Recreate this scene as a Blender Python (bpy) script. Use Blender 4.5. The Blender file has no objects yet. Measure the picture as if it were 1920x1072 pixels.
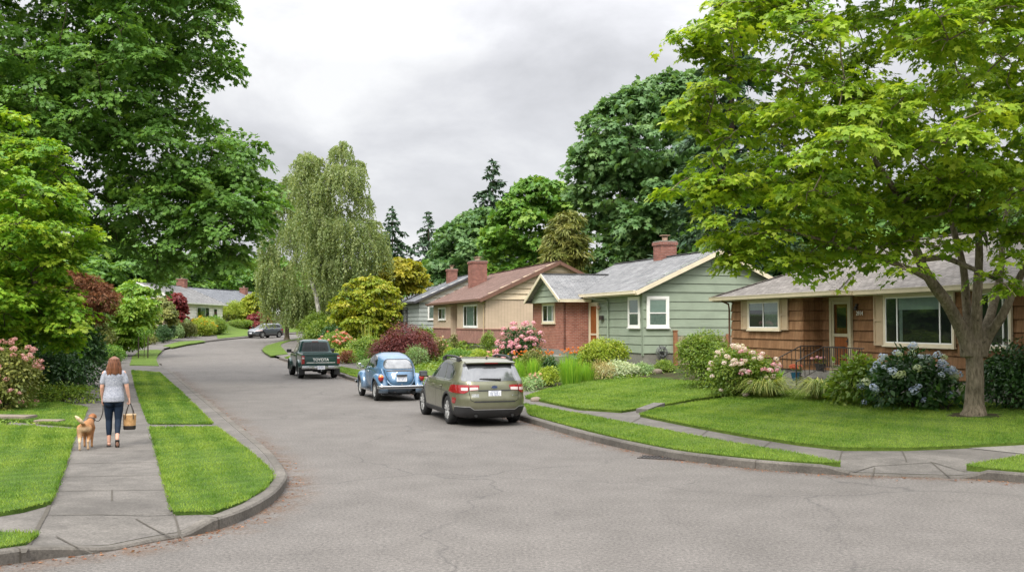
import bpy, bmesh, math, random
import numpy as np
from mathutils import Vector, Matrix
from mathutils.bvhtree import BVHTree
from mathutils.geometry import delaunay_2d_cdt
R = math.radians
scene = bpy.context.scene
COL = scene.collection
# ------------------------------------------------------------------ camera
F = 1950.0; CX, CY = 960.0, 536.0; CAMH = 2.45
PITCH = math.atan(70 / F)
cam_d = bpy.data.cameras.new('camera'); cam_d.sensor_width = 36; cam_d.lens = 36 * F / 1920
cam_d.clip_start = .1; cam_d.clip_end = 3000
cam = bpy.data.objects.new('camera', cam_d); COL.objects.link(cam)
cam.location = (0, 0, CAMH); cam.rotation_euler = (R(90) + PITCH, 0, 0)
scene.camera = cam
# ------------------------------------------------------------------ exposure
scene.view_settings.view_transform = 'Standard'; scene.view_settings.look = 'None'
scene.view_settings.exposure = 0.58; scene.view_settings.gamma = 1
scene.render.film_transparent = False
scene.cycles.use_denoising = True
scene.cycles.max_bounces = 12; scene.cycles.transparent_max_bounces = 8
scene.cycles.diffuse_bounces = 6; scene.cycles.glossy_bounces = 3; scene.cycles.transmission_bounces = 6
# ------------------------------------------------------------------ sky and sun: bright overcast
SUN_EL, SUN_AZ = R(48), R(-158)          # azimuth from +Y, clockwise: behind the camera to the left
world = bpy.data.worlds.new('World'); scene.world = world; world.use_nodes = True
def build_world():
    nt = world.node_tree; nt.nodes.clear(); N = nt.nodes.new; L = nt.links.new
    out = N('ShaderNodeOutputWorld'); bg = N('ShaderNodeBackground'); bg2 = N('ShaderNodeBackground'); mix = N('ShaderNodeMixShader')
    sky = N('ShaderNodeTexSky'); sky.sky_type = 'NISHITA'; sky.sun_disc = False
    sky.sun_elevation = SUN_EL; sky.sun_rotation = SUN_AZ
    bg.inputs['Strength'].default_value = .10; L(sky.outputs[0], bg.inputs[0])
    tc = N('ShaderNodeTexCoord'); sep = N('ShaderNodeSeparateXYZ'); L(tc.outputs['Generated'], sep.inputs[0])
    def m(op, a, b=None, clamp=False):
        n = N('ShaderNodeMath'); n.operation = op; n.use_clamp = clamp
        for k, v in enumerate((a, b)):
            if v is None: continue
            if isinstance(v, (int, float)): n.inputs[k].default_value = v
            else: L(v, n.inputs[k])
        return n.outputs[0]
    zz = m('MAXIMUM', sep.outputs[2], 0.0)
    den = m('ADD', zz, .30)
    cx, cy = m('DIVIDE', sep.outputs[0], den), m('DIVIDE', sep.outputs[1], den)
    comb = N('ShaderNodeCombineXYZ'); L(cx, comb.inputs[0]); L(cy, comb.inputs[1]); comb.inputs[2].default_value = 4.3
    n1 = N('ShaderNodeTexNoise'); n1.inputs['Scale'].default_value = 4.6; n1.inputs['Detail'].default_value = 7; n1.inputs['Roughness'].default_value = .55; n1.inputs['Distortion'].default_value = .25
    mp = N('ShaderNodeMapping'); mp.inputs['Scale'].default_value = (1, .6, 1.9); mp.inputs['Location'].default_value = (3.1, .4, 1.7); L(tc.outputs['Generated'], mp.inputs[0]); L(mp.outputs[0], n1.inputs['Vector'])
    r1 = N('ShaderNodeValToRGB'); e = r1.color_ramp.elements
    e[0].position = .29; e[0].color = (.56, .562, .58, 1); e[1].position = .66; e[1].color = (.98, .98, .985, 1)
    k = r1.color_ramp.elements.new(.48); k.color = (.74, .74, .765, 1)
    L(n1.outputs['Fac'], r1.inputs['Fac'])
    grad = m('ADD', m('MULTIPLY', m('MAXIMUM', m('SUBTRACT', zz, .24), 0.0), 4.1), .70)      # an overcast sky is up to three times brighter overhead
    L(r1.outputs[0], bg2.inputs['Color']); L(grad, bg2.inputs['Strength'])
    mix.inputs[0].default_value = .93
    L(bg.outputs[0], mix.inputs[1]); L(bg2.outputs[0], mix.inputs[2]); L(mix.outputs[0], out.inputs[0])
build_world()
sun_d = bpy.data.lights.new('sun', 'SUN'); sun_d.energy = 2.3; sun_d.angle = R(24); sun_d.color = (1, .95, .87)
sun = bpy.data.objects.new('sun', sun_d); COL.objects.link(sun)
_d = Vector((math.sin(SUN_AZ) * math.cos(SUN_EL), math.cos(SUN_AZ) * math.cos(SUN_EL), math.sin(SUN_EL)))
sun.rotation_euler = _d.to_track_quat('Z', 'Y').to_euler(); sun.location = (0, 0, 40)
rng = np.random.default_rng(7); random.seed(7)
# ------------------------------------------------------------------ terrain
CL = np.array([(13, -20), (6, 0), (2.6, 10), (-3.4, 26), (-12.4, 50), (-20, 70), (-24, 85), (-26.2, 103), (-26.6, 119), (-23.5, 135), (-12, 160), (10, 190), (60, 230)], float)
def _sp(t): return 8 * np.logaddexp(0, t / 8)
def zroad(y): return .0175 * _sp(y - 66) - .006 * _sp(y - 150)
def cl_dist(x, y):
    x = np.asarray(x, float); y = np.asarray(y, float)
    best = np.full(x.shape, 1e9); side = np.zeros(x.shape)
    for a, b in zip(CL[:-1], CL[1:]):
        d = b - a; l2 = d @ d
        t = np.clip(((x - a[0]) * d[0] + (y - a[1]) * d[1]) / l2, 0, 1)
        qx = x - (a[0] + t * d[0]); qy = y - (a[1] + t * d[1]); dd = np.hypot(qx, qy)
        s = d[0] * qy - d[1] * qx                # > 0 on the left
        m = dd < best; best = np.where(m, dd, best); side = np.where(m, s, side)
    return best, side
def T(x, y):
    d, s = cl_dist(x, y); y = np.asarray(y, float)
    ar = np.interp(y, [12, 18, 24, 32, 43, 63, 85, 120, 200], [0, .10, .2, .34, .62, .95, 1.1, 1.6, 2.5])
    al = np.interp(y, [12, 20, 45, 70, 95, 120, 160], [0, .06, .2, .5, 1.2, 1.75, 2.2])
    q = np.clip((d - 7.6) / 9.5, 0, 1); q = q * q * (3 - 2 * q)
    return zroad(y) + q * np.where(s > 0, al, ar)
def Ts(x, y): return float(T(np.array([x]), np.array([y]))[0])
_cp, _sn = math.cos(PITCH), math.sin(PITCH)
def ray(px, py):
    a, b = (px - CX) / F, (CY - py) / F
    return np.array([a, _cp - b * _sn, _sn + b * _cp])
def at(px, py, depth):
    """world point seen at this place of the photograph, `depth` metres ahead"""
    r = ray(px, py); r = r / r[1] * depth
    return Vector((r[0], r[1], CAMH + r[2]))
_tt = np.concatenate([np.linspace(6, 60, 700), np.linspace(60, 260, 900)])
def G(px, py, off=0.0):
    """where the ray through this place meets the ground"""
    r = ray(px, py); r = r / r[1]
    x = r[0] * _tt; z = CAMH + r[2] * _tt
    h = T(x, _tt) + off
    k = int(np.argmax(z < h))
    if not (z < h).any(): k = len(_tt) - 1
    if k:
        a, b = z[k - 1] - h[k - 1], z[k] - h[k]
        f = a / (a - b) if a != b else 0
        y = _tt[k - 1] + (_tt[k] - _tt[k - 1]) * min(max(f, 0), 1)
    else: y = _tt[0]
    x = r[0] * y
    return Vector((x, y, Ts(x, y) + off))
def GP(pts, off=0.0): return [G(a, b, off) for a, b in pts]
def px_of(p):
    q = Vector(p) - Vector((0, 0, CAMH)); f = q.y * _cp + q.z * _sn; u = -q.y * _sn + q.z * _cp
    return CX + F * q.x / f, CY - F * u / f
# ------------------------------------------------------------------ object helpers
def tag(o, label=None, cat=None, group=None, kind=None):
    if label: o['label'] = label
    if cat: o['category'] = cat
    if group: o['group'] = group
    if kind: o['kind'] = kind
    return o
def thing(name, label, cat, loc=(0, 0, 0), rz=0, group=None):
    o = bpy.data.objects.new(name, None); COL.objects.link(o); o.empty_display_size = .2
    o.location = loc; o.rotation_euler = (0, 0, rz)
    return tag(o, label, cat, group)
def link(name, me, parent=None, loc=None):
    o = bpy.data.objects.new(name, me); COL.objects.link(o)
    if parent: o.parent = parent
    if loc is not None: o.location = loc
    return o
def auto_uv(me):
    n = len(me.loops)
    if not n: return
    uv = me.uv_layers.new(name='UVMap')
    co = np.empty(len(me.vertices) * 3, np.float32); me.vertices.foreach_get('co', co); co = co.reshape(-1, 3)
    vi = np.empty(n, np.int32); me.loops.foreach_get('vertex_index', vi)
    nf = len(me.polygons); nrm = np.empty(nf * 3, np.float32); me.polygons.foreach_get('normal', nrm); nrm = nrm.reshape(-1, 3)
    tot = np.empty(nf, np.int32); me.polygons.foreach_get('loop_total', tot)
    h = np.stack([-nrm[:, 1], nrm[:, 0], np.zeros(nf)], 1); ln = np.linalg.norm(h, axis=1)
    flat = ln < 1e-3; h[flat] = (1, 0, 0); ln[flat] = 1; h /= ln[:, None]
    v = np.cross(nrm, h)
    h = np.repeat(h, tot, 0); v = np.repeat(v, tot, 0); c = co[vi]
    out = np.stack([(c * h).sum(1), (c * v).sum(1)], 1).astype(np.float32)
    uv.data.foreach_set('uv', out.ravel())
class MB:
    def __init__(s): s.v = []; s.f = []; s.m = []
    def add(s, vs, fs, m=0):
        k = len(s.v); s.v += [tuple(p) for p in vs]; s.f += [tuple(i + k for i in f) for f in fs]; s.m += [m] * len(fs); return s
    def quad(s, a, b, c, d, m=0): return s.add([a, b, c, d], [(0, 1, 2, 3)], m)
    def poly(s, pts, m=0): return s.add(pts, [tuple(range(len(pts)))], m)
    def box(s, x0, x1, y0, y1, z0, z1, m=0, bev=0):
        if bev > 0:
            return s.bevbox(x0, x1, y0, y1, z0, z1, bev, m)
        vs = [(x, y, z) for z in (z0, z1) for y in (y0, y1) for x in (x0, x1)]
        return s.add(vs, [(0, 2, 3, 1), (4, 5, 7, 6), (0, 1, 5, 4), (1, 3, 7, 5), (3, 2, 6, 7), (2, 0, 4, 6)], m)
    def bevbox(s, x0, x1, y0, y1, z0, z1, b, m=0):
        bm = bmesh.new(); bmesh.ops.create_cube(bm, size=1)
        for v in bm.verts: v.co = Vector(((x0 + x1) / 2 + v.co.x * (x1 - x0), (y0 + y1) / 2 + v.co.y * (y1 - y0), (z0 + z1) / 2 + v.co.z * (z1 - z0)))
        bmesh.ops.bevel(bm, geom=bm.edges[:], offset=b, segments=2, affect='EDGES', profile=.6)
        bm.verts.index_update()
        s.add([v.co.copy() for v in bm.verts], [[v.index for v in f.verts] for f in bm.faces], m); bm.free(); return s
    def obox(s, c, ax, ay, az, m=0):
        """box from centre and three half-axis vectors"""
        c, ax, ay, az = Vector(c), Vector(ax), Vector(ay), Vector(az)
        vs = [c + i * ax + j * ay + k * az for k in (-1, 1) for j in (-1, 1) for i in (-1, 1)]
        return s.add(vs, [(0, 2, 3, 1), (4, 5, 7, 6), (0, 1, 5, 4), (1, 3, 7, 5), (3, 2, 6, 7), (2, 0, 4, 6)], m)
    def bar(s, a, b, w, h=None, m=0, up=(0, 0, 1)):
        a, b = Vector(a), Vector(b); d = (b - a); l = d.length; d.normalize(); h = h or w
        x = d.cross(Vector(up))
        if x.length < 1e-4: x = d.cross(Vector((1, 0, 0)))
        x.normalize(); y = x.cross(d)
        return s.obox((a + b) / 2, x * w / 2, y * h / 2, d * l / 2, m)
    def prism(s, pts, dirv, m=0):
        """flat polygon pts extruded by dirv, closed"""
        n = len(pts); d = Vector(dirv); p = [Vector(q) for q in pts]; vs = p + [q + d for q in p]
        fs = [tuple(range(n))[::-1], tuple(range(n, 2 * n))] + [(i, (i + 1) % n, n + (i + 1) % n, n + i) for i in range(n)]
        return s.add(vs, fs, m)
    def tube(s, pts, rad, n=8, m=0, cap=True, jit=0):
        pts = [Vector(p) for p in pts]; k = len(pts)
        rad = [rad] * k if isinstance(rad, (int, float)) else list(rad)
        t0 = (pts[1] - pts[0]).normalized(); x = t0.orthogonal().normalized(); vs = []
        for i, p in enumerate(pts):
            t = (pts[min(i + 1, k - 1)] - pts[max(i - 1, 0)]).normalized()
            x = (x - t * x.dot(t)); x = x.normalized() if x.length > 1e-6 else t.orthogonal().normalized(); y = t.cross(x)
            for j in range(n):
                a = 2 * math.pi * j / n; r = rad[i] * (1 + (random.uniform(-jit, jit) if jit else 0))
                vs.append(p + (x * math.cos(a) + y * math.sin(a)) * r)
        fs = [(i * n + j, i * n + (j + 1) % n, (i + 1) * n + (j + 1) % n, (i + 1) * n + j) for i in range(k - 1) for j in range(n)]
        if cap: fs += [tuple(range(n))[::-1], tuple(range((k - 1) * n, k * n))]
        return s.add(vs, fs, m)
    def lathe(s, prof, o=(0, 0, 0), ax=(0, 0, 1), n=24, m=0, cap=True):
        """prof = [(r, h)...] turned about axis ax through o"""
        o, ax = Vector(o), Vector(ax).normalized(); x = ax.orthogonal().normalized(); y = ax.cross(x); vs = []
        for r, h in prof:
            for j in range(n):
                a = 2 * math.pi * j / n; vs.append(o + ax * h + (x * math.cos(a) + y * math.sin(a)) * r)
        k = len(prof)
        fs = [(i * n + j, i * n + (j + 1) % n, (i + 1) * n + (j + 1) % n, (i + 1) * n + j) for i in range(k - 1) for j in range(n)]
        if cap and prof[0][0] > 1e-4: fs.append(tuple(range(n))[::-1])
        if cap and prof[-1][0] > 1e-4: fs.append(tuple(range((k - 1) * n, k * n)))
        return s.add(vs, fs, m)
    def ell(s, c, r, seg=10, ring=7, m=0, noise=0):
        c = Vector(c); r = (r, r, r) if isinstance(r, (int, float)) else r; vs = []; fs = []
        for i in range(ring + 1):
            p = math.pi * i / ring
            for j in range(seg):
                a = 2 * math.pi * j / seg; q = 1 + (random.uniform(-noise, noise) if noise else 0)
                vs.append(c + Vector((r[0] * math.sin(p) * math.cos(a) * q, r[1] * math.sin(p) * math.sin(a) * q, -r[2] * math.cos(p) * q)))
        for i in range(ring):
            for j in range(seg): fs.append((i * seg + j, i * seg + (j + 1) % seg, (i + 1) * seg + (j + 1) % seg, (i + 1) * seg + j))
        return s.add(vs, fs, m)
    def mesh(s, name, mats, smooth=None, uv=True):
        me = bpy.data.meshes.new(name); me.from_pydata(s.v, [], s.f)
        mats = mats if isinstance(mats, (list, tuple)) else [mats]
        for mm in mats: me.materials.append(mm)
        if len(mats) > 1: me.polygons.foreach_set('material_index', s.m)
        bm = bmesh.new(); bm.from_mesh(me); bmesh.ops.remove_doubles(bm, verts=bm.verts, dist=1e-5) if smooth else None
        bmesh.ops.recalc_face_normals(bm, faces=bm.faces); bm.to_mesh(me); bm.free()
        if smooth is not None:
            me.shade_smooth()
            if smooth < 180: me.set_sharp_from_angle(angle=R(smooth))
        if uv: auto_uv(me)
        return me
    def build(s, name, mats, parent=None, smooth=None, loc=None):
        return link(name, s.mesh(name, mats, smooth), parent, loc)
def copy_tree(o, parent=None):
    c = o.copy(); COL.objects.link(c)
    if parent: c.parent = parent
    for ch in list(o.children): copy_tree(ch, c)
    return c
# ------------------------------------------------------------------ materials
MATS = {}
class NG:
    def __init__(s, name):
        s.mat = bpy.data.materials.new(name); s.mat.use_nodes = True; s.t = s.mat.node_tree; s.p = s.t.nodes['Principled BSDF']
        s.out = s.t.nodes['Material Output']; MATS[name] = s.mat
    def n(s, typ, **kw):
        k = s.t.nodes.new('ShaderNode' + typ)
        for a, b in kw.items(): setattr(k, a, b)
        return k
    def l(s, a, b): s.t.links.new(a, b)
    def set(s, node, name, v):
        if hasattr(v, 'is_output') or isinstance(v, bpy.types.NodeSocket): s.l(v, node.inputs[name])
        elif isinstance(v, (tuple, list)) and len(v) == 3 and node.inputs[name].type == 'RGBA': node.inputs[name].default_value = (*v, 1)
        else: node.inputs[name].default_value = v
    def coord(s, kind='Object', scale=(1, 1, 1)):
        if kind == 'World':
            o = s.n('NewGeometry').outputs['Position']
        elif kind == 'UV': o = s.n('UVMap', uv_map='UVMap').outputs[0]
        else: o = s.n('TexCoord').outputs[kind]
        mp = s.n('Mapping'); mp.inputs['Scale'].default_value = scale; s.l(o, mp.inputs[0]); return mp.outputs[0]
    def noise(s, vec, scale, detail=4, rough=.55, dist=0, out='Fac'):
        k = s.n('TexNoise'); s.l(vec, k.inputs['Vector']); k.inputs['Scale'].default_value = scale; k.inputs['Detail'].default_value = detail
        k.inputs['Roughness'].default_value = rough; k.inputs['Distortion'].default_value = dist; return k.outputs[out]
    def ramp(s, fac, stops):
        k = s.n('ValToRGB'); e = k.color_ramp.elements
        while len(e) < len(stops): e.new(.5)
        for i, (p, c) in enumerate(stops):
            e[i].position = p; e[i].color = (c, c, c, 1) if isinstance(c, (int, float)) else (*c, 1)
        s.l(fac, k.inputs[0]); return k.outputs[0]
    def mix(s, fac, a, b, mode='MIX'):
        k = s.n('Mix', data_type='RGBA', blend_type=mode)
        s.set(k, 0, fac)
        for i, v in ((6, a), (7, b)):
            if isinstance(v, bpy.types.NodeSocket): s.l(v, k.inputs[i])
            else: k.inputs[i].default_value = (*v, 1) if len(v) == 3 else v
        return k.outputs[2]
    def math(s, op, a, b=0.0, clamp=False):
        k = s.n('Math', operation=op, use_clamp=clamp); s.set(k, 0, a); s.set(k, 1, b); return k.outputs[0]
    def bump(s, h, strength=.3, dist=.02):
        k = s.n('Bump'); k.inputs['Strength'].default_value = strength; k.inputs['Distance'].default_value = dist
        s.l(h, k.inputs['Height']); s.l(k.outputs[0], s.p.inputs['Normal']); return k
    def fin(s, color, rough=.7, metal=0, spec=.5, coat=0):
        s.set(s.p, 'Base Color', color); s.set(s.p, 'Roughness', rough); s.p.inputs['Metallic'].default_value = metal
        s.p.inputs['Specular IOR Level'].default_value = spec; s.p.inputs['Coat Weight'].default_value = coat
        s.p.inputs['Coat Roughness'].default_value = .05
        return s.mat
def sc(c, k): return tuple(min(1, x * k) for x in c)
def plain(name, c, rough=.6, metal=0, var=.18, scale=6, bump=0, bscale=60, spec=.5, coat=0, kind='Object'):
    g = NG(name); v = g.coord(kind); f = g.noise(v, scale, 5)
    col = g.ramp(f, [(.3, sc(c, 1 - var)), (.7, sc(c, 1 + var))])
    if bump: g.bump(g.noise(v, bscale, 4), bump, .01)
    rr = g.ramp(g.noise(v, scale * 3, 3), [(.3, max(0, rough - .06)), (.7, min(1, rough + .06))])
    return g.fin(col, rr, metal, spec, coat)
# ------------------------------------------------------------------ ground materials
def m_asphalt():
    g = NG('asphalt'); w = g.coord('World')
    big = g.noise(w, .16, 4, .6); mid = g.noise(w, 1.3, 5, .6); fine = g.noise(w, 24, 4, .75); grit = g.noise(w, 70, 3, .7)
    c = g.ramp(big, [(.3, (.096, .088, .080)), (.5, (.121, .111, .102)), (.7, (.135, .124, .113))])
    c = g.mix(.4, c, g.ramp(mid, [(.3, (.086, .080, .075)), (.72, (.152, .142, .133))]))
    c = g.mix(1.0, c, g.ramp(fine, [(.30, (.55, .55, .55)), (.50, (1.0, 1.0, 1.0)), (.70, (1.5, 1.49, 1.46))]), 'MULTIPLY')
    c = g.mix(1.0, c, g.ramp(grit, [(.3, (.66, .66, .66)), (.7, (1.36, 1.35, 1.33))]), 'MULTIPLY')
    # long tar-dark cracks that wander over the carriageway
    dv = g.n('VectorMath', operation='ADD'); nz = g.n('TexNoise'); g.l(w, nz.inputs['Vector']); nz.inputs['Scale'].default_value = .55; nz.inputs['Detail'].default_value = 6
    s2 = g.n('VectorMath', operation='SCALE'); g.l(nz.outputs['Color'], s2.inputs[0]); s2.inputs['Scale'].default_value = 1.9
    g.l(w, dv.inputs[0]); g.l(s2.outputs[0], dv.inputs[1])
    vo = g.n('TexVoronoi', feature='DISTANCE_TO_EDGE'); vo.inputs['Scale'].default_value = .17; g.l(dv.outputs[0], vo.inputs['Vector'])
    line = g.ramp(vo.outputs[0], [(.0, 1.0), (.0055, .0)])
    vo2 = g.n('TexVoronoi', feature='DISTANCE_TO_EDGE'); vo2.inputs['Scale'].default_value = 1.1; g.l(dv.outputs[0], vo2.inputs['Vector'])
    line2 = g.ramp(vo2.outputs[0], [(.0, 1.0), (.010, .0)])
    m1 = g.ramp(g.noise(w, .22, 3), [(.34, 0.0), (.50, 1.0)]); m2 = g.ramp(g.noise(w, .35, 3, .5, .4), [(.54, 0.0), (.64, 1.0)])
    fac = g.math('MAXIMUM', g.math('MULTIPLY', line, g.math('MULTIPLY', m1, .55)), g.math('MULTIPLY', line2, g.math('MULTIPLY', m2, .7)))
    c = g.mix(fac, c, (.052, .049, .047))
    hgt = g.math('SUBTRACT', g.math('ADD', g.math('MULTIPLY', fine, .5), grit), g.math('MULTIPLY', fac, 1.5))
    g.bump(hgt, .35, .006)
    return g.fin(c, .88, spec=.25)
def m_concrete(name, base, var=.16):
    g = NG(name); w = g.coord('World')
    a = g.noise(w, .7, 5, .6, .3); b = g.noise(w, 5, 5, .65); f = g.noise(w, 30, 4, .78)
    c = g.ramp(a, [(.3, sc(base, 1 - var)), (.7, sc(base, 1 + var))])
    c = g.mix(1.0, c, g.ramp(b, [(.3, (.84,) * 3), (.7, (1.12,) * 3)]), 'MULTIPLY')
    c = g.mix(1.0, c, g.ramp(f, [(.3, (.62,) * 3), (.7, (1.34,) * 3)]), 'MULTIPLY')
    st = g.ramp(g.noise(w, 1.3, 7, .72, .8), [(.50, 0.0), (.70, .6)])
    c = g.mix(st, c, sc(base, .55))
    g.bump(f, .3, .004); return g.fin(c, .9, spec=.25)
def m_lawn(name, c1, c2, stripe=.0, ang=0):
    g = NG(name); w = g.coord('World')
    a = g.noise(w, .55, 5, .6, .4); b = g.noise(w, 6, 5, .65); f = g.noise(w, 55, 3, .7)
    c = g.ramp(a, [(.32, c1), (.68, c2)])
    c = g.mix(.5, c, g.ramp(b, [(.3, sc(c1, .8)), (.7, sc(c2, 1.15))]))
    c = g.mix(1.0, c, g.ramp(f, [(.3, (.62, .66, .6)), (.72, (1.25, 1.2, 1.15))]), 'MULTIPLY')
    if stripe:
        mp = g.n('Mapping'); mp.inputs['Rotation'].default_value = (0, 0, ang); g.l(g.n('NewGeometry').outputs['Position'], mp.inputs[0])
        wv = g.n('TexWave'); wv.inputs['Scale'].default_value = .62; wv.inputs['Distortion'].default_value = 1.2; wv.inputs['Detail'].default_value = 3; wv.inputs['Detail Scale'].default_value = 1.6
        g.l(mp.outputs[0], wv.inputs['Vector'])
        c = g.mix(1.0, c, g.ramp(wv.outputs['Fac'], [(.25, (1 - stripe,) * 3), (.75, (1 + stripe, 1 + stripe * .9, 1.0))]), 'MULTIPLY')
    dry = g.ramp(g.noise(w, 1.4, 5, .7, .5), [(.63, 0.0), (.78, .5)])
    c = g.mix(dry, c, (c2[0] * 1.55, c2[1] * 1.05, c2[2] * 1.1))
    g.bump(g.math('ADD', f, b), .7, .03); return g.fin(c, .9, spec=.15)
asphalt = m_asphalt()
concrete = m_concrete('sidewalk_concrete', (.122, .112, .100), .26)
kerb_mat = m_concrete('kerb_concrete', (.120, .109, .094), .34)
pale_conc = m_concrete('pale_concrete', (.20, .187, .166))
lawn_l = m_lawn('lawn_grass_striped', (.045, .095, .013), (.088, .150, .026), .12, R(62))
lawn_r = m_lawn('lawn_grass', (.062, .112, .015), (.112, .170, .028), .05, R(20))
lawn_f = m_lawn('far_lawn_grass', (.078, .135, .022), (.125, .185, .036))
def m_soil():
    g = NG('garden_soil'); w = g.coord('World'); a = g.noise(w, 1.1, 5, .65, .5); f = g.noise(w, 30, 4, .7)
    c = g.ramp(a, [(.36, (.035, .050, .016)), (.50, (.060, .045, .028)), (.58, (.060, .105, .022))])
    c = g.mix(1.0, c, g.ramp(f, [(.3, (.5,) * 3), (.7, (1.4,) * 3)]), 'MULTIPLY'); g.bump(f, .9, .05); return g.fin(c, .95, spec=.1)
soil = m_soil()
joint_mat = plain('joint_dirt', (.06, .052, .04), .95, scale=9)
litter_mat = plain('leaf_litter', (.17, .085, .035), .9, var=.5, scale=20)
# ------------------------------------------------------------------ draped sheets
def sheet(name, poly, off, mat, step=1.0, skirt=0, bumpy=0, kind='structure', dip=None):
    """polygon (world xy) triangulated, draped on the terrain at `off`; skirt = depth of the turned-down edge"""
    P = [Vector((p[0], p[1])) for p in poly]
    xs = [p.x for p in P]; ys = [p.y for p in P]; pts = []
    Q = []                                              # subdivide the rim
    for a, b in zip(P, P[1:] + P[:1]):
        k = max(1, int((b - a).length / step)); Q += [a.lerp(b, i / k) for i in range(k)]
    n = len(Q); gx = np.arange(min(xs), max(xs), step); gy = np.arange(min(ys), max(ys), step)
    if len(gx) and len(gy):
        X, Y = np.meshgrid(gx, gy); X = X.ravel() + rng.uniform(-.2, .2, X.size) * step; Y = Y.ravel() + rng.uniform(-.2, .2, Y.size) * step
        ins = inside(X, Y, Q); pts = [Vector((a, b)) for a, b in zip(X[ins], Y[ins])]
    vs, es, fs, *_ = delaunay_2d_cdt(Q + pts, [], [list(range(n))], 1, 1e-4)
    co = np.array([(v.x, v.y) for v in vs]); z = T(co[:, 0], co[:, 1]) + off
    if bumpy:
        z = z + bumpy * (np.sin(co[:, 0] * 1.7 + 1) * np.sin(co[:, 1] * 1.3) + .6 * np.sin(co[:, 0] * 4.1) * np.sin(co[:, 1] * 3.7 + 2))
    if dip: z = z - dip(co)
    V = [(a, b, c) for (a, b), c in zip(co, z)]; Fc = [tuple(f) for f in fs]
    if skirt:
        cnt = {}
        for f in Fc:
            for i in range(len(f)):
                e = (f[i], f[(i + 1) % len(f)]); k = tuple(sorted(e)); cnt.setdefault(k, []).append(e)
        low = {}
        for k, e in cnt.items():
            if len(e) == 1:
                a, b = e[0]
                for q in (a, b):
                    if q not in low: low[q] = len(V); V.append((V[q][0], V[q][1], V[q][2] - skirt))
                Fc.append((b, a, low[a], low[b]))
    me = bpy.data.meshes.new(name); me.from_pydata(V, [], Fc); me.materials.append(mat); me.shade_smooth(); me.set_sharp_from_angle(angle=R(50))
    o = link(name, me); tag(o, kind=kind); return o
def inside(X, Y, Q):
    r = np.zeros(X.shape, bool); n = len(Q)
    for i in range(n):
        a, b = Q[i], Q[(i + 1) % n]
        c = ((a[1] > Y) != (b[1] > Y)); 
        with np.errstate(divide='ignore', invalid='ignore'): xx = (b[0] - a[0]) * (Y - a[1]) / (b[1] - a[1]) + a[0]
        r ^= c & (X < xx)
    return r
def spline(pts, k=6):
    """Catmull-Rom through xy points"""
    p = [np.array(q[:2], float) for q in pts]; p = [2 * p[0] - p[1]] + p + [2 * p[-1] - p[-2]]; out = []
    for i in range(1, len(p) - 2):
        for j in range(k):
            t = j / k; a, b, c, d = p[i - 1], p[i], p[i + 1], p[i + 2]
            out.append(.5 * (2 * b + (c - a) * t + (2 * a - 5 * b + 4 * c - d) * t * t + (3 * b - a - 3 * c + d) * t ** 3))
    return out + [p[-2]]
KH = .14
def offset_line(pts, d):
    out = []
    for i, p in enumerate(pts):
        a = pts[max(i - 1, 0)]; b = pts[min(i + 1, len(pts) - 1)]; t = np.array(b) - np.array(a); t = t / (np.linalg.norm(t) + 1e-9)
        out.append(np.array(p) + np.array([-t[1], t[0]]) * d)
    return out
def kerb(name, line, side, hs, label):
    """stone kerb swept along `line` (road face), top at hs[i] above the road"""
    L = line; W = .16; prof = []
    a = L; b = offset_line(L, side * .025); c = offset_line(L, side * W); V = []; Fc = []
    for i in range(len(L)):
        z = Ts(*L[i]); h = hs[i]
        V += [(*a[i], z - .1), (*a[i], z + max(h - .025, .005)), (*b[i], z + h), (*c[i], z + h), (*c[i], z - .1)]
    for i in range(len(L) - 1):
        for j in range(4): Fc.append((i * 5 + j, i * 5 + j + 1, i * 5 + j + 6, i * 5 + j + 5))
    k = len(L) - 1; Fc += [(0, 1, 2, 3, 4), tuple(k * 5 + j for j in (4, 3, 2, 1, 0))]
    mb = MB(); mb.add(V, Fc); o = mb.build(name, kerb_mat); tag(o, label, 'kerb', kind='structure'); return o
# kerb lines from the photograph (foot of the kerb on the road)
RK_near = GP([(1990, 908), (1920, 905), (1830, 898), (1690, 894), (1555, 889), (1480, 884), (1400, 877), (1320, 868), (1250, 858), (1170, 841), (1100, 824), (1040, 807), (980, 789)])
RK_truck = GP([(980, 789), (800, 745), (660, 713), (634, 704), (560, 684), (523, 673.5)])
RK_far = GP([(508, 669), (496, 662.5), (490.5, 657.5), (491, 653.5), (496, 649), (506, 644.5), (520, 641), (534, 638.5), (552, 635.5), (569, 632)])
LK_near = GP([(-60, 1068), (0, 1060), (100, 1046), (200, 1034), (290, 1016), (375, 1001), (430, 985), (475, 966), (515, 940), (535, 915), (537, 900), (525, 880), (500, 852), (440, 801), (400, 767), (350, 725), (318, 697)])
LK_mid = GP([(303, 686), (295, 674), (298, 664), (308, 657)])
LK_far = GP([(322, 653.5), (350, 646.8), (387, 641.5), (412, 638.6), (459, 634), (510, 629.5), (543, 627), (572, 625)])
def xy(l): return [np.array((p[0], p[1])) for p in l]
rk = spline(xy(RK_near), 5); _e = rk[0]; rk = [np.array(_e + (np.array((34, 12.8)) - _e) * t) for t in (1, .7, .45, .25, .1)] + rk; rk2 = spline(xy(RK_truck), 6); rk3 = spline(xy(RK_far), 4)
lk = spline(xy(LK_near), 5); _e = lk[0]; lk = [np.array(_e + (np.array((-24, 6.0)) - _e) * t) for t in (1, .7, .45, .25, .1)] + lk; lk2 = spline(xy(LK_mid), 4); lk3 = spline(xy(LK_far), 4)
def hs_of(line, f): return [f(i / (len(line) - 1), px_of((p[0], p[1], 0))[0]) for i, p in enumerate(line)]
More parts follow.
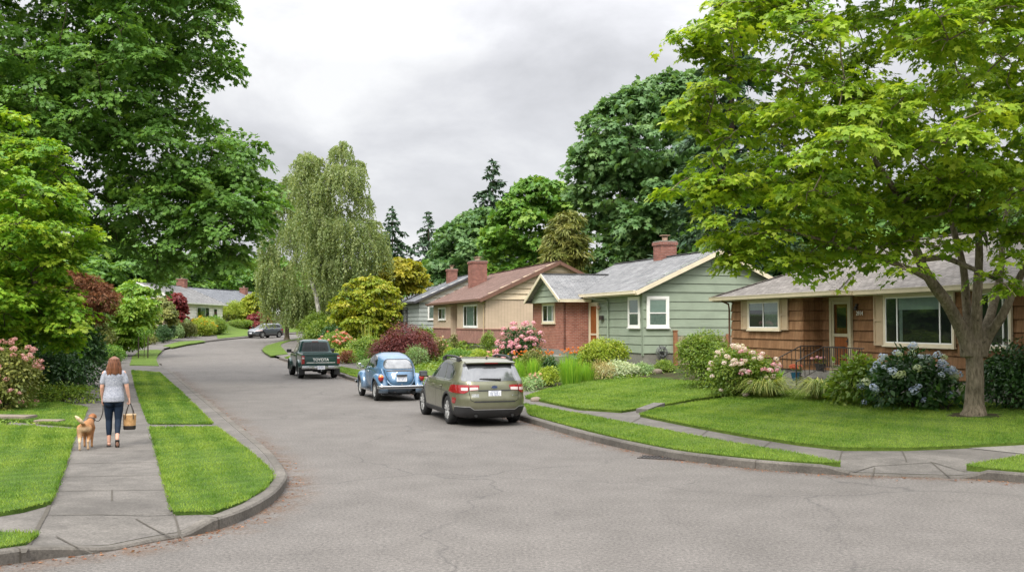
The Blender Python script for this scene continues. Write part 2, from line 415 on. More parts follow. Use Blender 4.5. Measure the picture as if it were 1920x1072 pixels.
ramp_r = lambda t, x: KH if x < 1545 or x > 1850 else (.03 if 1600 < x < 1815 else KH - .11 * min(1, max(0, (x - 1545) / 55 if x < 1700 else (1850 - x) / 35)))
ramp_l = lambda t, x: KH if (x < 60 or x > 400 or t > .55) else (.035 if 215 < x < 350 else KH - .105 * min(1, max(0, (x - 60) / 155 if x < 250 else (400 - x) / 50)))
kerb('kerb', rk, -1, hs_of(rk, ramp_r), None)
kerb('kerb', rk2, -1, [KH] * len(rk2), None)
kerb('kerb', rk3, -1, [KH] * len(rk3), None)
kerb('kerb', lk, 1, hs_of(lk, ramp_l), None)
kerb('kerb', lk2, 1, [KH] * len(lk2), None)
kerb('kerb', lk3, 1, [KH] * len(lk3), None)
_dips = [(p, KH - h) for line, f in ((rk, ramp_r), (lk, ramp_l)) for p, h in zip(line, hs_of(line, f)) if h < KH - .004]
def ramp_dip(co):
    P = np.array([p for p, d in _dips]); D = np.array([d for p, d in _dips]); dd = np.hypot(co[:, :1] - P[:, 0], co[:, 1:] - P[:, 1]); i = dd.argmin(1)
    return D[i] * np.clip(1 - dd.min(1) / 1.5, 0, 1)
def kerb_joints():
    mb = MB()
    for line, side, f in ((rk, -1, ramp_r), (rk2, -1, None), (lk, 1, ramp_l), (lk2, 1, None), (rk3, -1, None)):
        H = hs_of(line, f) if f else [KH] * len(line); c = offset_line(line, side * .158); b = offset_line(line, side * .022); a = offset_line(line, -side * .003); acc = 0
        for i in range(1, len(line)):
            acc += np.linalg.norm(np.array(line[i]) - np.array(line[i - 1]))
            if acc < 2.3: continue
            acc = 0; d = (np.array(line[i]) - np.array(line[i - 1])); d = d / np.linalg.norm(d) * .008; z = Ts(*line[i]); h = H[i]; R_ = [(a[i], z), (a[i], z + max(h - .024, .004)), (b[i], z + h + .003), (c[i], z + h + .003)]
            for (p, z0), (q, z1) in zip(R_, R_[1:]): mb.quad((*(p - d), z0), (*(q - d), z1), (*(q + d), z1), (*(p + d), z0))
    tag(mb.build('kerb', joint_mat), kind='structure')
kerb_joints()
def gutter_dirt():
    g = NG('gutter_dirt'); w = g.coord('World'); n = g.noise(w, 2.6, 6, .7, .6); f = g.noise(w, 26, 4, .75); s = g.n('SeparateXYZ'); g.l(g.n('UVMap', uv_map='UVMap').outputs[0], s.inputs[0])
    edge = g.math('SUBTRACT', 1.0, s.outputs[1]); a = g.math('MULTIPLY', g.math('MULTIPLY', g.ramp(n, [(.42, 0.0), (.66, 1.0)]), g.ramp(f, [(.35, .2), (.65, 1.0)])), g.math('POWER', edge, 1.6), True)
    g.set(g.p, 'Alpha', a); g.fin(g.ramp(f, [(.3, (.10, .055, .03)), (.7, (.24, .125, .06))]), .95, spec=.1); V, Fc, UV = [], [], []
    for line, side, wd in ((rk, 1, .55), (lk, -1, .75), (rk2, 1, .4)):
        o = offset_line(line, side * wd); k = len(V)
        for p, q in zip(line, o): V += [(p[0], p[1], Ts(*p) + .004), (q[0], q[1], Ts(*q) + .004)]; UV += [0, 1]
        Fc += [(k + 2 * i, k + 2 * i + 1, k + 2 * i + 3, k + 2 * i + 2) for i in range(len(line) - 1)]
    me = bpy.data.meshes.new('road'); me.from_pydata(V, [], Fc); u = me.uv_layers.new(name='UVMap'); vi = [l.vertex_index for l in me.loops]
    for i, v in enumerate(vi): u.data[i].uv = (0, UV[v])
    me.materials.append(g.mat); tag(link('road', me), kind='structure')
gutter_dirt()
# base ground, carriageway, pavements
def ground_sheet():
    xs = np.concatenate([np.linspace(-900, -120, 10), np.linspace(-110, 110, 90), np.linspace(120, 900, 10)])
    ys = np.concatenate([np.linspace(-60, 0, 8), np.linspace(3, 190, 90), np.linspace(200, 1500, 20)])
    X, Y = np.meshgrid(xs, ys); Z = T(X.ravel(), Y.ravel()) - np.interp(Y.ravel(), [118, 136], [.28, .05])
    n = len(xs); V = list(zip(X.ravel(), Y.ravel(), Z)); Fc = [(j * n + i, j * n + i + 1, (j + 1) * n + i + 1, (j + 1) * n + i) for j in range(len(ys) - 1) for i in range(n - 1)]
    me = bpy.data.meshes.new('ground'); me.from_pydata(V, [], Fc); me.materials.append(lawn_f); me.shade_smooth(); tag(link('ground', me), kind='structure')
ground_sheet()
road_poly = [(60, -12), (60, 9)] + [p + np.array((0, 0)) for p in offset_line(rk, -.08)] + list(offset_line(rk2, -.08))[1:] + list(offset_line(rk3, -.08)) \
    + [(-15, 139), (2, 160), (18, 175), (12, 182), (-14, 162), (-24, 143)] + list(reversed(offset_line(lk3, .08))) + list(reversed(offset_line(lk2, .08))) + list(reversed(offset_line(lk, .08))) + [(-60, 3), (-60, -12)]
sheet('road', road_poly, 0, asphalt, 1.6)
# pavements: one concrete sheet per side from the kerb back under the yards' edge
rb = offset_line(rk, -.155) + offset_line(rk2, -.155)[1:] + offset_line(rk3, -.155)
r_back = GP([(1990, 800), (1500, 790), (1250, 760), (1060, 738), (985, 740), (880, 722), (760, 702), (680, 686), (638, 678), (600, 664), (575, 652), (566, 643), (573, 633)])
sheet('sidewalk', rb + list(reversed([(q[0], q[1]) for q in r_back])) + [(34, 21)], KH - .006, concrete, .5, dip=ramp_dip)
l_back = GP([(-110, 985), (-60, 900), (20, 800), (100, 735), (150, 690), (178, 668), (205, 656), (245, 649), (285, 644), (322, 638), (350, 633), (400, 629), (500, 620), (575, 615)])
lb = offset_line(lk, .155) + offset_line(lk2, .155) + offset_line(lk3, .155)
sheet('sidewalk', lb + list(reversed([(q[0], q[1]) for q in l_back])) + [(-24, 15)], KH - .006, concrete, .5, dip=ramp_dip)
LO = .165
def lawn(pts, mat=lawn_r, off=LO, step=.5, bumpy=.008, smooth=4, world=None):
    p = xy(GP(pts, off)) if world is None else world
    return sheet('lawn', p, off, mat, step, .09, bumpy)
LAWNS = []
def lw(pts, **k): LAWNS.append((xy(GP(pts, k.get('off', LO))), k)); return lawn(pts, **k)
def kerb_edge(line, d, x0, x1):
    L = offset_line(line, d); q = [p for p in L if x0 <= px_of((p[0], p[1], .15))[0] <= x1]; return q
def lww(W, **k): LAWNS.append((W, k)); return lawn(None, world=W, **k)
# left verge in three mown pieces, then the two beyond the driveways
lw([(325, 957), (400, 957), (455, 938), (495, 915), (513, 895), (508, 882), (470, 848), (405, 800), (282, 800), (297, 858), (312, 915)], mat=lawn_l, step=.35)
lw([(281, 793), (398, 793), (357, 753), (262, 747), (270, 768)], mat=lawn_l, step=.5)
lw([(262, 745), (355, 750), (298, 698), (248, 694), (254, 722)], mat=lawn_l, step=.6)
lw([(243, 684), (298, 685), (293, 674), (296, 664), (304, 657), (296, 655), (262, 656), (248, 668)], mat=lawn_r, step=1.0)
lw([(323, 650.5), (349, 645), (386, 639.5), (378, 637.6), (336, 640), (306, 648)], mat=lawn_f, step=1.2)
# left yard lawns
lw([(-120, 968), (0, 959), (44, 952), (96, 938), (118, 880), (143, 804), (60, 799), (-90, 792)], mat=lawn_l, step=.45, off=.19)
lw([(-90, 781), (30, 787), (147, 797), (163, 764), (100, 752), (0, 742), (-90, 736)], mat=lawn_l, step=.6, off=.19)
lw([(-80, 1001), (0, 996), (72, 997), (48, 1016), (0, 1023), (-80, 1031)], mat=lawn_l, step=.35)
# right verge, the two front lawns of the brown house and the corner piece
lww(kerb_edge(rk, -.19, 986, 1552) + xy(GP([(985, 757), (1090, 776), (1200, 797), (1350, 825), (1500, 850), (1576, 866)], LO)), step=.35)
lww(kerb_edge(rk2, -.19, 530, 978) + xy(GP([(545, 667), (600, 680), (690, 697), (800, 720), (900, 741), (980, 757)], LO)), step=.7)
lw([(1200, 776), (1300, 796), (1400, 814), (1500, 829), (1580, 838), (1700, 838), (1990, 824), (1990, 760), (1800, 752), (1600, 738), (1480, 731), (1390, 741), (1300, 754), (1235, 765)], step=.45, off=.20)
lw([(985, 743), (1085, 764), (1165, 769), (1300, 747), (1432, 729), (1330, 716), (1200, 708), (1090, 714), (1030, 728)], step=.6, off=.20)
lww(kerb_edge(rk, -.19, 1838, 2100) + xy(GP([(1812, 871), (1920, 853), (2040, 842)], LO)), step=.4)
lw([(508, 666.5), (497, 660), (492, 656), (493, 652.5), (500, 647), (522, 641), (536, 638.3), (568, 632.5), (566, 634.5), (546, 638), (528, 644), (526, 648), (532, 654), (540, 663)], step=1.0)
# pale slab of the path at the corner
sheet('path', xy(GP([(1812, 839), (1990, 830), (1990, 846), (1925, 851)], KH)), KH + .004, pale_conc, .8)
# yards behind the pavements
def yard(name, pts, off, mat, step): return sheet(name, pts, off, mat, step)
ry = xy(r_back); ry = ry[:]
sheet('garden_bed', [(60, 21)] + ry + [(-12, 150), (90, 150), (90, 21)], .135 - .03, soil, 2.0, kind='structure')
ly = xy(l_back)
sheet('garden_bed', [(-70, 12)] + ly + [(-15, 160), (-110, 160), (-110, 12)], .135 - .03, soil, 2.0, kind='structure')
# joints of the left pavement and the ramps
def joints():
    mb = MB()
    def line(a, b, w=.02):
        a, b = G(*a, KH), G(*b, KH); n = max(2, int((b - a).length / .4)); d = (b - a).normalized(); s = Vector((-d.y, d.x, 0)) * w / 2
        for i in range(n):
            p, q = a.lerp(b, i / n), a.lerp(b, (i + 1) / n); p.z = Ts(p.x, p.y) + KH + .003 - ramp_dip(np.array([[p.x, p.y]]))[0]; q.z = Ts(q.x, q.y) + KH + .003 - ramp_dip(np.array([[q.x, q.y]]))[0]
            mb.quad(p - s, q - s, q + s, p + s)
    for l in [((118, 893), (307, 890)), ((105, 920), (313, 917)), ((86, 965), (322, 960)), ((127, 868), (302, 866)), ((149, 812), (285, 810)), ((166, 770), (274, 768)), ((180, 738), (262, 736)), ((208, 692), (247, 690)),
              ((105, 1000), (175, 1028)), ((255, 966), (330, 994)), ((325, 958), (345, 1000)), ((210, 918), (210, 938)), ((1640, 868), (1632, 887)), ((1745, 862), (1790, 886)), ((1580, 842), (1572, 866)), ((1690, 842), (1700, 862)), ((1205, 780), (1180, 794)), ((1330, 804), (1310, 820)), ((1450, 824), (1428, 840)),
              ((1100, 770), (1075, 774)), ((1560, 880), (1640, 866)), ((1640, 866), (1750, 863)), ((1750, 863), (1815, 876))]: line(*l)
    line((128, 862), (86, 962), .05); line((86, 962), (44, 1034), .05); line((298, 862), (322, 955), .05); line((283, 800), (298, 860), .045)
    tag(mb.build('path', joint_mat), kind='structure')
joints()
# ------------------------------------------------------------------ building materials
def m_brick(name, c1, c2, mortar, bw=.21, bh=.075):
    g = NG(name); uv = g.coord('UV'); b = g.n('TexBrick'); g.l(uv, b.inputs['Vector'])
    b.inputs['Scale'].default_value = 1; b.inputs['Brick Width'].default_value = bw; b.inputs['Row Height'].default_value = bh
    b.inputs['Mortar Size'].default_value = .007; b.inputs['Mortar Smooth'].default_value = .2; b.inputs['Bias'].default_value = -.1
    b.inputs['Color1'].default_value = (*c1, 1); b.inputs['Color2'].default_value = (*c2, 1); b.inputs['Mortar'].default_value = (*mortar, 1)
    n = g.noise(g.coord(), 2.2, 5, .65); c = g.mix(1.0, b.outputs['Color'], g.ramp(n, [(.3, (.78,) * 3), (.7, (1.18,) * 3)]), 'MULTIPLY')
    g.bump(g.math('MULTIPLY', b.outputs['Fac'], -1.0), .5, .01); return g.fin(c, .88, spec=.2)
def m_shingle(name, c1, c2, w=.32, h=.14):
    g = NG(name); uv = g.coord('UV'); b = g.n('TexBrick'); g.l(uv, b.inputs['Vector'])
    b.inputs['Scale'].default_value = 1; b.inputs['Brick Width'].default_value = w; b.inputs['Row Height'].default_value = h
    b.inputs['Mortar Size'].default_value = .012; b.inputs['Mortar Smooth'].default_value = .6; b.offset = .37
    b.inputs['Color1'].default_value = (*c1, 1); b.inputs['Color2'].default_value = (*c2, 1); b.inputs['Mortar'].default_value = (*sc(c1, .45), 1)
    n = g.noise(g.coord(), 1.1, 6, .7, .4); n2 = g.noise(g.coord(), 25, 3)
    c = g.mix(1.0, b.outputs['Color'], g.ramp(n, [(.3, (.74,) * 3), (.7, (1.2,) * 3)]), 'MULTIPLY')
    c = g.mix(1.0, c, g.ramp(n2, [(.3, (.82,) * 3), (.7, (1.15,) * 3)]), 'MULTIPLY')
    g.bump(g.math('MULTIPLY', b.outputs['Fac'], -1.0), .7, .02); return g.fin(c, .92, spec=.15)
def m_board(name, c, var=.1, grain=26, groove=0, rough=.6):
    """painted boards: faint grain along the board, weathering, optional vertical grooves"""
    g = NG(name); uv = g.coord('UV', (1, grain, 1)); n = g.noise(uv, 1.2, 4, .6); w = g.noise(g.coord(), .8, 6, .65, .5)
    col = g.ramp(n, [(.3, sc(c, 1 - var)), (.7, sc(c, 1 + var))]); col = g.mix(1.0, col, g.ramp(w, [(.3, (.86,) * 3), (.7, (1.1,) * 3)]), 'MULTIPLY')
    h = n
    if groove:
        s = g.n('SeparateXYZ'); g.l(g.coord('UV'), s.inputs[0]); f = g.math('FRACT', g.math('DIVIDE', s.outputs[0], groove))
        k = g.ramp(f, [(0, 0.0), (.05, 1.0), (.95, 1.0), (1, 0.0)]); col = g.mix(1.0, col, g.mix(k, (.55, .52, .5), (1, 1, 1)), 'MULTIPLY'); h = k
    g.bump(h, .25, .008); return g.fin(col, rough, spec=.3)
def m_shake(name, c1, c2):
    g = NG(name); uv = g.coord('UV'); b = g.n('TexBrick'); g.l(uv, b.inputs['Vector'])
    b.inputs['Scale'].default_value = 1; b.inputs['Brick Width'].default_value = .19; b.inputs['Row Height'].default_value = 50
    b.inputs['Mortar Size'].default_value = .004; b.offset = .5; b.inputs['Bias'].default_value = -.2
    b.inputs['Color1'].default_value = (*c1, 1); b.inputs['Color2'].default_value = (*c2, 1); b.inputs['Mortar'].default_value = (*sc(c1, .45), 1)
    gr = g.noise(g.coord('UV', (34, 1.5, 1)), 1.0, 5, .7); n = g.noise(g.coord(), 1.3, 6, .65, .5)
    c = g.mix(1.0, b.outputs['Color'], g.ramp(gr, [(.3, (.72,) * 3), (.7, (1.22,) * 3)]), 'MULTIPLY')
    c = g.mix(1.0, c, g.ramp(n, [(.3, (.74, .72, .70)), (.7, (1.2, 1.2, 1.2))]), 'MULTIPLY')
    g.bump(gr, .5, .012); return g.fin(c, .85, spec=.2)
brick_red = m_brick('red_brick', (.26, .085, .055), (.36, .14, .095), (.33, .27, .23))
brick_dark = m_brick('chimney_brick', (.20, .075, .055), (.31, .125, .09), (.24, .20, .18))
brick_pink = m_brick('wainscot_brick', (.27, .125, .095), (.34, .17, .13), (.36, .27, .24))
roof_grey = m_shingle('grey_shingles', (.165, .168, .172), (.235, .235, .235))
roof_brownish = m_shingle('weathered_shingles', (.138, .125, .113), (.212, .194, .176))
roof_red = m_shingle('red_brown_shingles', (.142, .090, .074), (.185, .118, .097), .3, .16)
roof_pale = m_shingle('pale_grey_shingles', (.165, .163, .16), (.225, .222, .217))
roof_slate = m_shingle('slate_grey_shingles', (.135, .143, .155), (.19, .197, .21))
sage = m_board('sage_paint', (.265, .315, .235)); cream_b = m_board('cream_boards', (.70, .57, .40)); tan_v = m_board('tan_grooved_boards', (.52, .405, .295), groove=.2)
white_b = m_board('white_boards', (.76, .73, .67)); bluegrey_b = m_board('blue_grey_boards', (.20, .255, .30)); grey_b = m_board('grey_boards', (.33, .36, .34)); pink_b = m_board('pinkish_boards', (.56, .40, .30))
shake = m_shake('cedar_shakes', (.215, .112, .052), (.305, .172, .088))
cream = plain('cream_trim', (.66, .58, .42), .45, var=.07, scale=3); white = plain('white_trim', (.78, .77, .73), .4, var=.05, scale=3)
olive_trim = plain('beige_trim', (.43, .375, .245), .45, var=.08, scale=3); brown_trim = plain('brown_trim', (.16, .082, .055), .5, var=.1)
dark_trim = plain('dark_trim', (.06, .058, .062), .5, var=.1); tan_trim = plain('tan_shutter', (.42, .315, .195), .6, var=.08, scale=4)
found = m_concrete('foundation_concrete', (.21, .20, .175)); metal_dark = plain('dark_metal', (.035, .028, .025), .45, var=.2)
soffit = plain('soffit_boards', (.19, .13, .085), .8, var=.1); inside_dark = plain('room_dark', (.018, .02, .019), .9); blind = plain('pale_blind', (.40, .47, .42), .8, var=.06)  # room_dark: near-black colour standing in for the shade of unlit rooms
curtain = plain('curtain_cloth', (.25, .30, .26), .9, var=.2, scale=14); door_wood = m_shake('door_wood', (.28, .095, .028), (.33, .12, .036))
flue = plain('clay_flue', (.36, .24, .17), .8); steel = plain('galvanised_steel', (.42, .42, .43), .4, .8)
def m_glass(name='window_glass', tint=(.66, .72, .70), refl=.12):
    g = NG(name); tr = g.n('BsdfTransparent'); tr.inputs[0].default_value = (*tint, 1); gl = g.n('BsdfGlossy'); gl.inputs['Roughness'].default_value = .03
    gl.inputs[0].default_value = (.9, .93, .95, 1); lw_ = g.n('LayerWeight'); lw_.inputs[0].default_value = .35
    f = g.math('ADD', g.math('MULTIPLY', lw_.outputs['Fresnel'], .55), refl * .4, True); mx = g.n('MixShader'); g.l(f, mx.inputs[0]); g.l(tr.outputs[0], mx.inputs[1]); g.l(gl.outputs[0], mx.inputs[2])
    g.l(mx.outputs[0], g.out.inputs['Surface']); return g.mat
glass = m_glass()
# ------------------------------------------------------------------ house kit (local x along the street front, y inwards)
def zb_near(h): return h.root.location.y < 50
class House:
    def __init__(s, name, label, x, y, eu, zb, cat='house', group=None):
        s.zb = zb; s.root = thing(name, label, cat, (x, y, zb), math.atan2(eu[1], eu[0]), group)
    def P(s, ax, c, a, z, off, out):
        """ax 'u': wall of constant v=c facing -v/+v ; 'v': wall of constant u=c"""
        return (a, c + off * out, z - s.zb) if ax == 'u' else (c + off * out, a, z - s.zb)
    def lap(s, mb, ax, c, out, z0, z1, lf, rf, pitch, t=.022, m=0):
        f = lf if callable(lf) else (lambda z: lf); h = rf if callable(rf) else (lambda z: rf)
        z = z0
        while z < z1 - 1e-4:
            w = min(z + pitch, z1); a0, a1, b0, b1 = f(z), h(z), f(w), h(w)
            if a1 - a0 < .02: break
            if b1 < b0: b0 = b1 = (b0 + b1) / 2
            P = lambda a, zz, o: s.P(ax, c, a, zz, o, out)
            tt = t * (w - z) / pitch; g = min(.028 if zb_near(s) else .05, (w - z) * .3); y = z + g          # a real shadow groove under each board
            mb.quad(P(a0, y, tt), P(a1, y, tt), P(b1, w, 0), P(b0, w, 0), m); mb.quad(P(a0, y, -.05), P(a1, y, -.05), P(a1, y, tt), P(a0, y, tt), m); mb.quad(P(a0, z, -.05), P(a1, z, -.05), P(a1, y, -.05), P(a0, y, -.05), m); mb.quad(P(a0, z, -.05), P(a1, z, -.05), P(a1, z, 0), P(a0, z, 0), m)
            mb.poly([P(a0, y, 0), P(a0, y, tt), P(b0, w, 0)], m); mb.poly([P(a1, y, 0), P(a1, y, tt), P(b1, w, 0)], m)
            z = w
    def flat(s, mb, ax, c, out, z0, z1, a0, a1, t=.0, m=0):
        P = lambda a, zz: s.P(ax, c, a, zz, t, out); mb.quad(P(a0, z0), P(a1, z0), P(a1, z1), P(a0, z1), m)
    def slab(s, mb, ax, c, out, z0, z1, a0, a1, o0, o1, m=0):
        q = [s.P(ax, c, a, z, o, out) for z in (z0, z1) for o in (o0, o1) for a in (a0, a1)]
        mb.add(q, [(0, 2, 3, 1), (4, 5, 7, 6), (0, 1, 5, 4), (1, 3, 7, 5), (3, 2, 6, 7), (2, 0, 4, 6)], m)
    def put(s, name, mb, mats, label=None, parent=None, smooth=None):
        o = mb.build(name, mats, parent or s.root, smooth)
        if label: o['label'] = label
        return o
    def window(s, ax, c, out, a0, a1, z0, z1, vb=(), hb=(), trim=None, tw=.09, blinds=(), sash=None, sill=True, label=None, curtains=()):
        trim = trim or white; sash = sash or white; S = lambda mb, *k: s.slab(mb, ax, c, out, *k)
        f = MB()
        S(f, z0, z1, a0, a0 + tw, .0, .06); S(f, z0, z1, a1 - tw, a1, .0, .06); S(f, z1 - tw, z1, a0 + tw, a1 - tw, .0, .058); S(f, z0, z0 + tw * .8, a0 + tw, a1 - tw, .0, .058)
        w = s.put('window', f, trim, label)
        i0, i1, j0, j1 = a0 + tw, a1 - tw, z0 + tw * .8, z1 - tw; q = MB(); k = .035
        S(q, j0, j1, i0, i0 + k, .008, .045); S(q, j0, j1, i1 - k, i1, .008, .045); S(q, j1 - k, j1, i0 + k, i1 - k, .008, .043); S(q, j0, j0 + k, i0 + k, i1 - k, .008, .043)
        for t in vb: x = i0 + (i1 - i0) * t; S(q, j0 + k, j1 - k, x - k * .7, x + k * .7, .008, .048)
        for t in hb: z = j0 + (j1 - j0) * t; S(q, z - k * .7, z + k * .7, i0 + k, i1 - k, .008, .047)
        s.put('sash', q, sash, parent=w)
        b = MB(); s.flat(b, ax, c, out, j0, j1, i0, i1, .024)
        for (x0, x1, zz0, zz1) in blinds: s.flat(b, ax, c, out, j0 + (j1 - j0) * zz0, j0 + (j1 - j0) * zz1, i0 + (i1 - i0) * x0, i0 + (i1 - i0) * x1, .027, 1)
        for (x0, x1, zz0, zz1) in curtains: s.flat(b, ax, c, out, j0 + (j1 - j0) * zz0, j0 + (j1 - j0) * zz1, i0 + (i1 - i0) * x0, i0 + (i1 - i0) * x1, .0265, 2)
        s.put('curtain', b, [inside_dark, blind, curtain], parent=w)  # back sheet painted near-black as room shade; blinds and curtains lie on it
        p = MB(); s.flat(p, ax, c, out, j0, j1, i0, i1, .034); s.put('pane', p, glass, parent=w)
        if sill: q = MB(); S(q, z0 - .045, z0 - .002, a0 - .04, a1 + .04, .0, .09); s.put('sill', q, trim, parent=w)
        return w
    def roof(s, polys, mat, th=.10, name='roof', label=None):
        mb = MB()
        for p in polys: mb.prism([(a, b, z - s.zb) for a, b, z in p], (0, 0, -th))
        return s.put(name, mb, mat, label)
    def board(s, mb, a, b, w, h, m=0): mb.bar((a[0], a[1], a[2] - s.zb), (b[0], b[1], b[2] - s.zb), w, h, m)
    def gutter(s, runs, mat, drop=.0):
        mb = MB()
        for a, b in runs: s.board(mb, (a[0], a[1], a[2] - .07 - drop), (b[0], b[1], b[2] - .07 - drop), .11, .12)
        for a, b in runs:
            d = Vector(b) - Vector(a); d.z = 0; d.normalize()
            s.board(mb, (a[0], a[1], a[2] - .005 - drop), (b[0], b[1], b[2] - .005 - drop), .13, .022)
        return s.put('gutter', mb, mat)
    def chimney(s, u, v, w, d, z0, z1, roof, mat=None, pots=1, flash=True):
        mat = mat or brick_dark; z0 -= s.zb; z1 -= s.zb; mb = MB()
        mb.box(u - w / 2, u + w / 2, v - d / 2, v + d / 2, z0, z1 - .22); mb.box(u - w / 2 - .05, u + w / 2 + .05, v - d / 2 - .05, v + d / 2 + .05, z1 - .219, z1 - .08)
        o = s.put('chimney', mb, mat, parent=roof); c = MB(); c.box(u - w / 2 - .02, u + w / 2 + .02, v - d / 2 - .02, v + d / 2 + .02, z1 - .079, z1 - .02)
        s.put('cap', c, found, parent=roof)
        f = MB()
        for i in range(pots):
            f = MB(); x = u + (i - (pots - 1) / 2) * w * .5; f.lathe([(.13, z1 - .02), (.13, z1 + .16), (.10, z1 + .17), (.10, z1 - .01)], (x, v, 0), n=12)
            f.box(x - .19, x + .19, v - .19, v + .19, z1 + .24, z1 + .27); f.box(x - .1, x - .07, v - .1, v - .07, z1 + .16, z1 + .245); f.box(x + .07, x + .1, v + .07, v + .1, z1 + .16, z1 + .245)
            s.put('flue', f, [flue], parent=roof)
# ------------------------------------------------------------------ brown shake house with the number 2914
EU1 = (.239, -.971)
def house_brown():
    h = House('brown_house', 'brown cedar shake house numbered 2914 behind the big maple', 9.89, 32.0, EU1, .46)
    zs, zt = .88, 3.34
    w = MB(); pt = .33
    h.lap(w, 'u', .45, -1, zs, zt, -7.99, -2.62, pt, .035)
    h.lap(w, 'v', -2.62, 1, zs, zt, .45, 1.15, pt, .035)
    h.lap(w, 'u', 1.15, -1, zs, zt, -2.62, 10, pt, .035)
    h.lap(w, 'v', -7.99, -1, zs, zt, .45, 9.9, pt, .035); h.lap(w, 'v', 10, 1, zs, zt, 1.15, 9.9, pt, .035); h.lap(w, 'u', 9.9, 1, zs, zt, -7.99, 10, pt, .035)
    h.put('wall', w, shake)
    f = MB()
    for ax, c, o, a0, a1 in (('u', .47, -1, -7.97, -2.64), ('v', -2.64, 1, .47, 1.17), ('u', 1.17, -1, -2.64, 9.98), ('v', -7.97, -1, .47, 9.88), ('v', 9.98, 1, 1.17, 9.88), ('u', 9.88, 1, -7.97, 9.98)):
        h.flat(f, ax, c, o, .1, zs + .01, a0, a1)
    h.put('foundation', f, found)
    e = 3.45; A = (-8.78, 0, e); B = (0, 0, e); C = (0, .7, e); D = (10.8, .7, e); p1 = (-4.39, 4.39, 5.206); p2 = (-4.39, 5.09, 5.206); r0 = (-3.83, 5.65, 5.43); r1 = (5.85, 5.65, 5.43); bl = (-8.78, 10.6, e); br = (10.8, 10.6, e)
    rf = h.roof([[A, B, p1], [B, C, p2, p1], [C, D, r1, r0, p2], [A, p1, p2, r0, bl], [D, br, r1], [br, bl, r0, r1]], roof_brownish)
    rc = MB()
    for a, b in ((B, p1), (A, p1), (p1, p2), (p2, r0), (r0, r1), (D, r1)):
        h.board(rc, (a[0], a[1], a[2] + .012), (b[0], b[1], b[2] + .012), .26, .03)
    h.put('ridge_cap', rc, roof_brownish, parent=rf)
    s = MB()
    for p in ([(-8.7, .05), (-.05, .05), (-.05, 1.15), (-2.62, 1.15), (-2.62, .45), (-8.7, .45)], [(-.05, .72), (10.7, .72), (10.7, 1.15), (-.05, 1.15)], [(-8.7, .45), (-7.99, .45), (-7.99, 10.5), (-8.7, 10.5)]):
        s.poly([(a, b, 3.345 - h.zb) for a, b in p])
    h.put('soffit', s, soffit)
    h.gutter([((-8.84, -.05, e), (.05, -.05, e)), ((.05, .0, e), (.05, .60, e)), ((.0, .65, e), (10.8, .65, e)), ((-8.83, .01, e), (-8.83, 10.6, e))], olive_trim, .0)
    fa = MB()
    for a, b in (((-8.78, .03), (0, .03)), ((-.03, .03), (-.03, .7)), ((0, .73), (10.8, .73)), ((-8.75, .05), (-8.75, 10.6))):
        h.board(fa, (*a, e - .085), (*b, e - .085), .03, .16)
    h.put('fascia', fa, olive_trim)
    d = MB(); d.tube([(-7.9, .0, 3.30 - h.zb), (-7.95, .3, 3.18 - h.zb), (-8.05, .38, 3.0 - h.zb), (-8.05, .38, .6 - h.zb)], .035, 8); h.put('downspout', d, brown_trim, smooth=40)
    # windows
    h.window('u', .415, -1, -6.5, -4.1, 2.22, 3.29, vb=(.5,), trim=cream, blinds=((.52, .98, .62, .98), (.03, .48, .70, .98)), curtains=((.54, .97, .04, .62),), label='slider window in the projecting left wing')
    h.window('u', 1.115, -1, 1.0, 4.26, 1.80, 3.31, vb=(.19, .83), trim=cream, blinds=((.21, .81, .72, .98),), curtains=((.22, .27, .03, .72),), label='large three part picture window')
    h.window('u', 1.115, -1, 5.2, 6.45, 1.80, 3.31, vb=(.33, .8), trim=cream, label='narrow window at the right of the front')
    for a0, a1, z0, z1, c in ((-7.05, -6.53, 2.22, 3.29, .415), (-4.07, -3.55, 2.22, 3.29, .415), (.47, .96, 1.78, 3.31, 1.115)):
        m = MB(); t = .07; S = lambda *k: h.slab(m, 'u', c, -1, *k)
        S(z0, z1, a0, a0 + t, 0, .045); S(z0, z1, a1 - t, a1, 0, .045); zm = (z0 + z1) / 2
        for q0, q1 in ((z0, z0 + t), (zm - t / 2, zm + t / 2), (z1 - t, z1)): S(q0, q1, a0 + t, a1 - t, 0, .043)
        S(z0 + t, zm - t / 2, a0 + t, a1 - t, 0, .02); S(zm + t / 2, z1 - t, a0 + t, a1 - t, 0, .02); h.put('shutter', m, tan_trim)
    # door: storm door before a wooden one
    m = MB(); S = lambda *k: h.slab(m, 'u', 1.115, -1, *k)
    S(.92, 3.30, -1.98, -1.86, 0, .09); S(.92, 3.30, -.84, -.72, 0, .09); S(3.18, 3.30, -1.86, -.84, 0, .088)
    h.put('door_frame', m, olive_trim)
    m = MB(); S(.95, 3.17, -1.855, -.845, .0, .02); dr = h.put('door', m, door_wood, 'wooden front door behind a beige storm door')
    m = MB(); k = .1
    S(.95, 3.17, -1.855, -1.855 + k, .03, .06); S(.95, 3.17, -.845 - k, -.845, .03, .06); S(3.17 - k, 3.17, -1.855 + k, -.845 - k, .03, .058); S(.95, .95 + .16, -1.855 + k, -.845 - k, .03, .058); S(2.02, 2.12, -1.855 + k, -.845 - k, .03, .058)
    h.put('storm_door', m, olive_trim, parent=dr)
    m = MB(); h.flat(m, 'u', 1.115, -1, 2.12, 3.07, -1.755, -.945, .045); h.flat(m, 'u', 1.115, -1, 2.3, 2.95, -1.62, -1.08, .022, 1); h.put('pane', m, [glass, inside_dark], parent=dr)
    m = MB(); S(1.75, 1.98, -.93, -.89, .06, .075); S(1.86, 1.90, -.95, -.86, .075, .12); h.put('handle', m, metal_dark, parent=dr)
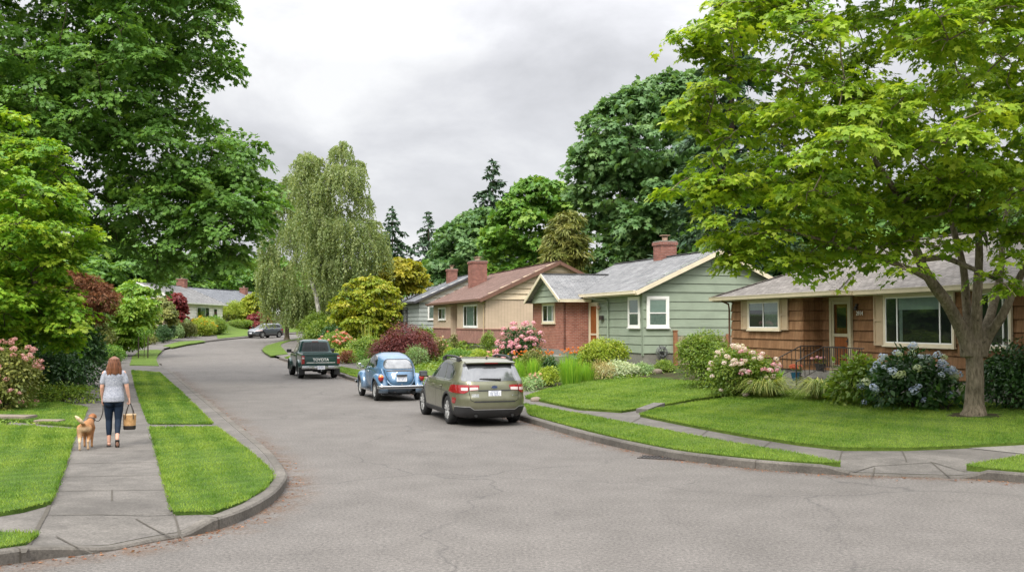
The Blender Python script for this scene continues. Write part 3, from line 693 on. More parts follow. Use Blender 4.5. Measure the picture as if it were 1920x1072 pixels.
    m = MB(); m.lathe([(.0, .0), (.05, .01), (.06, .05), (.045, .12), (0, .13)], (-.45, 1.04, 2.98 - h.zb), (0, 0, -1), 10); h.slab(m, 'u', 1.115, -1, 2.98, 3.06, -.49, -.41, .0, .06)
    h.put('porch_lamp', m, [metal_dark], smooth=40)
    # house number
    txt('house_number', '2914', h.root, (-.46, 1.066, 2.70 - h.zb), .19, white, (R(90), 0, 0))
    # porch, three steps
    m = MB(); zz = h.zb
    m.box(-2.6, 1.2, .3, 1.13, -.3, .90 - zz); h.put('porch', m, found)
    m = MB(); m.box(-2.55, -1.15, -.02, .295, -.3, .745 - zz); m.box(-2.55, -1.15, -.34, -.025, -.3, .60 - zz); m.box(-2.6, -1.1, -.72, -.345, -.3, .46 - zz + .03); h.put('step', m, found)
    return h
def txt(name, body, parent, loc, size, mat, rot, ext=.006, label=None, align='LEFT', sx=1, bold=0):
    cu = bpy.data.curves.new(name, 'FONT'); cu.body = body; cu.size = size; cu.extrude = ext; cu.align_x = align; cu.offset = bold
    o = bpy.data.objects.new('tmp', cu); COL.objects.link(o); dg = bpy.context.evaluated_depsgraph_get(); me = bpy.data.meshes.new_from_object(o.evaluated_get(dg)); bpy.data.objects.remove(o)
    me.name = name; me.materials.clear(); me.materials.append(mat)
    q = link(name, me, parent, loc); q.rotation_euler = rot; q.scale = (sx, 1, 1)
    if label: q['label'] = label
    return q
H1 = house_brown()
# ------------------------------------------------------------------ generic gabled body
def gable_body(h, L, W, zs, ez, k, ov, lower, upper, roofm, trimm, lap=.36, zmid=None, rake_w=.16, u1=0.0, lower_kind='lap', gut=True, brick=None, brick_z=None, fd=.85, open_front=None):
    """front wall v=0, u in [u1-L, u1]; near gable at u=u1; ridge along u"""
    u0 = u1 - L; vm = W / 2; zw = ez - .02 + 0 ; top = ez + k * (vm + ov); lf = lambda z: max(0, (z - ez) / k - ov + 0); rf = lambda z: W - max(0, (z - ez) / k - ov)
    zt = ez - .06; zm = zmid if zmid else zt; w = MB(); b = MB()
    z0 = brick_z if brick_z else zs
    for ax, c, o, a0, a1 in (('u', 0, -1, u0, u1), ('u', W, 1, u0, u1)):
        segs = [(a0, a1)] if not (open_front and o == -1) else open_front
        for s0, s1 in segs:
            (h.lap(w, ax, c, o, z0, zt, s0, s1, lap) if lower_kind == 'lap' else h.flat(w, ax, c, o, z0, zt, s0, s1))
    for c, o in ((u1, 1), (u0, -1)):
        if lower_kind == 'lap': h.lap(w, 'v', c, o, z0, zm, lf, rf, lap)
        else: h.flat(w, 'v', c, o, z0, zm, 0, W)
        if upper is not lower: b = MB()
        mbu = w if upper is lower else b
        h.lap(mbu, 'v', c, o, zm, top - .05, lf, rf, lap, .03 if zb_near(h) else .06)
        if upper is not lower: h.put('gable', b, upper)
    h.put('wall', w, lower)
    if brick:
        m = MB()
        for s0, s1 in (open_front or [(u0, u1)]): h.slab(m, 'u', 0, -1, zs, brick_z, s0, s1, -.02, .05)
        h.slab(m, 'v', u1, 1, zs, brick_z, -.05, W, -.02, .05); h.put('brick_base', m, brick)
        m = MB()
        for s0, s1 in (open_front or [(u0, u1)]): h.slab(m, 'u', 0, -1, brick_z + .001, brick_z + .07, s0, s1, -.01, .09)
        h.slab(m, 'v', u1, 1, brick_z + .001, brick_z + .07, -.09, W, -.01, .09); h.put('ledge', m, brick)
    f = MB()
    for ax, c, o, a0, a1 in (('u', .02, -1, u0 + .02, u1 - .02), ('v', u1 - .02, 1, .02, W - .02), ('v', u0 + .02, -1, .02, W - .02)): h.flat(f, ax, c, o, zs - fd, zs + .02, a0, a1)
    h.put('foundation', f, found)
    ua, ub = u0 - .35, u1 + .35; va, vb = -ov, W + ov
    rf_ = h.roof([[(ua, va, ez), (ub, va, ez), (ub, vm, top), (ua, vm, top)], [(ua, vb, ez), (ub, vb, ez), (ub, vm, top), (ua, vm, top)]], roofm)
    m = MB(); h.board(m, (ua, vm, top + .005), (ub, vm, top + .005), .28, .03); h.put('ridge_cap', m, roofm, parent=rf_)
    for uu in (ub + .018, ua - .018):
        r = MB()
        for v_ in (va, vb):
            n = Vector((0, vm - v_, top - ez)).normalized(); p = Vector((0, -n.z, n.y)) if v_ == va else Vector((0, n.z, n.y))
            dn = -p * (rake_w / 2 - .02) if p.z > 0 else p * (rake_w / 2 - .02)
            a = Vector((uu, v_, ez)) + dn; c = Vector((uu, vm, top)) + dn
            a -= Vector((0, 0, .05)); c -= Vector((0, 0, .05)); d = (c - a).normalized()
            h.board(r, a, c, .035, rake_w)
        h.put('rake_board', r, trimm)
    if gut:
        h.gutter([((ua, va - .055, ez), (ub, va - .055, ez))], trimm)
        m = MB(); h.board(m, (ua, va + .02, ez - .10), (ub, va + .02, ez - .10), .03, .17); h.put('fascia', m, trimm)
        m = MB(); m.poly([(ua, va, ez - .15 - h.zb), (ub, va, ez - .15 - h.zb), (ub, 0, ez - .15 - h.zb), (ua, 0, ez - .15 - h.zb)]); h.put('soffit', m, trimm)
    return rf_, top
# ------------------------------------------------------------------ sage house with the brick porch wing
EU2 = (.2896, -.9571)
def house_sage():
    h = House('green_house', 'sage green lap sided house with a red brick porch wing', 5.42, 43.3, EU2, .83)
    rf, top = gable_body(h, 10.75, 6.9, 1.18, 3.80, .457, .45, sage, sage, roof_grey, cream, lap=.36, rake_w=.17)
    h.chimney(-5.1, 3.45, .86, .8, 4.9, 6.35, rf, pots=1)
    for s in (0,):
        m = MB(); h.slab(m, 'u', 0, -1, 1.1, 3.72, -.05, .03, .0, .03); h.slab(m, 'v', 0, 1, 1.1, 3.72, -.03, .05, .0, .03); h.put('corner_board', m, sage)
    # brick wing
    v0 = -1.29; ua, ub = -10.76, -6.03; b = MB()
    h.slab(b, 'u', v0, -1, 1.22, 3.46, ua, ub, -.1, 0); h.slab(b, 'v', ub, 1, 1.22, 3.46, v0, -.005, -.1, 0); h.slab(b, 'v', ua, -1, 1.22, 3.46, v0, 0, -.1, 0); h.put('brick_wall', b, brick_red)
    f = MB(); h.slab(f, 'u', v0, -1, .4, 1.219, ua, ub, -.1, .04); h.slab(f, 'v', ub, 1, .4, 1.219, v0, -.005, -.1, .04); h.put('foundation', f, found)
    um = (ua + ub) / 2; ez = 3.57; k = .48; half = (ub - ua) / 2 + .35; tz = ez + k * half
    g = MB(); g.v; 
    lf = lambda z: ua - .05 + max(0, (z - 3.44) / k - .28) ; rf2 = lambda z: ub + .05 - max(0, (z - 3.44) / k - .28)
    h.lap(g, 'u', v0 - .05, -1, 3.44, tz - .06, lf, rf2, .30, .03); h.put('gable', g, sage)
    va = v0 - .35; ve = (tz - 3.80) / .457 - .45; e2 = (ez - 3.8) / .457 - .45
    uR, uL = um + half, um - half; du = (3.80 - ez) / k
    wr = h.roof([[(uR, va, ez), (uR, -.06, ez), (uR - du, -.45, 3.815), (um, ve, tz + .01), (um, va, tz)], [(uL, va, ez), (uL, -.06, ez), (uL + du, -.45, 3.815), (um, ve, tz + .01), (um, va, tz)]], roof_grey, label='small gabled roof over the brick wing')
    m = MB(); h.board(m, (um, va, tz + .006), (um, ve, tz + .016), .26, .03); h.put('ridge_cap', m, roof_grey, parent=wr)
    r = MB()
    for a in (uR, uL):
        h.board(r, (a, va - .018, ez - .08), (um, va - .018, tz - .08), .035, .15)
    h.put('rake_board', r, cream)
    h.gutter([((uR + .055, va, ez), (uR + .055, -.1, ez))], cream)
    m = MB(); m.poly([(uR, va, ez - .13 - h.zb), (uR, 0, ez - .13 - h.zb), (ub, 0, ez - .13 - h.zb), (ub, va, ez - .13 - h.zb)]); m.poly([(uL, va, 3.44 - h.zb), (uR, va, 3.44 - h.zb), (uR, v0, 3.44 - h.zb), (uL, v0, 3.44 - h.zb)]); h.put('soffit', m, cream)
    h.window('u', v0, -1, -9.14, -7.29, 2.46, 3.42, vb=(.42, .86), trim=cream, blinds=((.44, .84, .03, .97),), label='window set in the red brick wall')
    h.window('u', -.02, -1, -1.35, -.17, 2.27, 3.57, hb=(.47,), tw=.1, blinds=((.03, .97, .5, .97),), curtains=((.03, .97, .03, .47),), label='double hung window beside the corner')
    h.window('v', .02, 1, .18, 1.2, 2.27, 3.58, hb=(.47,), tw=.11, blinds=((.03, .97, .5, .97),), curtains=((.03, .97, .03, .47),), label='double hung window in the gable end')
    # door in the corner
    m = MB(); S = lambda *a: h.slab(m, 'u', -.02, -1, *a)
    S(1.2, 3.42, -5.98, -5.88, 0, .07); S(1.2, 3.42, -4.95, -4.85, 0, .07); S(3.33, 3.42, -5.88, -4.95, 0, .068); h.put('door_frame', m, cream)
    m = MB(); S(1.22, 3.33, -5.87, -4.96, .0, .025); dr = h.put('door', m, door_wood)
    m = MB(); S(1.22, 3.33, -5.87, -5.80, .03, .05); S(1.22, 3.33, -5.03, -4.96, .03, .05); S(1.9, 1.98, -5.8, -5.03, .03, .048); S(1.22, 1.34, -5.8, -5.03, .03, .048); S(3.25, 3.33, -5.8, -5.03, .03, .048); h.put('storm_door', m, cream, parent=dr)
    m = MB(); S(2.6, 2.8, -4.55, -4.2, .02, .12); h.put('mailbox', m, metal_dark)
    m = MB(); m.lathe([(.03, 0), (.075, .05), (.09, .14), (.05, .2), (.0, .22)], (-4.6, -.13, 3.06 - h.zb), n=10); h.put('porch_lamp', m, flue, smooth=50)
    m = MB(); z = -h.zb; m.tube([(-5.6, -.42, 3.66 + z), (-4.6, -.3, 3.55 + z), (-3.7, -.1, 3.5 + z), (-3.62, -.07, 3.4 + z), (-3.62, -.07, .9 + z)], .04, 8); h.put('downspout', m, sage, smooth=40)
    m = MB(); m.bevbox(.02, .05, 3.2, 3.7, 4.72 + z, 5.12 + z, .008)
    for i in range(6): m.obox((.06, 3.45, 4.78 + z + i * .056), (.018, 0, -.012), (0, .22, 0), (0, 0, .008))
    h.put('vent', m, sage)
    m = MB(); m.box(-7.2, -4.6, -2.6, -1.35, -.3, .62 - h.zb + .35); m.box(-5.95, -4.6, -1.34, -.03, -.3, .36); h.put('step', m, found)
    return h
H2 = house_sage()
# ------------------------------------------------------------------ tan house, red-brown roof
EU3 = (.253, -.9675)
def house_tan():
    h = House('tan_house', 'tan house with a red brown roof and big brick chimney', -1.615, 63.0, EU3, 1.15)
    of = [(-8.47, 0), (-17.5, -10.73)]
    rf, top = gable_body(h, 17.5, 9.2, 1.2, 3.93, .467, .45, tan_v, cream_b, roof_red, brown_trim, lap=.34, zmid=3.86, lower_kind='flat', brick=brick_pink, brick_z=2.05, open_front=of, rake_w=.2)
    m = MB(); h.flat(m, 'u', 1.1, -1, 1.2, 3.87, -10.73, -8.47); h.flat(m, 'v', -10.73, 1, 1.2, 3.87, 0, 1.1); h.flat(m, 'v', -8.47, -1, 1.2, 3.87, 0, 1.1); h.put('porch_wall', m, tan_v)
    h.chimney(-13.2, 2.5, 1.5, 1.1, 4.7, 7.05, rf, pots=2)
    h.window('u', 0, -1, -6.2, -2.05, 2.2, 3.66, vb=(.22, .78), blinds=((.24, .76, .03, .97),), label='wide picture window with white frame')
    h.window('u', 0, -1, -15.2, -12.5, 2.7, 3.62, vb=(.5,), blinds=((.52, .97, .03, .97),), label='small slider window at the far end')
    m = MB(); S = lambda *a: h.slab(m, 'u', 1.1, -1, *a); S(1.3, 3.4, -10.2, -9.1, 0, .04); h.put('door', m, door_wood)
    m = MB(); S2 = lambda *a: h.slab(m, 'v', 0, 1, *a); S2(4.9, 5.35, 4.3, 4.8, .03, .06); h.put('vent', m, tan_trim)
    m = MB(); z = -h.zb; m.tube([(-.9, -.5, 3.85 + z), (-.3, -.35, 3.72 + z), (-.12, -.08, 3.6 + z), (-.12, -.08, 1.3 + z)], .045, 8); h.put('downspout', m, tan_trim, smooth=40)
    m = MB(); m.box(-10.7, -8.4, -1.0, 1.08, -.3, .2); m.box(-10.4, -8.8, -1.6, -1.01, -.3, .05); h.put('step', m, found)
    return h
H3 = house_tan()
def house_grey():
    h = House('grey_house', 'grey roofed house half hidden behind the tan house', -7.5, 84.0, EU3, 1.4)
    rf, top = gable_body(h, 8.5, 9.4, 1.6, 4.22, .45, .45, grey_b, white_b, roof_slate, dark_trim, lap=.34, zmid=4.15, fd=1)
    h.chimney(-4.6, 3.6, .9, .8, 5.4, 7.15, rf)
    h.window('v', .02, 1, .7, 2.9, 2.75, 3.9, vb=(.33, .66), blinds=((.03, .3, .03, .97),), label='white framed gable window')
    h.window('u', -.02, -1, -7.2, -5.8, 2.0, 3.8, vb=(.5,), trim=dark_trim, label='dark front window')
    # lower wing to the far side
    ez, k = 4.12, .42; u0, u1 = -18.5, -8.5; vm = 4.0; tz = ez + k * (vm + .45)
    w = MB(); h.lap(w, 'u', .15, -1, 1.6, ez - .06, u0, u1, .34); h.lap(w, 'v', u0, -1, 1.6, ez - .05, .15, 8, .34); h.put('wing_wall', w, grey_b)
    b = MB(); h.slab(b, 'u', .15, -1, .6, 3.0, -18.4, -13.2, .03, .12); h.put('brick_base', b, brick_red)
    h.roof([[(u0 - .4, -.3, ez), (u1, -.3, ez), (u1, vm, tz), (u0 - .4, vm, tz)], [(u0 - .4, 8.4, ez), (u1, 8.4, ez), (u1, vm, tz), (u0 - .4, vm, tz)]], roof_slate, label='low wing roof of grey shingles')
    h.gutter([((u0 - .4, -.36, ez), (u1, -.36, ez))], dark_trim)
    h.window('u', .13, -1, -12.6, -11.2, 1.9, 3.8, trim=white, label='tall narrow wing window')
    m = MB(); h.slab(m, 'u', .13, -1, 1.7, 3.8, -10.6, -9.5, 0, .04); h.put('door', m, dark_trim)
    return h
H4 = house_grey()
# ------------------------------------------------------------------ houses up the left side, facing the road (local x runs away from the camera)
def far_house(name, label, x, y, ang, zb, L, W, zs, ez, k, walls, gable, roofm, trim, wins, chim=None, brick=None):
    h = House(name, label, x + L * math.cos(ang), y + L * math.sin(ang), (math.cos(ang), math.sin(ang)), zb)
    rf, top = gable_body(h, L, W, zs, ez, k, .5, walls, gable, roofm, trim, lap=.34, fd=1.6)
    for a0, a1, z0, z1, kw in wins: h.window('u', -.02, -1, a0, a1, z0, z1, **kw)
    if chim: h.chimney(*chim, rf, mat=brick or brick_dark)
    return h
# front faces +x: local x -> -Y so that inwards (local y) -> -X?  x_dir=(0,-1) gives y_dir=(1,0); the left row is mirrored by turning 180 deg
far_house('white_house', 'white house with pale roof behind the red maple', -36.7, 115.0, R(88), 2.3, 15.0, 9.5, 2.9, 4.78, .43, white_b, white_b, roof_pale, white,
          [(-13.3, -12.2, 3.3, 4.3, {}), (-9.6, -5.2, 3.05, 4.4, dict(vb=(.3, .7), blinds=((.3, .7, .03, .97),))), (-3.6, -2.2, 3.2, 4.3, {})], (-1.2, 4.75, 1.15, 1.0, 6.4, 8.0))
H5 = None
far_house('blue_house', 'blue grey house with low grey roof beyond the white one', -39.2, 137.0, R(83), 2.6, 17.0, 9.0, 3.2, 5.1, .44, bluegrey_b, bluegrey_b, roof_slate, dark_trim,
          [(-16.0, -11.2, 3.0, 4.7, dict(vb=(.25, .5, .75), tw=.16)), (-7.5, -5, 3.4, 4.6, dict(tw=.14))], None)
far_house('pink_house', 'pinkish tan gabled house farthest up the left side', -44.0, 166.0, R(80), 3.0, 14.0, 7.4, 4.0, 6.2, .42, pink_b, pink_b, roof_slate, brown_trim,
          [(-9, -6, 4.4, 5.8, dict(vb=(.5,)))], (-6.0, 2.4, 1.1, 1.0, 6.4, 8.45))
# ------------------------------------------------------------------ vehicles (local +y forward, x to the right, wheels on z = 0)
def m_paint(name, c, metal=.35, rough=.32):
    g = NG(name); v = g.coord(); n = g.noise(v, 3, 4); dirt = g.ramp(g.noise(v, 7, 6, .7), [(.4, (1, 1, 1)), (.75, (.86, .85, .82))])
    s = g.n('SeparateXYZ'); g.l(v, s.inputs[0]); low = g.ramp(s.outputs[2], [(.25, .55), (.6, .0)])      # road dust kept low on the panels
    col = g.mix(1.0, g.ramp(n, [(.3, sc(c, .94)), (.7, sc(c, 1.06))]), dirt, 'MULTIPLY'); col = g.mix(low, col, (.17, .155, .13))
    r = g.ramp(g.noise(v, 11, 5, .7), [(.35, rough), (.75, rough + .14)])
    return g.fin(col, r, metal, .5, .7)
tyre_m = plain('tyre_rubber', (.022, .022, .022), .85, var=.3, scale=9, spec=.3); alloy = plain('alloy', (.40, .40, .39), .35, .3, .12); black_pl = plain('black_plastic', (.025, .025, .026), .55, var=.15)
chrome = plain('chrome', (.55, .56, .57), .18, 1, .05); red_lens = plain('red_lens', (.26, .010, .012), .12, var=.15, coat=1); orange_lens = plain('orange_lens', (.75, .20, .02), .12, var=.12, coat=1)
white_lens = plain('clear_lens', (.60, .48, .46), .12, var=.1, coat=1); auto_glass = plain('car_glass', (.012, .016, .015), .05, var=.2, spec=.4); rear_glass = plain('tinted_glass', (.07, .075, .08), .12, var=.15, spec=1, coat=1)
plate_m = plain('plate_white', (.74, .75, .78), .45, var=.05); plate_ink = plain('plate_ink', (.20, .24, .36), .5); gap_m = plain('shut_line', (.008, .008, .008), .9); under_m = plain('underbody', (.018, .018, .018), .9)
def shell(levels, n=88, dense=5):
    """closed body skin from stacked outlines (z, y_rear, y_front, half_width, n_rear, n_front)"""
    L = np.array(levels, float); k = len(L); t = np.arange(k); ts = np.linspace(0, k - 1, (k - 1) * dense + 1)
    def cr(col):                                        # monotone-ish cubic through the levels
        p = L[:, col]; d = np.zeros(k)
        for i in range(1, k - 1):
            a, b = p[i] - p[i - 1], p[i + 1] - p[i]; d[i] = 0 if a * b <= 0 else 2 * a * b / (a + b)
        d[0] = p[1] - p[0]; d[-1] = p[-1] - p[-2]; i = np.minimum(ts.astype(int), k - 2); u = ts - i
        return (2 * u**3 - 3 * u**2 + 1) * p[i] + (u**3 - 2 * u**2 + u) * d[i] + (-2 * u**3 + 3 * u**2) * p[i + 1] + (u**3 - u**2) * d[i + 1]
    Z, YR, YF, W, NR, NF = [cr(j) for j in range(6)]; mb = MB(); rings = []
    for z, yr, yf, w, nr, nf in zip(Z, YR, YF, W, NR, NF):
        a = np.linspace(0, 2 * math.pi, 721)[:-1]; c, s = np.cos(a), np.sin(a); e = np.where(s < 0, nr, nf); yc, hy = (yr + yf) / 2, (yf - yr) / 2
        x = w * np.sign(c) * np.abs(c) ** (2 / e); y = yc + hy * np.sign(s) * np.abs(s) ** (2 / e)
        q = np.stack([x, y], 1); d = np.r_[0, np.cumsum(np.linalg.norm(np.diff(np.r_[q, q[:1]], axis=0), axis=1))]; g = np.linspace(0, d[-1], n + 1)[:-1]
        qq = np.r_[q, q[:1]]; rings.append([(np.interp(v, d, qq[:, 0]), np.interp(v, d, qq[:, 1]), z) for v in g])
    vs = [p for r in rings for p in r]; m = len(rings)
    fs = [(i * n + j, i * n + (j + 1) % n, (i + 1) * n + (j + 1) % n, (i + 1) * n + j) for i in range(m - 1) for j in range(n)]
    fs += [tuple(range(n))[::-1], tuple(range((m - 1) * n, m * n))]; mb.add(vs, fs); return mb
def cut(me, cutters, mats, name):
    o = bpy.data.objects.new('tmp', me); COL.objects.link(o); tmp = [o]
    for c in cutters:
        q = bpy.data.objects.new('cut', c); COL.objects.link(q); tmp.append(q); md = o.modifiers.new('b', 'BOOLEAN'); md.operation = 'DIFFERENCE'; md.object = q; md.solver = 'EXACT'
    dg = bpy.context.evaluated_depsgraph_get(); r = bpy.data.meshes.new_from_object(o.evaluated_get(dg))
    for q in tmp: bpy.data.objects.remove(q)
    r.name = name; return r
def wheel_cut(me, centres, rad, xin, mats, name):
    cs = []
    for (x, y, z) in centres:
        m = MB(); s = 1 if x > 0 else -1; m.lathe([(rad, 0), (rad, .9)], (s * xin, y, z), (s, 0, 0), 40); cs.append(m.mesh('c', mats[1], uv=False))
    r = cut(me, cs, mats, name); r.materials.clear()
    for q in mats: r.materials.append(q)
    for p in r.polygons:
        p.material_index = 0
        for (x, y, z) in centres:
            d = math.hypot(p.center.y - y, p.center.z - z); ok = all(math.hypot(r.vertices[i].co.y - y, r.vertices[i].co.z - z) < rad + .004 for i in p.vertices)
            if ok and p.center.x * x > 0: p.material_index = 1
    r.shade_smooth(); r.set_sharp_from_angle(angle=R(38)); return r
class Proj:
    def __init__(s, me):
        me.calc_loop_triangles(); s.t = BVHTree.FromPolygons([v.co for v in me.vertices], [t.vertices for t in me.loop_triangles])
    def hit(s, a, b, ax, off):
        o, d = {'L': ((-5, a, b), (1, 0, 0)), 'R': ((5, a, b), (-1, 0, 0)), 'B': ((a, -6, b), (0, 1, 0)), 'F': ((a, 6, b), (0, -1, 0)), 'T': ((a, b, 5), (0, 0, -1))}[ax]
        p, nn, i, _ = s.t.ray_cast(Vector(o), Vector(d))
        if p is None: return None, None
        if nn.dot(Vector(d)) > 0: nn = -nn
        return p + nn * off, nn
    def panel(s, mb, pts, ax, off=.006, step=.05, m=0, rim=.012):
        pts = [Vector(p) for p in pts]; Q = []
        for a, b in zip(pts, pts[1:] + pts[:1]):
            k = max(1, int((b - a).length / step)); Q += [a.lerp(b, i / k) for i in range(k)]
        xs = [p.x for p in Q]; ys = [p.y for p in Q]; X, Y = np.meshgrid(np.arange(min(xs), max(xs), step), np.arange(min(ys), max(ys), step)); ins = inside(X.ravel(), Y.ravel(), Q)
        vs, es, fs, *_ = delaunay_2d_cdt(Q + [Vector((a, b)) for a, b in zip(X.ravel()[ins], Y.ravel()[ins])], [], [list(range(len(Q)))], 1, 1e-5)
        V = []; Nn = []
        for v in vs:
            p, nn = s.hit(v.x, v.y, ax, off)
            V.append(p); Nn.append(nn)
        F_ = [tuple(f) for f in fs if all(V[i] is not None for i in f)]; used = sorted({i for f in F_ for i in f}); mp = {a: i for i, a in enumerate(used)}; P = [V[i] for i in used]; F2 = [tuple(mp[i] for i in f) for f in F_]
        cnt = {}
        for f in F2:
            for i in range(3): k = (f[i], f[(i + 1) % 3]); cnt[tuple(sorted(k))] = cnt.get(tuple(sorted(k)), []) + [k]
        low = {}
        for k, e in list(cnt.items()):
            if len(e) == 1:
                a, b = e[0]
                for q in (a, b):
                    if q not in low: low[q] = len(P); P.append(P[q] - Nn[used[q]] * (off + rim))
                F2.append((b, a, low[a], low[b]))
        mb.add(P, F2, m); return mb
    def ribbon(s, mb, pts, ax, w=.012, off=.003, m=0, close=False, step=.04):
        pts = [Vector(p) for p in pts]; pts = pts + pts[:1] if close else pts; Q = []
        for a, b in zip(pts, pts[1:]):
            k = max(1, int((b - a).length / step)); Q += [a.lerp(b, i / k) for i in range(k)]
        Q.append(pts[-1]); L = []
        for i, q in enumerate(Q):
            if close: d = Q[(i + 1) % (len(Q) - 1)] - Q[i - 1 if i else -2]
            else: d = Q[min(i + 1, len(Q) - 1)] - Q[max(i - 1, 0)]
            d = d.normalized(); nn = Vector((-d.y, d.x)) * w / 2; a, _ = s.hit(*(q - nn), ax, off); b, _ = s.hit(*(q + nn), ax, off); L.append((a, b))
        for (a, b), (c, d) in zip(L, L[1:]):
            if None in (a, b, c, d): continue
            mb.quad(a, b, d, c, m)
        return mb
def rnd_poly(pts, r=.05, k=4):
    """polygon with rounded corners"""
    pts = [Vector(p) for p in pts]; out = []; n = len(pts)
    for i in range(n):
        a, b, c = pts[i - 1], pts[i], pts[(i + 1) % n]; ra = min(r, (a - b).length * .45, (c - b).length * .45); p0 = b + (a - b).normalized() * ra; p1 = b + (c - b).normalized() * ra
        for j in range(k + 1): t = j / k; out.append((1 - t) ** 2 * p0 + 2 * t * (1 - t) * b + t * t * p1)
    return out
def wheel(root, x, y, rt, w, rr, style, rim_m):
    s = 1 if x > 0 else -1; m = MB(); h = w / 2; o = (x, y, rt)
    m.lathe([(rr * .96, -h * .9), (rr + .015, -h), (rt - .035, -h), (rt - .008, -h * .8), (rt, -h * .45), (rt, h * .45), (rt - .008, h * .8), (rt - .035, h), (rr + .015, h), (rr * .96, h * .9)], o, (s, 0, 0), 40, cap=False)
    for i in range(40):                                  # tread blocks
        a = i * math.pi / 20; d = Vector((0, math.cos(a), math.sin(a))); t = Vector((0, -math.sin(a), math.cos(a)))
        m.obox(Vector(o) + d * (rt - .004), (h * .42, 0, 0), t * .011, d * .007)
    wl = m.build('wheel', [tyre_m], root, 40)
    m = MB()
    if style == 'spoke':
        m.lathe([(rr * .99, h * .86), (rr * .87, h * .86), (rr * .85, h * .45), (rr * .82, h * .3)], o, (s, 0, 0), 36, cap=False); m.lathe([(rr * .86, h * .22), (.0, h * .22)], o, (s, 0, 0), 36, 1)
        for i in range(5):
            for dd in (-.17, .17):
                a = i * 2 * math.pi / 5 + .3; b = a + dd; p0 = Vector((h * .72 * s, math.cos(a + dd * .7) * .07, math.sin(a + dd * .7) * .07)); p1 = Vector((h * .84 * s, math.cos(b) * rr * .93, math.sin(b) * rr * .93))
                m.bar(Vector(o) + p0, Vector(o) + p1, .030, .046, 0, up=(1, 0, 0))
        m.lathe([(.075, h * .55), (.07, h * .78), (.035, h * .82), (0, h * .82)], o, (s, 0, 0), 20)
    else:                                               # pressed steel wheel with cap
        m.lathe([(rr, h * .86), (rr * .93, h * .8), (rr * .80, h * .42), (rr * .62, h * .5), (rr * .56, h * .66), (rr * .42, h * .86), (rr * .2, h * .95), (0, h * .97)], o, (s, 0, 0), 36, cap=False)
        for i in range(8):
            a = i * math.pi / 4; m.lathe([(.022, 0), (.0, .001)], Vector(o) + Vector((h * .5 * s, math.cos(a) * rr * .74, math.sin(a) * rr * .74)), (s, 0, 0), 8, 1)
    m.build('rim', [rim_m, under_m], wl, 40); return wl
def plate(root, c, w=.32, h=.16, nrm=(0, -1, 0)):
    """number plate with rows of illegible strokes like the photograph's"""
    n = Vector(nrm); up = Vector((0, 0, 1)); x = up.cross(n).normalized() * -1; c = Vector(c); m = MB(); m.obox(c, x * w / 2, up * h / 2, n * .006); p = m.build('number_plate', [plate_m], root); m = MB(); r = random.Random(3)
    for i in range(6):
        q = c + n * .0075 + x * (i - 2.5) * w * .125
        m.obox(q - x * .008, x * .004, up * h * .24, n * .001); m.obox(q + up * h * .24 * (1 if i % 2 else -1), x * .012, up * .006, n * .001)
        if i % 3: m.obox(q + x * .01, x * .004, up * h * .24, n * .001)
    m.obox(c + n * .0075 + up * h * .4, x * w * .3, up * .005, n * .001); m.build('lettering', [plate_ink], p); return p
def mirror_pts(P): return [(-a, b) for a, b in P]
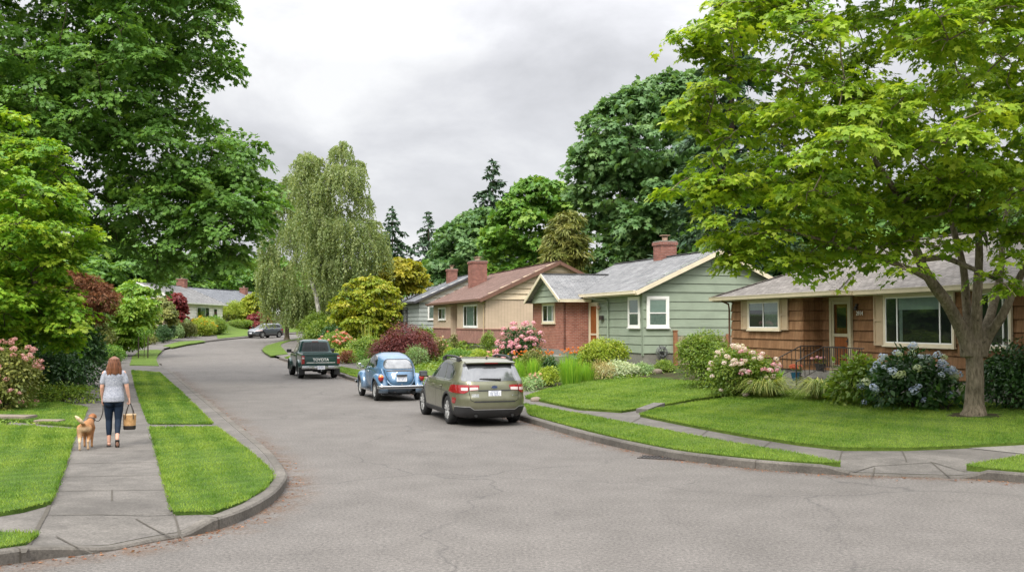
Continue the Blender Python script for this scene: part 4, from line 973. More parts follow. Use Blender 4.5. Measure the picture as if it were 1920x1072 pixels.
# ---- olive estate car -------------------------------------------------------------------------------------------------
def estate(name, label, paint_m, x, y, rz, front=False, cat='car', group=None):
    root = thing(name, label, cat, (x, y, Ts(x, y)), rz, group)
    lv = [(.21, -2.12, 2.12, .78, 5, 4), (.25, -2.26, 2.24, .86, 5, 4), (.36, -2.37, 2.34, .905, 5, 3.6), (.50, -2.41, 2.39, .92, 5.2, 3.4), (.64, -2.41, 2.38, .922, 5.2, 3.4), (.74, -2.385, 2.34, .92, 5.2, 3.4), (.84, -2.355, 2.24, .915, 5.4, 3.4), (.94, -2.335, 2.05, .905, 5.4, 3.6),
          (1.0, -2.315, 1.72, .892, 5.4, 4.2), (1.045, -2.29, 1.25, .878, 5.4, 5), (1.09, -2.265, 1.06, .858, 5.4, 5), (1.20, -2.19, .84, .822, 5, 5), (1.32, -2.10, .58, .782, 5, 5), (1.43, -2.01, .32, .742, 4.6, 5), (1.51, -1.93, .10, .705, 4.4, 4.6), (1.56, -1.84, -.06, .655, 4, 4), (1.588, -1.70, -.22, .56, 3.4, 3.4), (1.603, -1.35, -.5, .36, 3, 3), (1.606, -1.1, -.75, .15, 2.6, 2.6)]
    me = shell(lv).mesh('body', paint_m, 40); pj = Proj(me); ax = [(-.8, -1.30, .35), (.8, -1.30, .35), (-.8, 1.45, .35), (.8, 1.45, .35)]
    me2 = wheel_cut(me, ax, .405, .56, [paint_m, under_m], 'body'); body = link('body', me2, root)
    for (a, b, c) in ax: wheel(root, a * .985, b, .352, .225, .235, 'spoke', alloy)
    m = MB()
    for side in ('L', 'R'):                             # black cladding: sills, arch lips
        pj.panel(m, [(-.92, .24), (-.92, .36), (1.05, .36), (1.05, .24)], side, .014)
        for (a, b, c) in ax[::2]:
            arc = [(b + .45 * math.cos(t), c + .45 * math.sin(t)) for t in np.linspace(R(-8), R(188), 22)]; inn = [(b + .402 * math.cos(t), c + .402 * math.sin(t)) for t in np.linspace(R(188), R(-8), 22)]; pj.panel(m, arc + inn, side, .012, .06)
    pj.panel(m, rnd_poly([(-.84, .22), (-.86, .47), (-.60, .475), (-.50, .41), (.50, .41), (.60, .475), (.86, .47), (.84, .22)], .03), 'B', .016); m.build('cladding', [black_pl], root, 40)
    m = MB(); pj.ribbon(m, [(-.86, .482), (-.60, .487), (-.50, .422), (.50, .422), (.60, .487), (.86, .482)], 'B', .012, .017); m.build('trim_strip', [alloy], root)
    # glass
    for side in ('L', 'R'):
        m = MB(); pj.panel(m, rnd_poly([(.98, 1.10), (.33, 1.43), (-.02, 1.475), (-.16, 1.10)], .04), side, .004); pj.panel(m, rnd_poly([(-.20, 1.10), (-.06, 1.475), (-.78, 1.475), (-.92, 1.10)], .03), side, .004); pj.panel(m, rnd_poly([(-.96, 1.10), (-.83, 1.47), (-1.30, 1.44), (-1.62, 1.28), (-1.58, 1.14), (-1.40, 1.10)], .06), side, .004); m.build('window', [auto_glass], root, 60)
        m = MB(); pj.ribbon(m, [(1.04, 1.085), (-1.44, 1.085), (-1.66, 1.15), (-1.69, 1.29), (-1.34, 1.465), (-.80, 1.505), (0, 1.505), (.36, 1.455), (1.06, 1.09)], side, .016, .006); m.build('window_trim', [chrome], root)
        m = MB()
        for yy, y2 in ((-.18, -.16), ): pj.ribbon(m, [(yy, .40), (yy - .02, 1.08)], side, .010, .003)
        pj.ribbon(m, [(-.90, .62), (-.78, .85), (-.94, 1.0), (-.95, 1.08)], side, .010, .003); pj.ribbon(m, [(.98, .40), (1.04, .8), (1.02, 1.05)], side, .010, .003); pj.ribbon(m, [(-1.75, .80), (.9, .83)], side, .006, .002); m.build('door_seam', [gap_m], root)
        for yy in (-.70, .08):
            m = MB(); p, nn = pj.hit(yy, .90, side, .03); m.tube([p - nn * .03 + Vector((0, -.10, .0)), p + Vector((0, -.07, 0)), p + Vector((0, .07, 0)), p - nn * .03 + Vector((0, .1, 0))], .014, 6); m.build('door_handle', [paint_m], root, 60)
        s = -1 if side == 'L' else 1; m = MB(); x0 = s * .99; m.bevbox(x0 - .105, x0 + .105, .87, .99, 1.045, 1.20, .035); m.bar((s * .85, .95, 1.05), (s * .96, .94, 1.07), .05, .04); wm_ = m.build('wing_mirror', [black_pl], root, 60); m = MB(); m.box(x0 - .08, x0 + .08, .864, .869, 1.07, 1.175); m.build('mirror_glass', [rear_glass], wm_)
        m = MB(); pts = [(s * .655, .05, 1.53), (s * .66, -.12, 1.60), (s * .655, -.35, 1.635), (s * .65, -1.15, 1.635), (s * .645, -1.42, 1.615), (s * .635, -1.62, 1.545)]; m.tube(pts, [.03, .032, .028, .028, .034, .036], 8); m.box(s * .655 - .03, s * .655 + .03, -1.6, -1.38, 1.52, 1.62); m.box(s * .66 - .03, s * .66 + .03, -.2, .02, 1.5, 1.60); m.build('roof_rail', [black_pl], root, 40)
    m = MB(); pj.panel(m, rnd_poly([(-.76, 1.075), (-.62, 1.47), (.62, 1.47), (.76, 1.075)], .07), 'B', .005); m.build('rear_window', [rear_glass], root, 60)
    m = MB(); pj.panel(m, rnd_poly([(-.66, 1.40), (-.60, 1.50), (.60, 1.50), (.66, 1.40), (.55, 1.425), (-.55, 1.425)], .04), 'B', .012, .04)
    m.build('window_band', [black_pl], root, 60)
    sp = MB(); V = []
    for t in np.linspace(-1, 1, 17):
        b = .06 * (1 - t * t); V.append([(t * .61, -1.86 - b, 1.535 + .02 * (1 - t * t)), (t * .615, -2.04 - b, 1.505 + .012 * (1 - t * t)), (t * .61, -2.035 - b, 1.48 + .01 * (1 - t * t)), (t * .61, -1.88 - b, 1.485)])
    vs = [p for r in V for p in r]; fs = [(i * 4 + j, i * 4 + (j + 1) % 4, i * 4 + 4 + (j + 1) % 4, i * 4 + 4 + j) for i in range(16) for j in range(4)] + [(0, 1, 2, 3), (67, 66, 65, 64)]; sp.add(vs, fs); so = sp.build('spoiler', [paint_m], root, 40)
    m = MB(); m.box(-.16, .16, -2.105, -2.085, 1.487, 1.503); m.build('brake_light', [red_lens], so)
    # lamps: outer piece on the wing, inner piece on the tailgate
    for s, side in ((-1, 'L'), (1, 'R')):
        m = MB(); f = lambda P: [(s * a, b) for a, b in P]
        pj.panel(m, rnd_poly(f([(.60, .99), (.88, .985), (.905, .80), (.72, .79), (.62, .84)]), .03), 'B', .012, .04, 0)
        pj.panel(m, rnd_poly([(-2.22, .985), (-2.02, .965), (-1.98, .88), (-2.10, .80), (-2.26, .80)], .03), side, .012, .04, 0)
        pj.panel(m, rnd_poly(f([(.36, .985), (.59, .99), (.59, .855), (.40, .87)]), .03), 'B', .012, .04, 0)
        pj.panel(m, rnd_poly(f([(.40, .935), (.59, .935), (.59, .868), (.40, .878)]), .01), 'B', .017, .03, 1); pj.panel(m, rnd_poly(f([(.63, .93), (.76, .93), (.76, .86), (.63, .86)]), .01), 'B', .017, .03, 1); m.build('tail_light', [red_lens, white_lens], root, 50)
        m = MB(); pj.panel(m, rnd_poly(f([(.845, .685), (.882, .69), (.885, .555), (.855, .545)]), .012), 'B', .012, .03); m.build('reflector', [red_lens], root, 50)
    m = MB(); pj.ribbon(m, [(-.60, 1.03), (-.61, .84), (-.58, .64), (-.50, .60), (.50, .60), (.58, .64), (.61, .84), (.60, 1.03)], 'B', .012, .003); m.build('tailgate_seam', [gap_m], root)
    m = MB(); pj.panel(m, rnd_poly([(-.50, .618), (-.50, .585), (.50, .585), (.50, .618)], .01), 'B', .006, .05); m.build('bumper_strip', [black_pl], root)
    m = MB(); pj.panel(m, rnd_poly([(-.42, .86), (.42, .86), (.36, .695), (-.36, .695)], .02), 'B', .004, .05, 0); pj.panel(m, rnd_poly([(-.40, .872), (.40, .872), (.40, .848), (-.40, .848)], .01), 'B', .02, .04, 1); m.build('plate_recess', [paint_m, black_pl], root, 40)
    p, nn = pj.hit(0, .775, 'B', .012); plate(root, p, .31, .155, nn)
    m = MB(); p, nn = pj.hit(0, .935, 'B', .010); z = Vector((0, 0, 1))
    m.add([p + Vector((math.cos(t) * .085, 0, math.sin(t) * .045)) for t in np.linspace(0, 6.28, 24)[:-1]] + [p + nn * .012 + Vector((math.cos(t) * .08, 0, math.sin(t) * .042)) for t in np.linspace(0, 6.28, 24)[:-1]], [tuple(range(23, 46))] + [(i, (i + 1) % 23, 23 + (i + 1) % 23, 23 + i) for i in range(23)], 0)
    m.add([p + nn * .0135 + Vector((math.cos(t) * .068, 0, math.sin(t) * .032)) for t in np.linspace(0, 6.28, 24)[:-1]], [tuple(range(23))], 1)
    for (a, b, r) in ((-.035, .006, .011), (.0, .014, .007), (.022, .008, .007), (.0, -.012, .007), (.028, -.010, .007), (-.018, -.004, .006)):
        c = p + nn * .015 + Vector((a, 0, b)); m.add([c + Vector((math.cos(t) * (r if i % 2 else r * .35), 0, math.sin(t) * (r if i % 2 else r * .35))) for i, t in enumerate(np.linspace(0, 6.28, 9)[:-1])], [tuple(range(8))], 0)
    m.build('emblem', [chrome, plain('emblem_blue', (.03, .05, .14), .3)], root)
    m = MB()
    for i, (a, zz) in enumerate(((-.50, .755), (-.50, .715))):
        for k in range(7): pj.panel(m, [(a - .055 + k * .025, zz), (a - .055 + k * .025 + .017, zz), (a - .055 + k * .025 + .017, zz + .022), (a - .055 + k * .025, zz + .022)], 'B', .006, .03)
    for k in range(6): pj.panel(m, [(.44 + k * .022, .735), (.455 + k * .022, .735), (.455 + k * .022, .75), (.44 + k * .022, .75)], 'B', .006, .03)
    m.build('badge', [chrome], root)
    m = MB(); p, nn = pj.hit(.16, 1.10, 'B', .03); q, _ = pj.hit(-.34, 1.125, 'B', .02); m.tube([p, p.lerp(q, .5) + nn * .005, q], [.022, .016, .008], 6); m.ell(p, .03, 8, 5); m.build('rear_wiper', [black_pl], root, 50)
    m = MB(); m.box(-.62, .62, -2.1, 1.9, .19, .3); m.tube([(-.45, -2.36, .27), (-.45, -1.9, .27)], .035, 8); m.tube([(.45, -2.36, .27), (.45, -1.9, .27)], .035, 8); m.build('underbody', [under_m], root)
    m = MB(); m.prism([(-.012, -1.72, 1.59), (-.012, -1.60, 1.598), (-.012, -1.70, 1.65)], (.024, 0, 0)); m.build('antenna', [black_pl], root)
    if front or True:
        m = MB(); pj.panel(m, rnd_poly([(-.74, 1.10), (-.66, 1.46), (.66, 1.46), (.74, 1.10)], .06), 'F', .005); m.build('windshield', [auto_glass], root, 60)
    if front:
        for s in (-1, 1):
            m = MB(); pj.panel(m, rnd_poly([(s * .50, .72), (s * .86, .76), (s * .84, .90), (s * .55, .82)], .03), 'F', .01); m.build('headlight', [white_lens], root, 50)
        m = MB(); pj.panel(m, rnd_poly([(-.46, .80), (.46, .80), (.40, .68), (-.40, .68)], .03), 'F', .01); pj.panel(m, rnd_poly([(-.6, .42), (.6, .42), (.55, .28), (-.55, .28)], .03), 'F', .01); m.build('grille', [black_pl], root)
        m = MB(); pj.ribbon(m, [(-.44, .745), (.44, .745)], 'F', .03, .016); m.build('grille_bar', [chrome], root)
        p, nn = pj.hit(0, .53, 'F', .012); plate(root, p, .31, .155, nn)
    return root
olive_paint = m_paint('olive_paint', (.150, .150, .092), .45, .30)
def place(px, py, lx, ly, rz):
    """world xy of a vehicle whose local ground point (lx, ly) is seen at this place"""
    g = G(px, py); c, s = math.cos(rz), math.sin(rz); return g.x - (c * lx - s * ly), g.y - (s * lx + c * ly)
rz1 = R(17.5); ex, ey = place(846, 794, -.79, -1.30, rz1)
estate('estate_car', 'olive green estate car with black roof rails, nearest of the parked row', olive_paint, ex, ey, rz1)
# ---- blue rounded two-door ------------------------------------------------------------------------------------------
def bug(x, y, rz):
    root = thing('small_car', 'rounded blue vintage two door car parked behind the green estate', 'car', (x, y, Ts(x, y)), rz)
    P_ = m_paint('blue_paint', (.060, .140, .245), .15, .26)
    lv = [(.24, -1.50, 1.45, .50, 3, 3), (.32, -1.70, 1.62, .60, 3, 2.8), (.45, -1.80, 1.76, .66, 2.8, 2.5), (.60, -1.82, 1.80, .70, 2.7, 2.4), (.74, -1.78, 1.74, .710, 2.6, 2.4), (.86, -1.715, 1.58, .708, 2.5, 2.5), (.95, -1.645, 1.28, .700, 2.5, 2.9), (1.01, -1.585, .92, .688, 2.5, 3.6), (1.06, -1.53, .76, .672, 2.5, 4.5),
          (1.16, -1.41, .68, .642, 2.5, 4.5), (1.26, -1.25, .60, .600, 2.5, 4.2), (1.35, -1.06, .52, .540, 2.4, 3.6), (1.42, -.87, .42, .460, 2.4, 3.0), (1.47, -.65, .26, .355, 2.3, 2.6), (1.495, -.42, .06, .28, 2.4, 2.5), (1.502, -.28, -.08, .13, 2.2, 2.2)]
    me = shell(lv, 96).mesh('body', P_, 50); pj = Proj(me); me.shade_smooth()
    ax = [(-.67, -1.20, .325), (.67, -1.20, .325), (-.655, 1.20, .325), (.655, 1.20, .325)]
    link('body', wheel_cut(me, ax, .36, .40, [P_, under_m], 'body'), root)
    for (a, b, c) in ax: wheel(root, a, b, .325, .16, .20, 'steel', alloy)
    # four swept fenders
    for (a, b, c) in ax:
        s = -1 if a < 0 else 1; rear = b < 0; m = MB(); V = []; K = 30
        sec = [(.44, .06), (.60, .075), (.70, .062), (.765, .02), (.785, -.035), (.780, -.07), (.76, -.075)]
        for i in range(K + 1):
            t = R(-14) + (R(208)) * i / K; ct, st = math.cos(t), math.sin(t); bulge = 1.0
            r0 = .425; back = -ct if rear else ct
            yy = 1.0 + (.36 if rear else .22) * max(0, back) ** 1.3; low = 1 - .0 * max(0, back); w = 1 - .20 * max(0, back) ** 2 - .06 * max(0, -back) ** 2
            row = []
            for (x_, dr) in sec: r = r0 + dr; row.append((s * (.44 + (x_ - .44) * w), b + ct * r * yy, c + .01 + st * r * (1.06 if st > 0 else .62)))
            V.append(row)
        n = len(sec); vs = [p for r in V for p in r]; m.add(vs, [(i * n + j, i * n + j + 1, (i + 1) * n + j + 1, (i + 1) * n + j) for i in range(K) for j in range(n - 1)])
        me_ = m.mesh('fender', [P_], 70); o = link('fender', me_, root); md = o.modifiers.new('t', 'SOLIDIFY'); md.thickness = .012
        if rear:                                         # large upright tail lamp
            l = MB(); l.ell((s * .655, -1.74, .74), (.098, .085, .125), 18, 12); q = l.build('tail_light', [P_], root, 80); l = MB(); l.ell((s * .655, -1.785, .735), (.086, .07, .112), 18, 12)
            me_ = l.mesh('lens', [red_lens, orange_lens], 80); 
            for p in me_.polygons: p.material_index = 1 if p.center.z > .765 else 0
            link('lens', me_, q)
    for s in (-1, 1):
        m = MB(); m.box(s * .60 if s > 0 else -.775, .775 if s > 0 else -.60, -.74, .76, .27, .31, bev=.01); m.build('running_board', [black_pl], root, 40); m = MB(); m.box(s * .776 - .006, s * .776 + .006, -.74, .76, .285, .308); m.build('trim_strip', [chrome], root)
    # glass, seals, seams
    for side in ('L', 'R'):
        for P in ([(.60, 1.06), (.46, 1.36), (.34, 1.39), (-.20, 1.405), (-.26, 1.06)], [(-.32, 1.06), (-.26, 1.40), (-.52, 1.385), (-.80, 1.26), (-.94, 1.12), (-.88, 1.05), (-.70, 1.035)]):
            m = MB(); pj.panel(m, rnd_poly(P, .06), side, .004); w = m.build('window', [auto_glass], root, 60); m = MB(); pj.ribbon(m, rnd_poly(P, .06), side, .026, .008, close=True); m.build('seal', [chrome if P[0][0] < 0 else black_pl], w)
        m = MB(); pj.ribbon(m, [(.66, .40), (.68, .7), (.72, 1.0)], side, .010, .003); pj.ribbon(m, [(-.30, .42), (-.30, 1.03)], side, .010, .003); m.build('door_seam', [gap_m], root)
        m = MB(); pj.ribbon(m, [(1.3, .92), (.7, .975), (-.4, .985), (-.75, .95), (-1.0, .88)], side, .014, .006); m.build('belt_trim', [chrome], root)
        m = MB(); p, nn = pj.hit(-.16, .90, side, .03); m.tube([p + Vector((0, -.06, 0)), p + Vector((0, .05, 0))], .014, 6); m.ell(p + Vector((0, -.06, 0)) - nn * .01, .024, 8, 5); m.build('door_handle', [chrome], root, 60)
        s = -1 if side == 'L' else 1; m = MB(); m.ell((s * .84, .70, 1.09), (.055, .025, .042), 12, 8); m.tube([(s * .70, .72, 1.02), (s * .80, .71, 1.03), (s * .85, .70, 1.07)], .012, 6); m.build('wing_mirror', [chrome], root, 60)
    P = rnd_poly([(-.47, 1.01), (-.44, 1.20), (-.34, 1.295), (.34, 1.295), (.44, 1.20), (.47, 1.01)], .10); m = MB(); pj.panel(m, P, 'B', .005); w = m.build('rear_window', [rear_glass], root, 70); m = MB(); pj.ribbon(m, P, 'B', .018, .010, close=True); m.build('seal', [black_pl], w)
    m = MB(); pj.panel(m, rnd_poly([(-.43, .928), (.43, .928), (.40, .955), (.2, .975), (-.2, .975), (-.40, .955)], .015), 'B', .006, .03); m.build('air_vent', [P_ if False else black_pl], root)
    lid = [(-.47, .99), (-.455, .86), (-.41, .70), (-.32, .56), (-.18, .485), (0, .472), (.18, .485), (.32, .56), (.41, .70), (.455, .86), (.47, .99)]; m = MB(); tl = lambda L_, r_, o_: m.tube([q for q in (pj.hit(x, z, 'B', o_)[0] for x, z in spline(L_, 4)) if q is not None], r_, 8); tl(lid, .009, .004); lo = m.build('engine_lid', [gap_m], root)
    m = MB(); inner = [(a * 1.12, .455 + (b - .472) * 1.04) for a, b in lid]; tl(inner, .034, -.006); m.build('lid_rib', [P_], root, 60)
    m = MB(); p, nn = pj.hit(0, .70, 'B', .03); p = Vector((.0, -1.83, .69)); m.box(-.17, .17, -1.875, -1.80, .785, .84, bev=.015); m.build('plate_lamp', [black_pl], root, 40)
    p, nn = pj.hit(0, .69, 'B', .035); plate(root, p, .33, .16, (0, -1, .12))
    m = MB(); pj.ribbon(m, [(-.29, .835), (-.24, .848), (-.13, .893), (-.10, .903)], 'B', .02, .008); m.build('script_badge', [chrome], root)
    m = MB(); p, _ = pj.hit(0, .515, 'B', .02); m.box(p.x - .018, p.x + .018, p.y - .02, p.y + .03, .48, .55, bev=.006); m.build('lid_handle', [chrome], root, 50)
    for ys, nm in ((-1, 'bumper'), (1, 'bumper')):
        y0 = 2.0; m = MB(); path = [(-.74, ys * 1.72), (-.76, ys * 1.82), (-.70, ys * 1.93), (-.5, ys * 1.985), (0, ys * 2.01), (.5, ys * 1.985), (.70, ys * 1.93), (.76, ys * 1.82), (.74, ys * 1.72)]; path = spline(path, 4)
        sec = [(0, -.05), (.02, -.046), (.03, -.03), (.024, 0), (.03, .03), (.02, .046), (0, .05), (-.012, 0)]; V = []
        for i, q in enumerate(path):
            t = np.array(path[min(i + 1, len(path) - 1)]) - np.array(path[max(i - 1, 0)]); t = t / np.linalg.norm(t); o = np.array([t[1], -t[0]]) * (1 if ys < 0 else -1)
            V.append([(q[0] + o[0] * a, q[1] + o[1] * a, .455 + b) for a, b in sec])
        k = len(sec); m.add([p for r in V for p in r], [(i * k + j, i * k + (j + 1) % k, i * k + k + (j + 1) % k, i * k + k + j) for i in range(len(V) - 1) for j in range(k)]); b = m.build(nm, [chrome], root, 50)
        m = MB(); V = [[(q[0] * 1.0, q[1] + (-.0375 if ys < 0 else .0375) * (1 if abs(q[0]) < .76 else .1), .455 + dz) for dz in (-.020, .020)] for q in path if abs(q[0]) < .74]
        m.add([p for r in V for p in r], [(i * 2, i * 2 + 1, i * 2 + 3, i * 2 + 2) for i in range(len(V) - 1)]); m.build('rubber_strip', [black_pl], b)
    m = MB(); pj.panel(m, rnd_poly([(-.66, .27), (.66, .27), (.64, .41), (-.64, .41)], .03), 'B', .02); m.build('rear_apron', [P_], root, 50)
    m = MB(); m.box(-.5, .5, -1.55, 1.4, .2, .3)
    m.tube([(-.22, -1.95, .29), (-.22, -1.6, .29)], .02, 8); m.tube([(.22, -1.95, .29), (.22, -1.6, .29)], .02, 8); m.build('underbody', [under_m], root)
    m = MB(); pj.panel(m, rnd_poly([(-.52, 1.07), (-.46, 1.36), (.46, 1.36), (.52, 1.07)], .06), 'F', .005); m.build('windshield', [auto_glass], root, 60)
    for s in (-1, 1):
        m = MB(); m.ell((s * .62, 1.55, .66), (.10, .07, .11), 14, 9); m.build('headlight', [white_lens], root, 60)
    return root
rz2 = R(19.5); bx, by = place(706, 750.5, -.67, -1.20, rz2)
bug(bx, by, rz2)
# ---- dark green pickup ----------------------------------------------------------------------------------------------
def pickup(x, y, rz):
    root = thing('pickup_truck', 'dark green pickup truck with white maker name on its tailgate', 'truck', (x, y, Ts(x, y)), rz)
    P_ = m_paint('dark_green_paint', (.012, .052, .047), .3, .30); ax = [(-.74, -1.42, .365), (.74, -1.42, .365), (-.74, 1.62, .365), (.74, 1.62, .365)]
    lv = [(.44, -.72, 2.34, .78, 14, 5), (.50, -.72, 2.42, .815, 14, 5), (.70, -.72, 2.44, .835, 14, 5), (.88, -.72, 2.38, .84, 14, 5), (1.0, -.72, 2.25, .83, 14, 5), (1.06, -.72, 1.7, .815, 14, 6), (1.10, -.72, 1.08, .80, 14, 9), (1.16, -.70, .95, .775, 10, 9), (1.35, -.66, .66, .715, 9, 9), (1.54, -.61, .38, .655, 8, 8), (1.63, -.58, .22, .615, 7, 7), (1.675, -.52, .08, .55, 5, 5), (1.70, -.42, -.05, .45, 4, 4), (1.71, -.3, -.15, .25, 3, 3)]
    me = shell(lv).mesh('cab', P_, 35); pj = Proj(me); link('cab', wheel_cut(me, ax[2:], .43, .50, [P_, under_m], 'cab'), root)
    b = MB(); lvb = [(.52, -2.36, -.76, .80, 16, 16), (.60, -2.36, -.76, .83, 16, 16), (.80, -2.36, -.76, .845, 16, 16), (.98, -2.36, -.76, .845, 16, 16), (1.08, -2.36, -.76, .83, 16, 16), (1.115, -2.355, -.765, .80, 16, 16), (1.12, -2.35, -.77, .79, 16, 16)]
    mb_ = shell(lvb).mesh('bed', P_, 35); pb = Proj(mb_); c = MB(); c.box(-.73, .73, -2.30, -.83, .72, 1.4); mc = cut(mb_, [c.mesh('c', P_, uv=False)], None, 'bed'); link('bed', wheel_cut(mc, ax[:2], .44, .50, [P_, under_m], 'bed'), root)
    for (a, bb, cc) in ax: wheel(root, a, bb, .365, .245, .20, 'steel', alloy)
    for (a, bb, cc) in ax:                                # arch flares
        s = -1 if a < 0 else 1; m = MB(); V = []; sec = [(.80, .05), (.85, .045), (.905, .02), (.91, -.005), (.89, -.015), (.80, -.0)]
        for t in np.linspace(R(-12), R(192), 26): V.append([(s * x_, bb + math.cos(t) * (.425 + d), cc + math.sin(t) * (.425 + d)) for x_, d in sec])
        k = len(sec); m.add([p for r in V for p in r], [(i * k + j, i * k + (j + 1) % k, i * k + k + (j + 1) % k, i * k + k + j) for i in range(25) for j in range(k)]); m.build('fender_flare', [P_], root, 50)
    m = MB(); m.box(-.70, .70, -2.40, -2.362, .60, 1.115, bev=.012); m.box(-.66, .66, -2.408, -2.40, 1.0, 1.09, bev=.003); tg = m.build('tailgate', [P_], root, 40)
    txt('lettering', 'TOYOTA', tg, (0, -2.402, .79), .165, white, (R(90), 0, 0), .003, align='CENTER', sx=1.02, bold=.004)
    m = MB(); m.box(-.62, .62, -2.406, -2.3995, .70, .722); m.build('stripe', [white], tg); m = MB(); m.box(-.68, .68, -2.405, -2.3995, .985, .992); m.build('crease', [gap_m], tg)
    for s in (-1, 1):
        m = MB(); m.box(s * .775 - .065, s * .775 + .065, -2.385, -2.30, .66, 1.02, bev=.012); m.build('tail_light', [red_lens], root, 40); m = MB(); m.box(s * .775 - .05, s * .775 + .05, -2.392, -2.384, .88, .95); m.build('lens', [white_lens], root)
        m = MB(); m.box(s * .775 - .13, s * .775 + .13, -2.02, -2.0, .17, .50, bev=.006); m.build('mud_flap', [black_pl], root)
        m = MB(); m.bevbox(s * 1.0 - .11, s * 1.0 + .11, .69, .80, 1.09, 1.25, .03); m.bar((s * .8, .78, 1.08), (s * .95, .75, 1.13), .05); m.build('wing_mirror', [black_pl], root, 60)
        side = 'L' if s < 0 else 'R'; m = MB(); pj.panel(m, rnd_poly([(.86, 1.15), (.44, 1.55), (-.02, 1.58), (-.06, 1.15)], .03), side, .004); pj.panel(m, rnd_poly([(-.12, 1.15), (-.08, 1.58), (-.42, 1.57), (-.52, 1.15)], .03), side, .004); m.build('window', [auto_glass], root, 60)
        m = MB(); pj.ribbon(m, [(.98, .52), (1.0, 1.08)], side, .012, .003); pj.ribbon(m, [(-.10, .52), (-.09, 1.12)], side, .012, .003); m.build('door_seam', [gap_m], root); m = MB(); p, nn = pj.hit(.02, .96, side, .02); m.bar(p + Vector((0, -.08, 0)), p + Vector((0, .08, 0)), .03, .04); m.build('door_handle', [black_pl], root)
    m = MB(); pj.panel(m, rnd_poly([(-.60, 1.17), (-.535, 1.56), (.535, 1.56), (.60, 1.17)], .05), 'B', .005); w = m.build('rear_window', [auto_glass], root, 60)
    m = MB(); pj.ribbon(m, rnd_poly([(-.60, 1.17), (-.535, 1.56), (.535, 1.56), (.60, 1.17)], .05), 'B', .03, .01, close=True)
    for xx in (-.18, .18): pj.ribbon(m, [(xx, 1.18), (xx, 1.55)], 'B', .025, .009)
    m.build('seal', [black_pl], w); m = MB(); pj.panel(m, [(-.15, 1.585), (.15, 1.585), (.15, 1.625), (-.15, 1.625)], 'B', .02, .03); m.build('brake_light', [plain('dark_red_lens', (.10, .03, .02), .2)], root)
    m = MB(); m.box(-.84, -.30, -2.54, -2.39, .44, .575, bev=.018); m.box(.30, .84, -2.54, -2.39, .44, .575, bev=.018); m.box(-.299, .299, -2.50, -2.39, .43, .56, bev=.015); m.build('bumper', [chrome], root, 40)
    plate(root, (0, -2.512, .50), .32, .16); m = MB(); m.tube([(0, -2.5, .37), (0, -2.57, .37)], .025, 8); m.ell((0, -2.58, .42), .03, 10, 7); m.bar((0, -2.56, .37), (0, -2.58, .40), .03); m.build('tow_hitch', [chrome], root, 50)
    m = MB(); m.box(-.45, .45, -2.3, 2.2, .34, .52); m.lathe([(.30, 0), (.30, .16), (.0, .16)], (0, -2.0, .30), (0, 0, 1), 24); m.tube([(-.75, -1.42, .36), (.75, -1.42, .36)], .06, 8); m.ell((0.1, -1.42, .36), .16, 10, 7); m.build('underbody', [under_m], root)
    m = MB(); pj.panel(m, rnd_poly([(-.66, 1.17), (-.56, 1.56), (.56, 1.56), (.66, 1.17)], .05), 'F', .005); m.build('windshield', [auto_glass], root, 60)
    return root
rz3 = R(19); tx, ty = place(564, 708.5, -.74, -1.42, rz3)
pickup(tx, ty, rz3)
silver = m_paint('silver_blue_paint', (.105, .12, .14), .5, .3)
cx_, cy_ = place(499, 633, .1, 0, 0)
estate('parked_car', 'dark grey car parked facing us on the far left bend', silver, cx_, cy_, R(153), front=True)
for o in list(bpy.data.objects):
    if o.parent and o.parent.name == 'parked_car' and o.name.split('.')[0] in ('roof_rail', 'badge', 'emblem', 'antenna', 'rear_wiper'): bpy.data.objects.remove(o)
white_paint = m_paint('white_paint', (.62, .62, .60), .0, .35)
w_ = at(549, 612, 152)
wc = estate('parked_car', 'white car glimpsed behind the clipped hedge past the bend', white_paint, w_.x, w_.y, R(100))
wc.location.z = Ts(w_.x, w_.y) + .1
# ------------------------------------------------------------------ plants
LEAFK = 1.8
def m_leaf(name, dark, mid, light, transl=.32, rough=.5, spec=.35, attr='tint', k=1.0):
    k = LEAFK if 'petals' not in name else 1.0; w_ = (1.08, 1, .86) if k > 1 else (1, 1, 1); dark, mid, light = [tuple(min(1, x * y * q) for x, y in zip(c, w_)) for c, q in ((dark, k * 1.2), (mid, k), (light, k * .95))]
    g = NG(name); a = g.n('Attribute', attribute_name=attr); col = g.ramp(a.outputs['Fac'], [(.12, dark), (.5, mid), (.88, light)])
    g.fin(col, rough, 0, spec); t = g.n('BsdfTranslucent'); g.l(g.mix(1.0, col, (1.25, 1.2, .55), 'MULTIPLY'), t.inputs[0]); mx = g.n('MixShader'); mx.inputs[0].default_value = transl
    g.l(g.p.outputs[0], mx.inputs[1]); g.l(t.outputs[0], mx.inputs[2]); g.l(mx.outputs[0], g.out.inputs['Surface']); return g.mat
def m_bark(name, c1, c2, sc_=9, bump=.8):
    g = NG(name); v = g.coord('Object', (1, 1, .22)); n = g.noise(v, sc_ * 1.6, 6, .7, .4); w = g.noise(g.coord(), 2.2, 5, .6)
    c = g.ramp(n, [(.32, c1), (.68, c2)]); c = g.mix(1.0, c, g.ramp(w, [(.3, (.7, .72, .66)), (.7, (1.2, 1.18, 1.15))]), 'MULTIPLY'); pt = g.ramp(g.noise(g.coord('Object', (1, 1, .6)), 3.4, 5, .7, .8), [(.60, 0.0), (.66, .75)]); c = g.mix(pt, c, sc(c1, .35)); g.bump(n, bump, .03); return g.fin(c, .92, spec=.15)
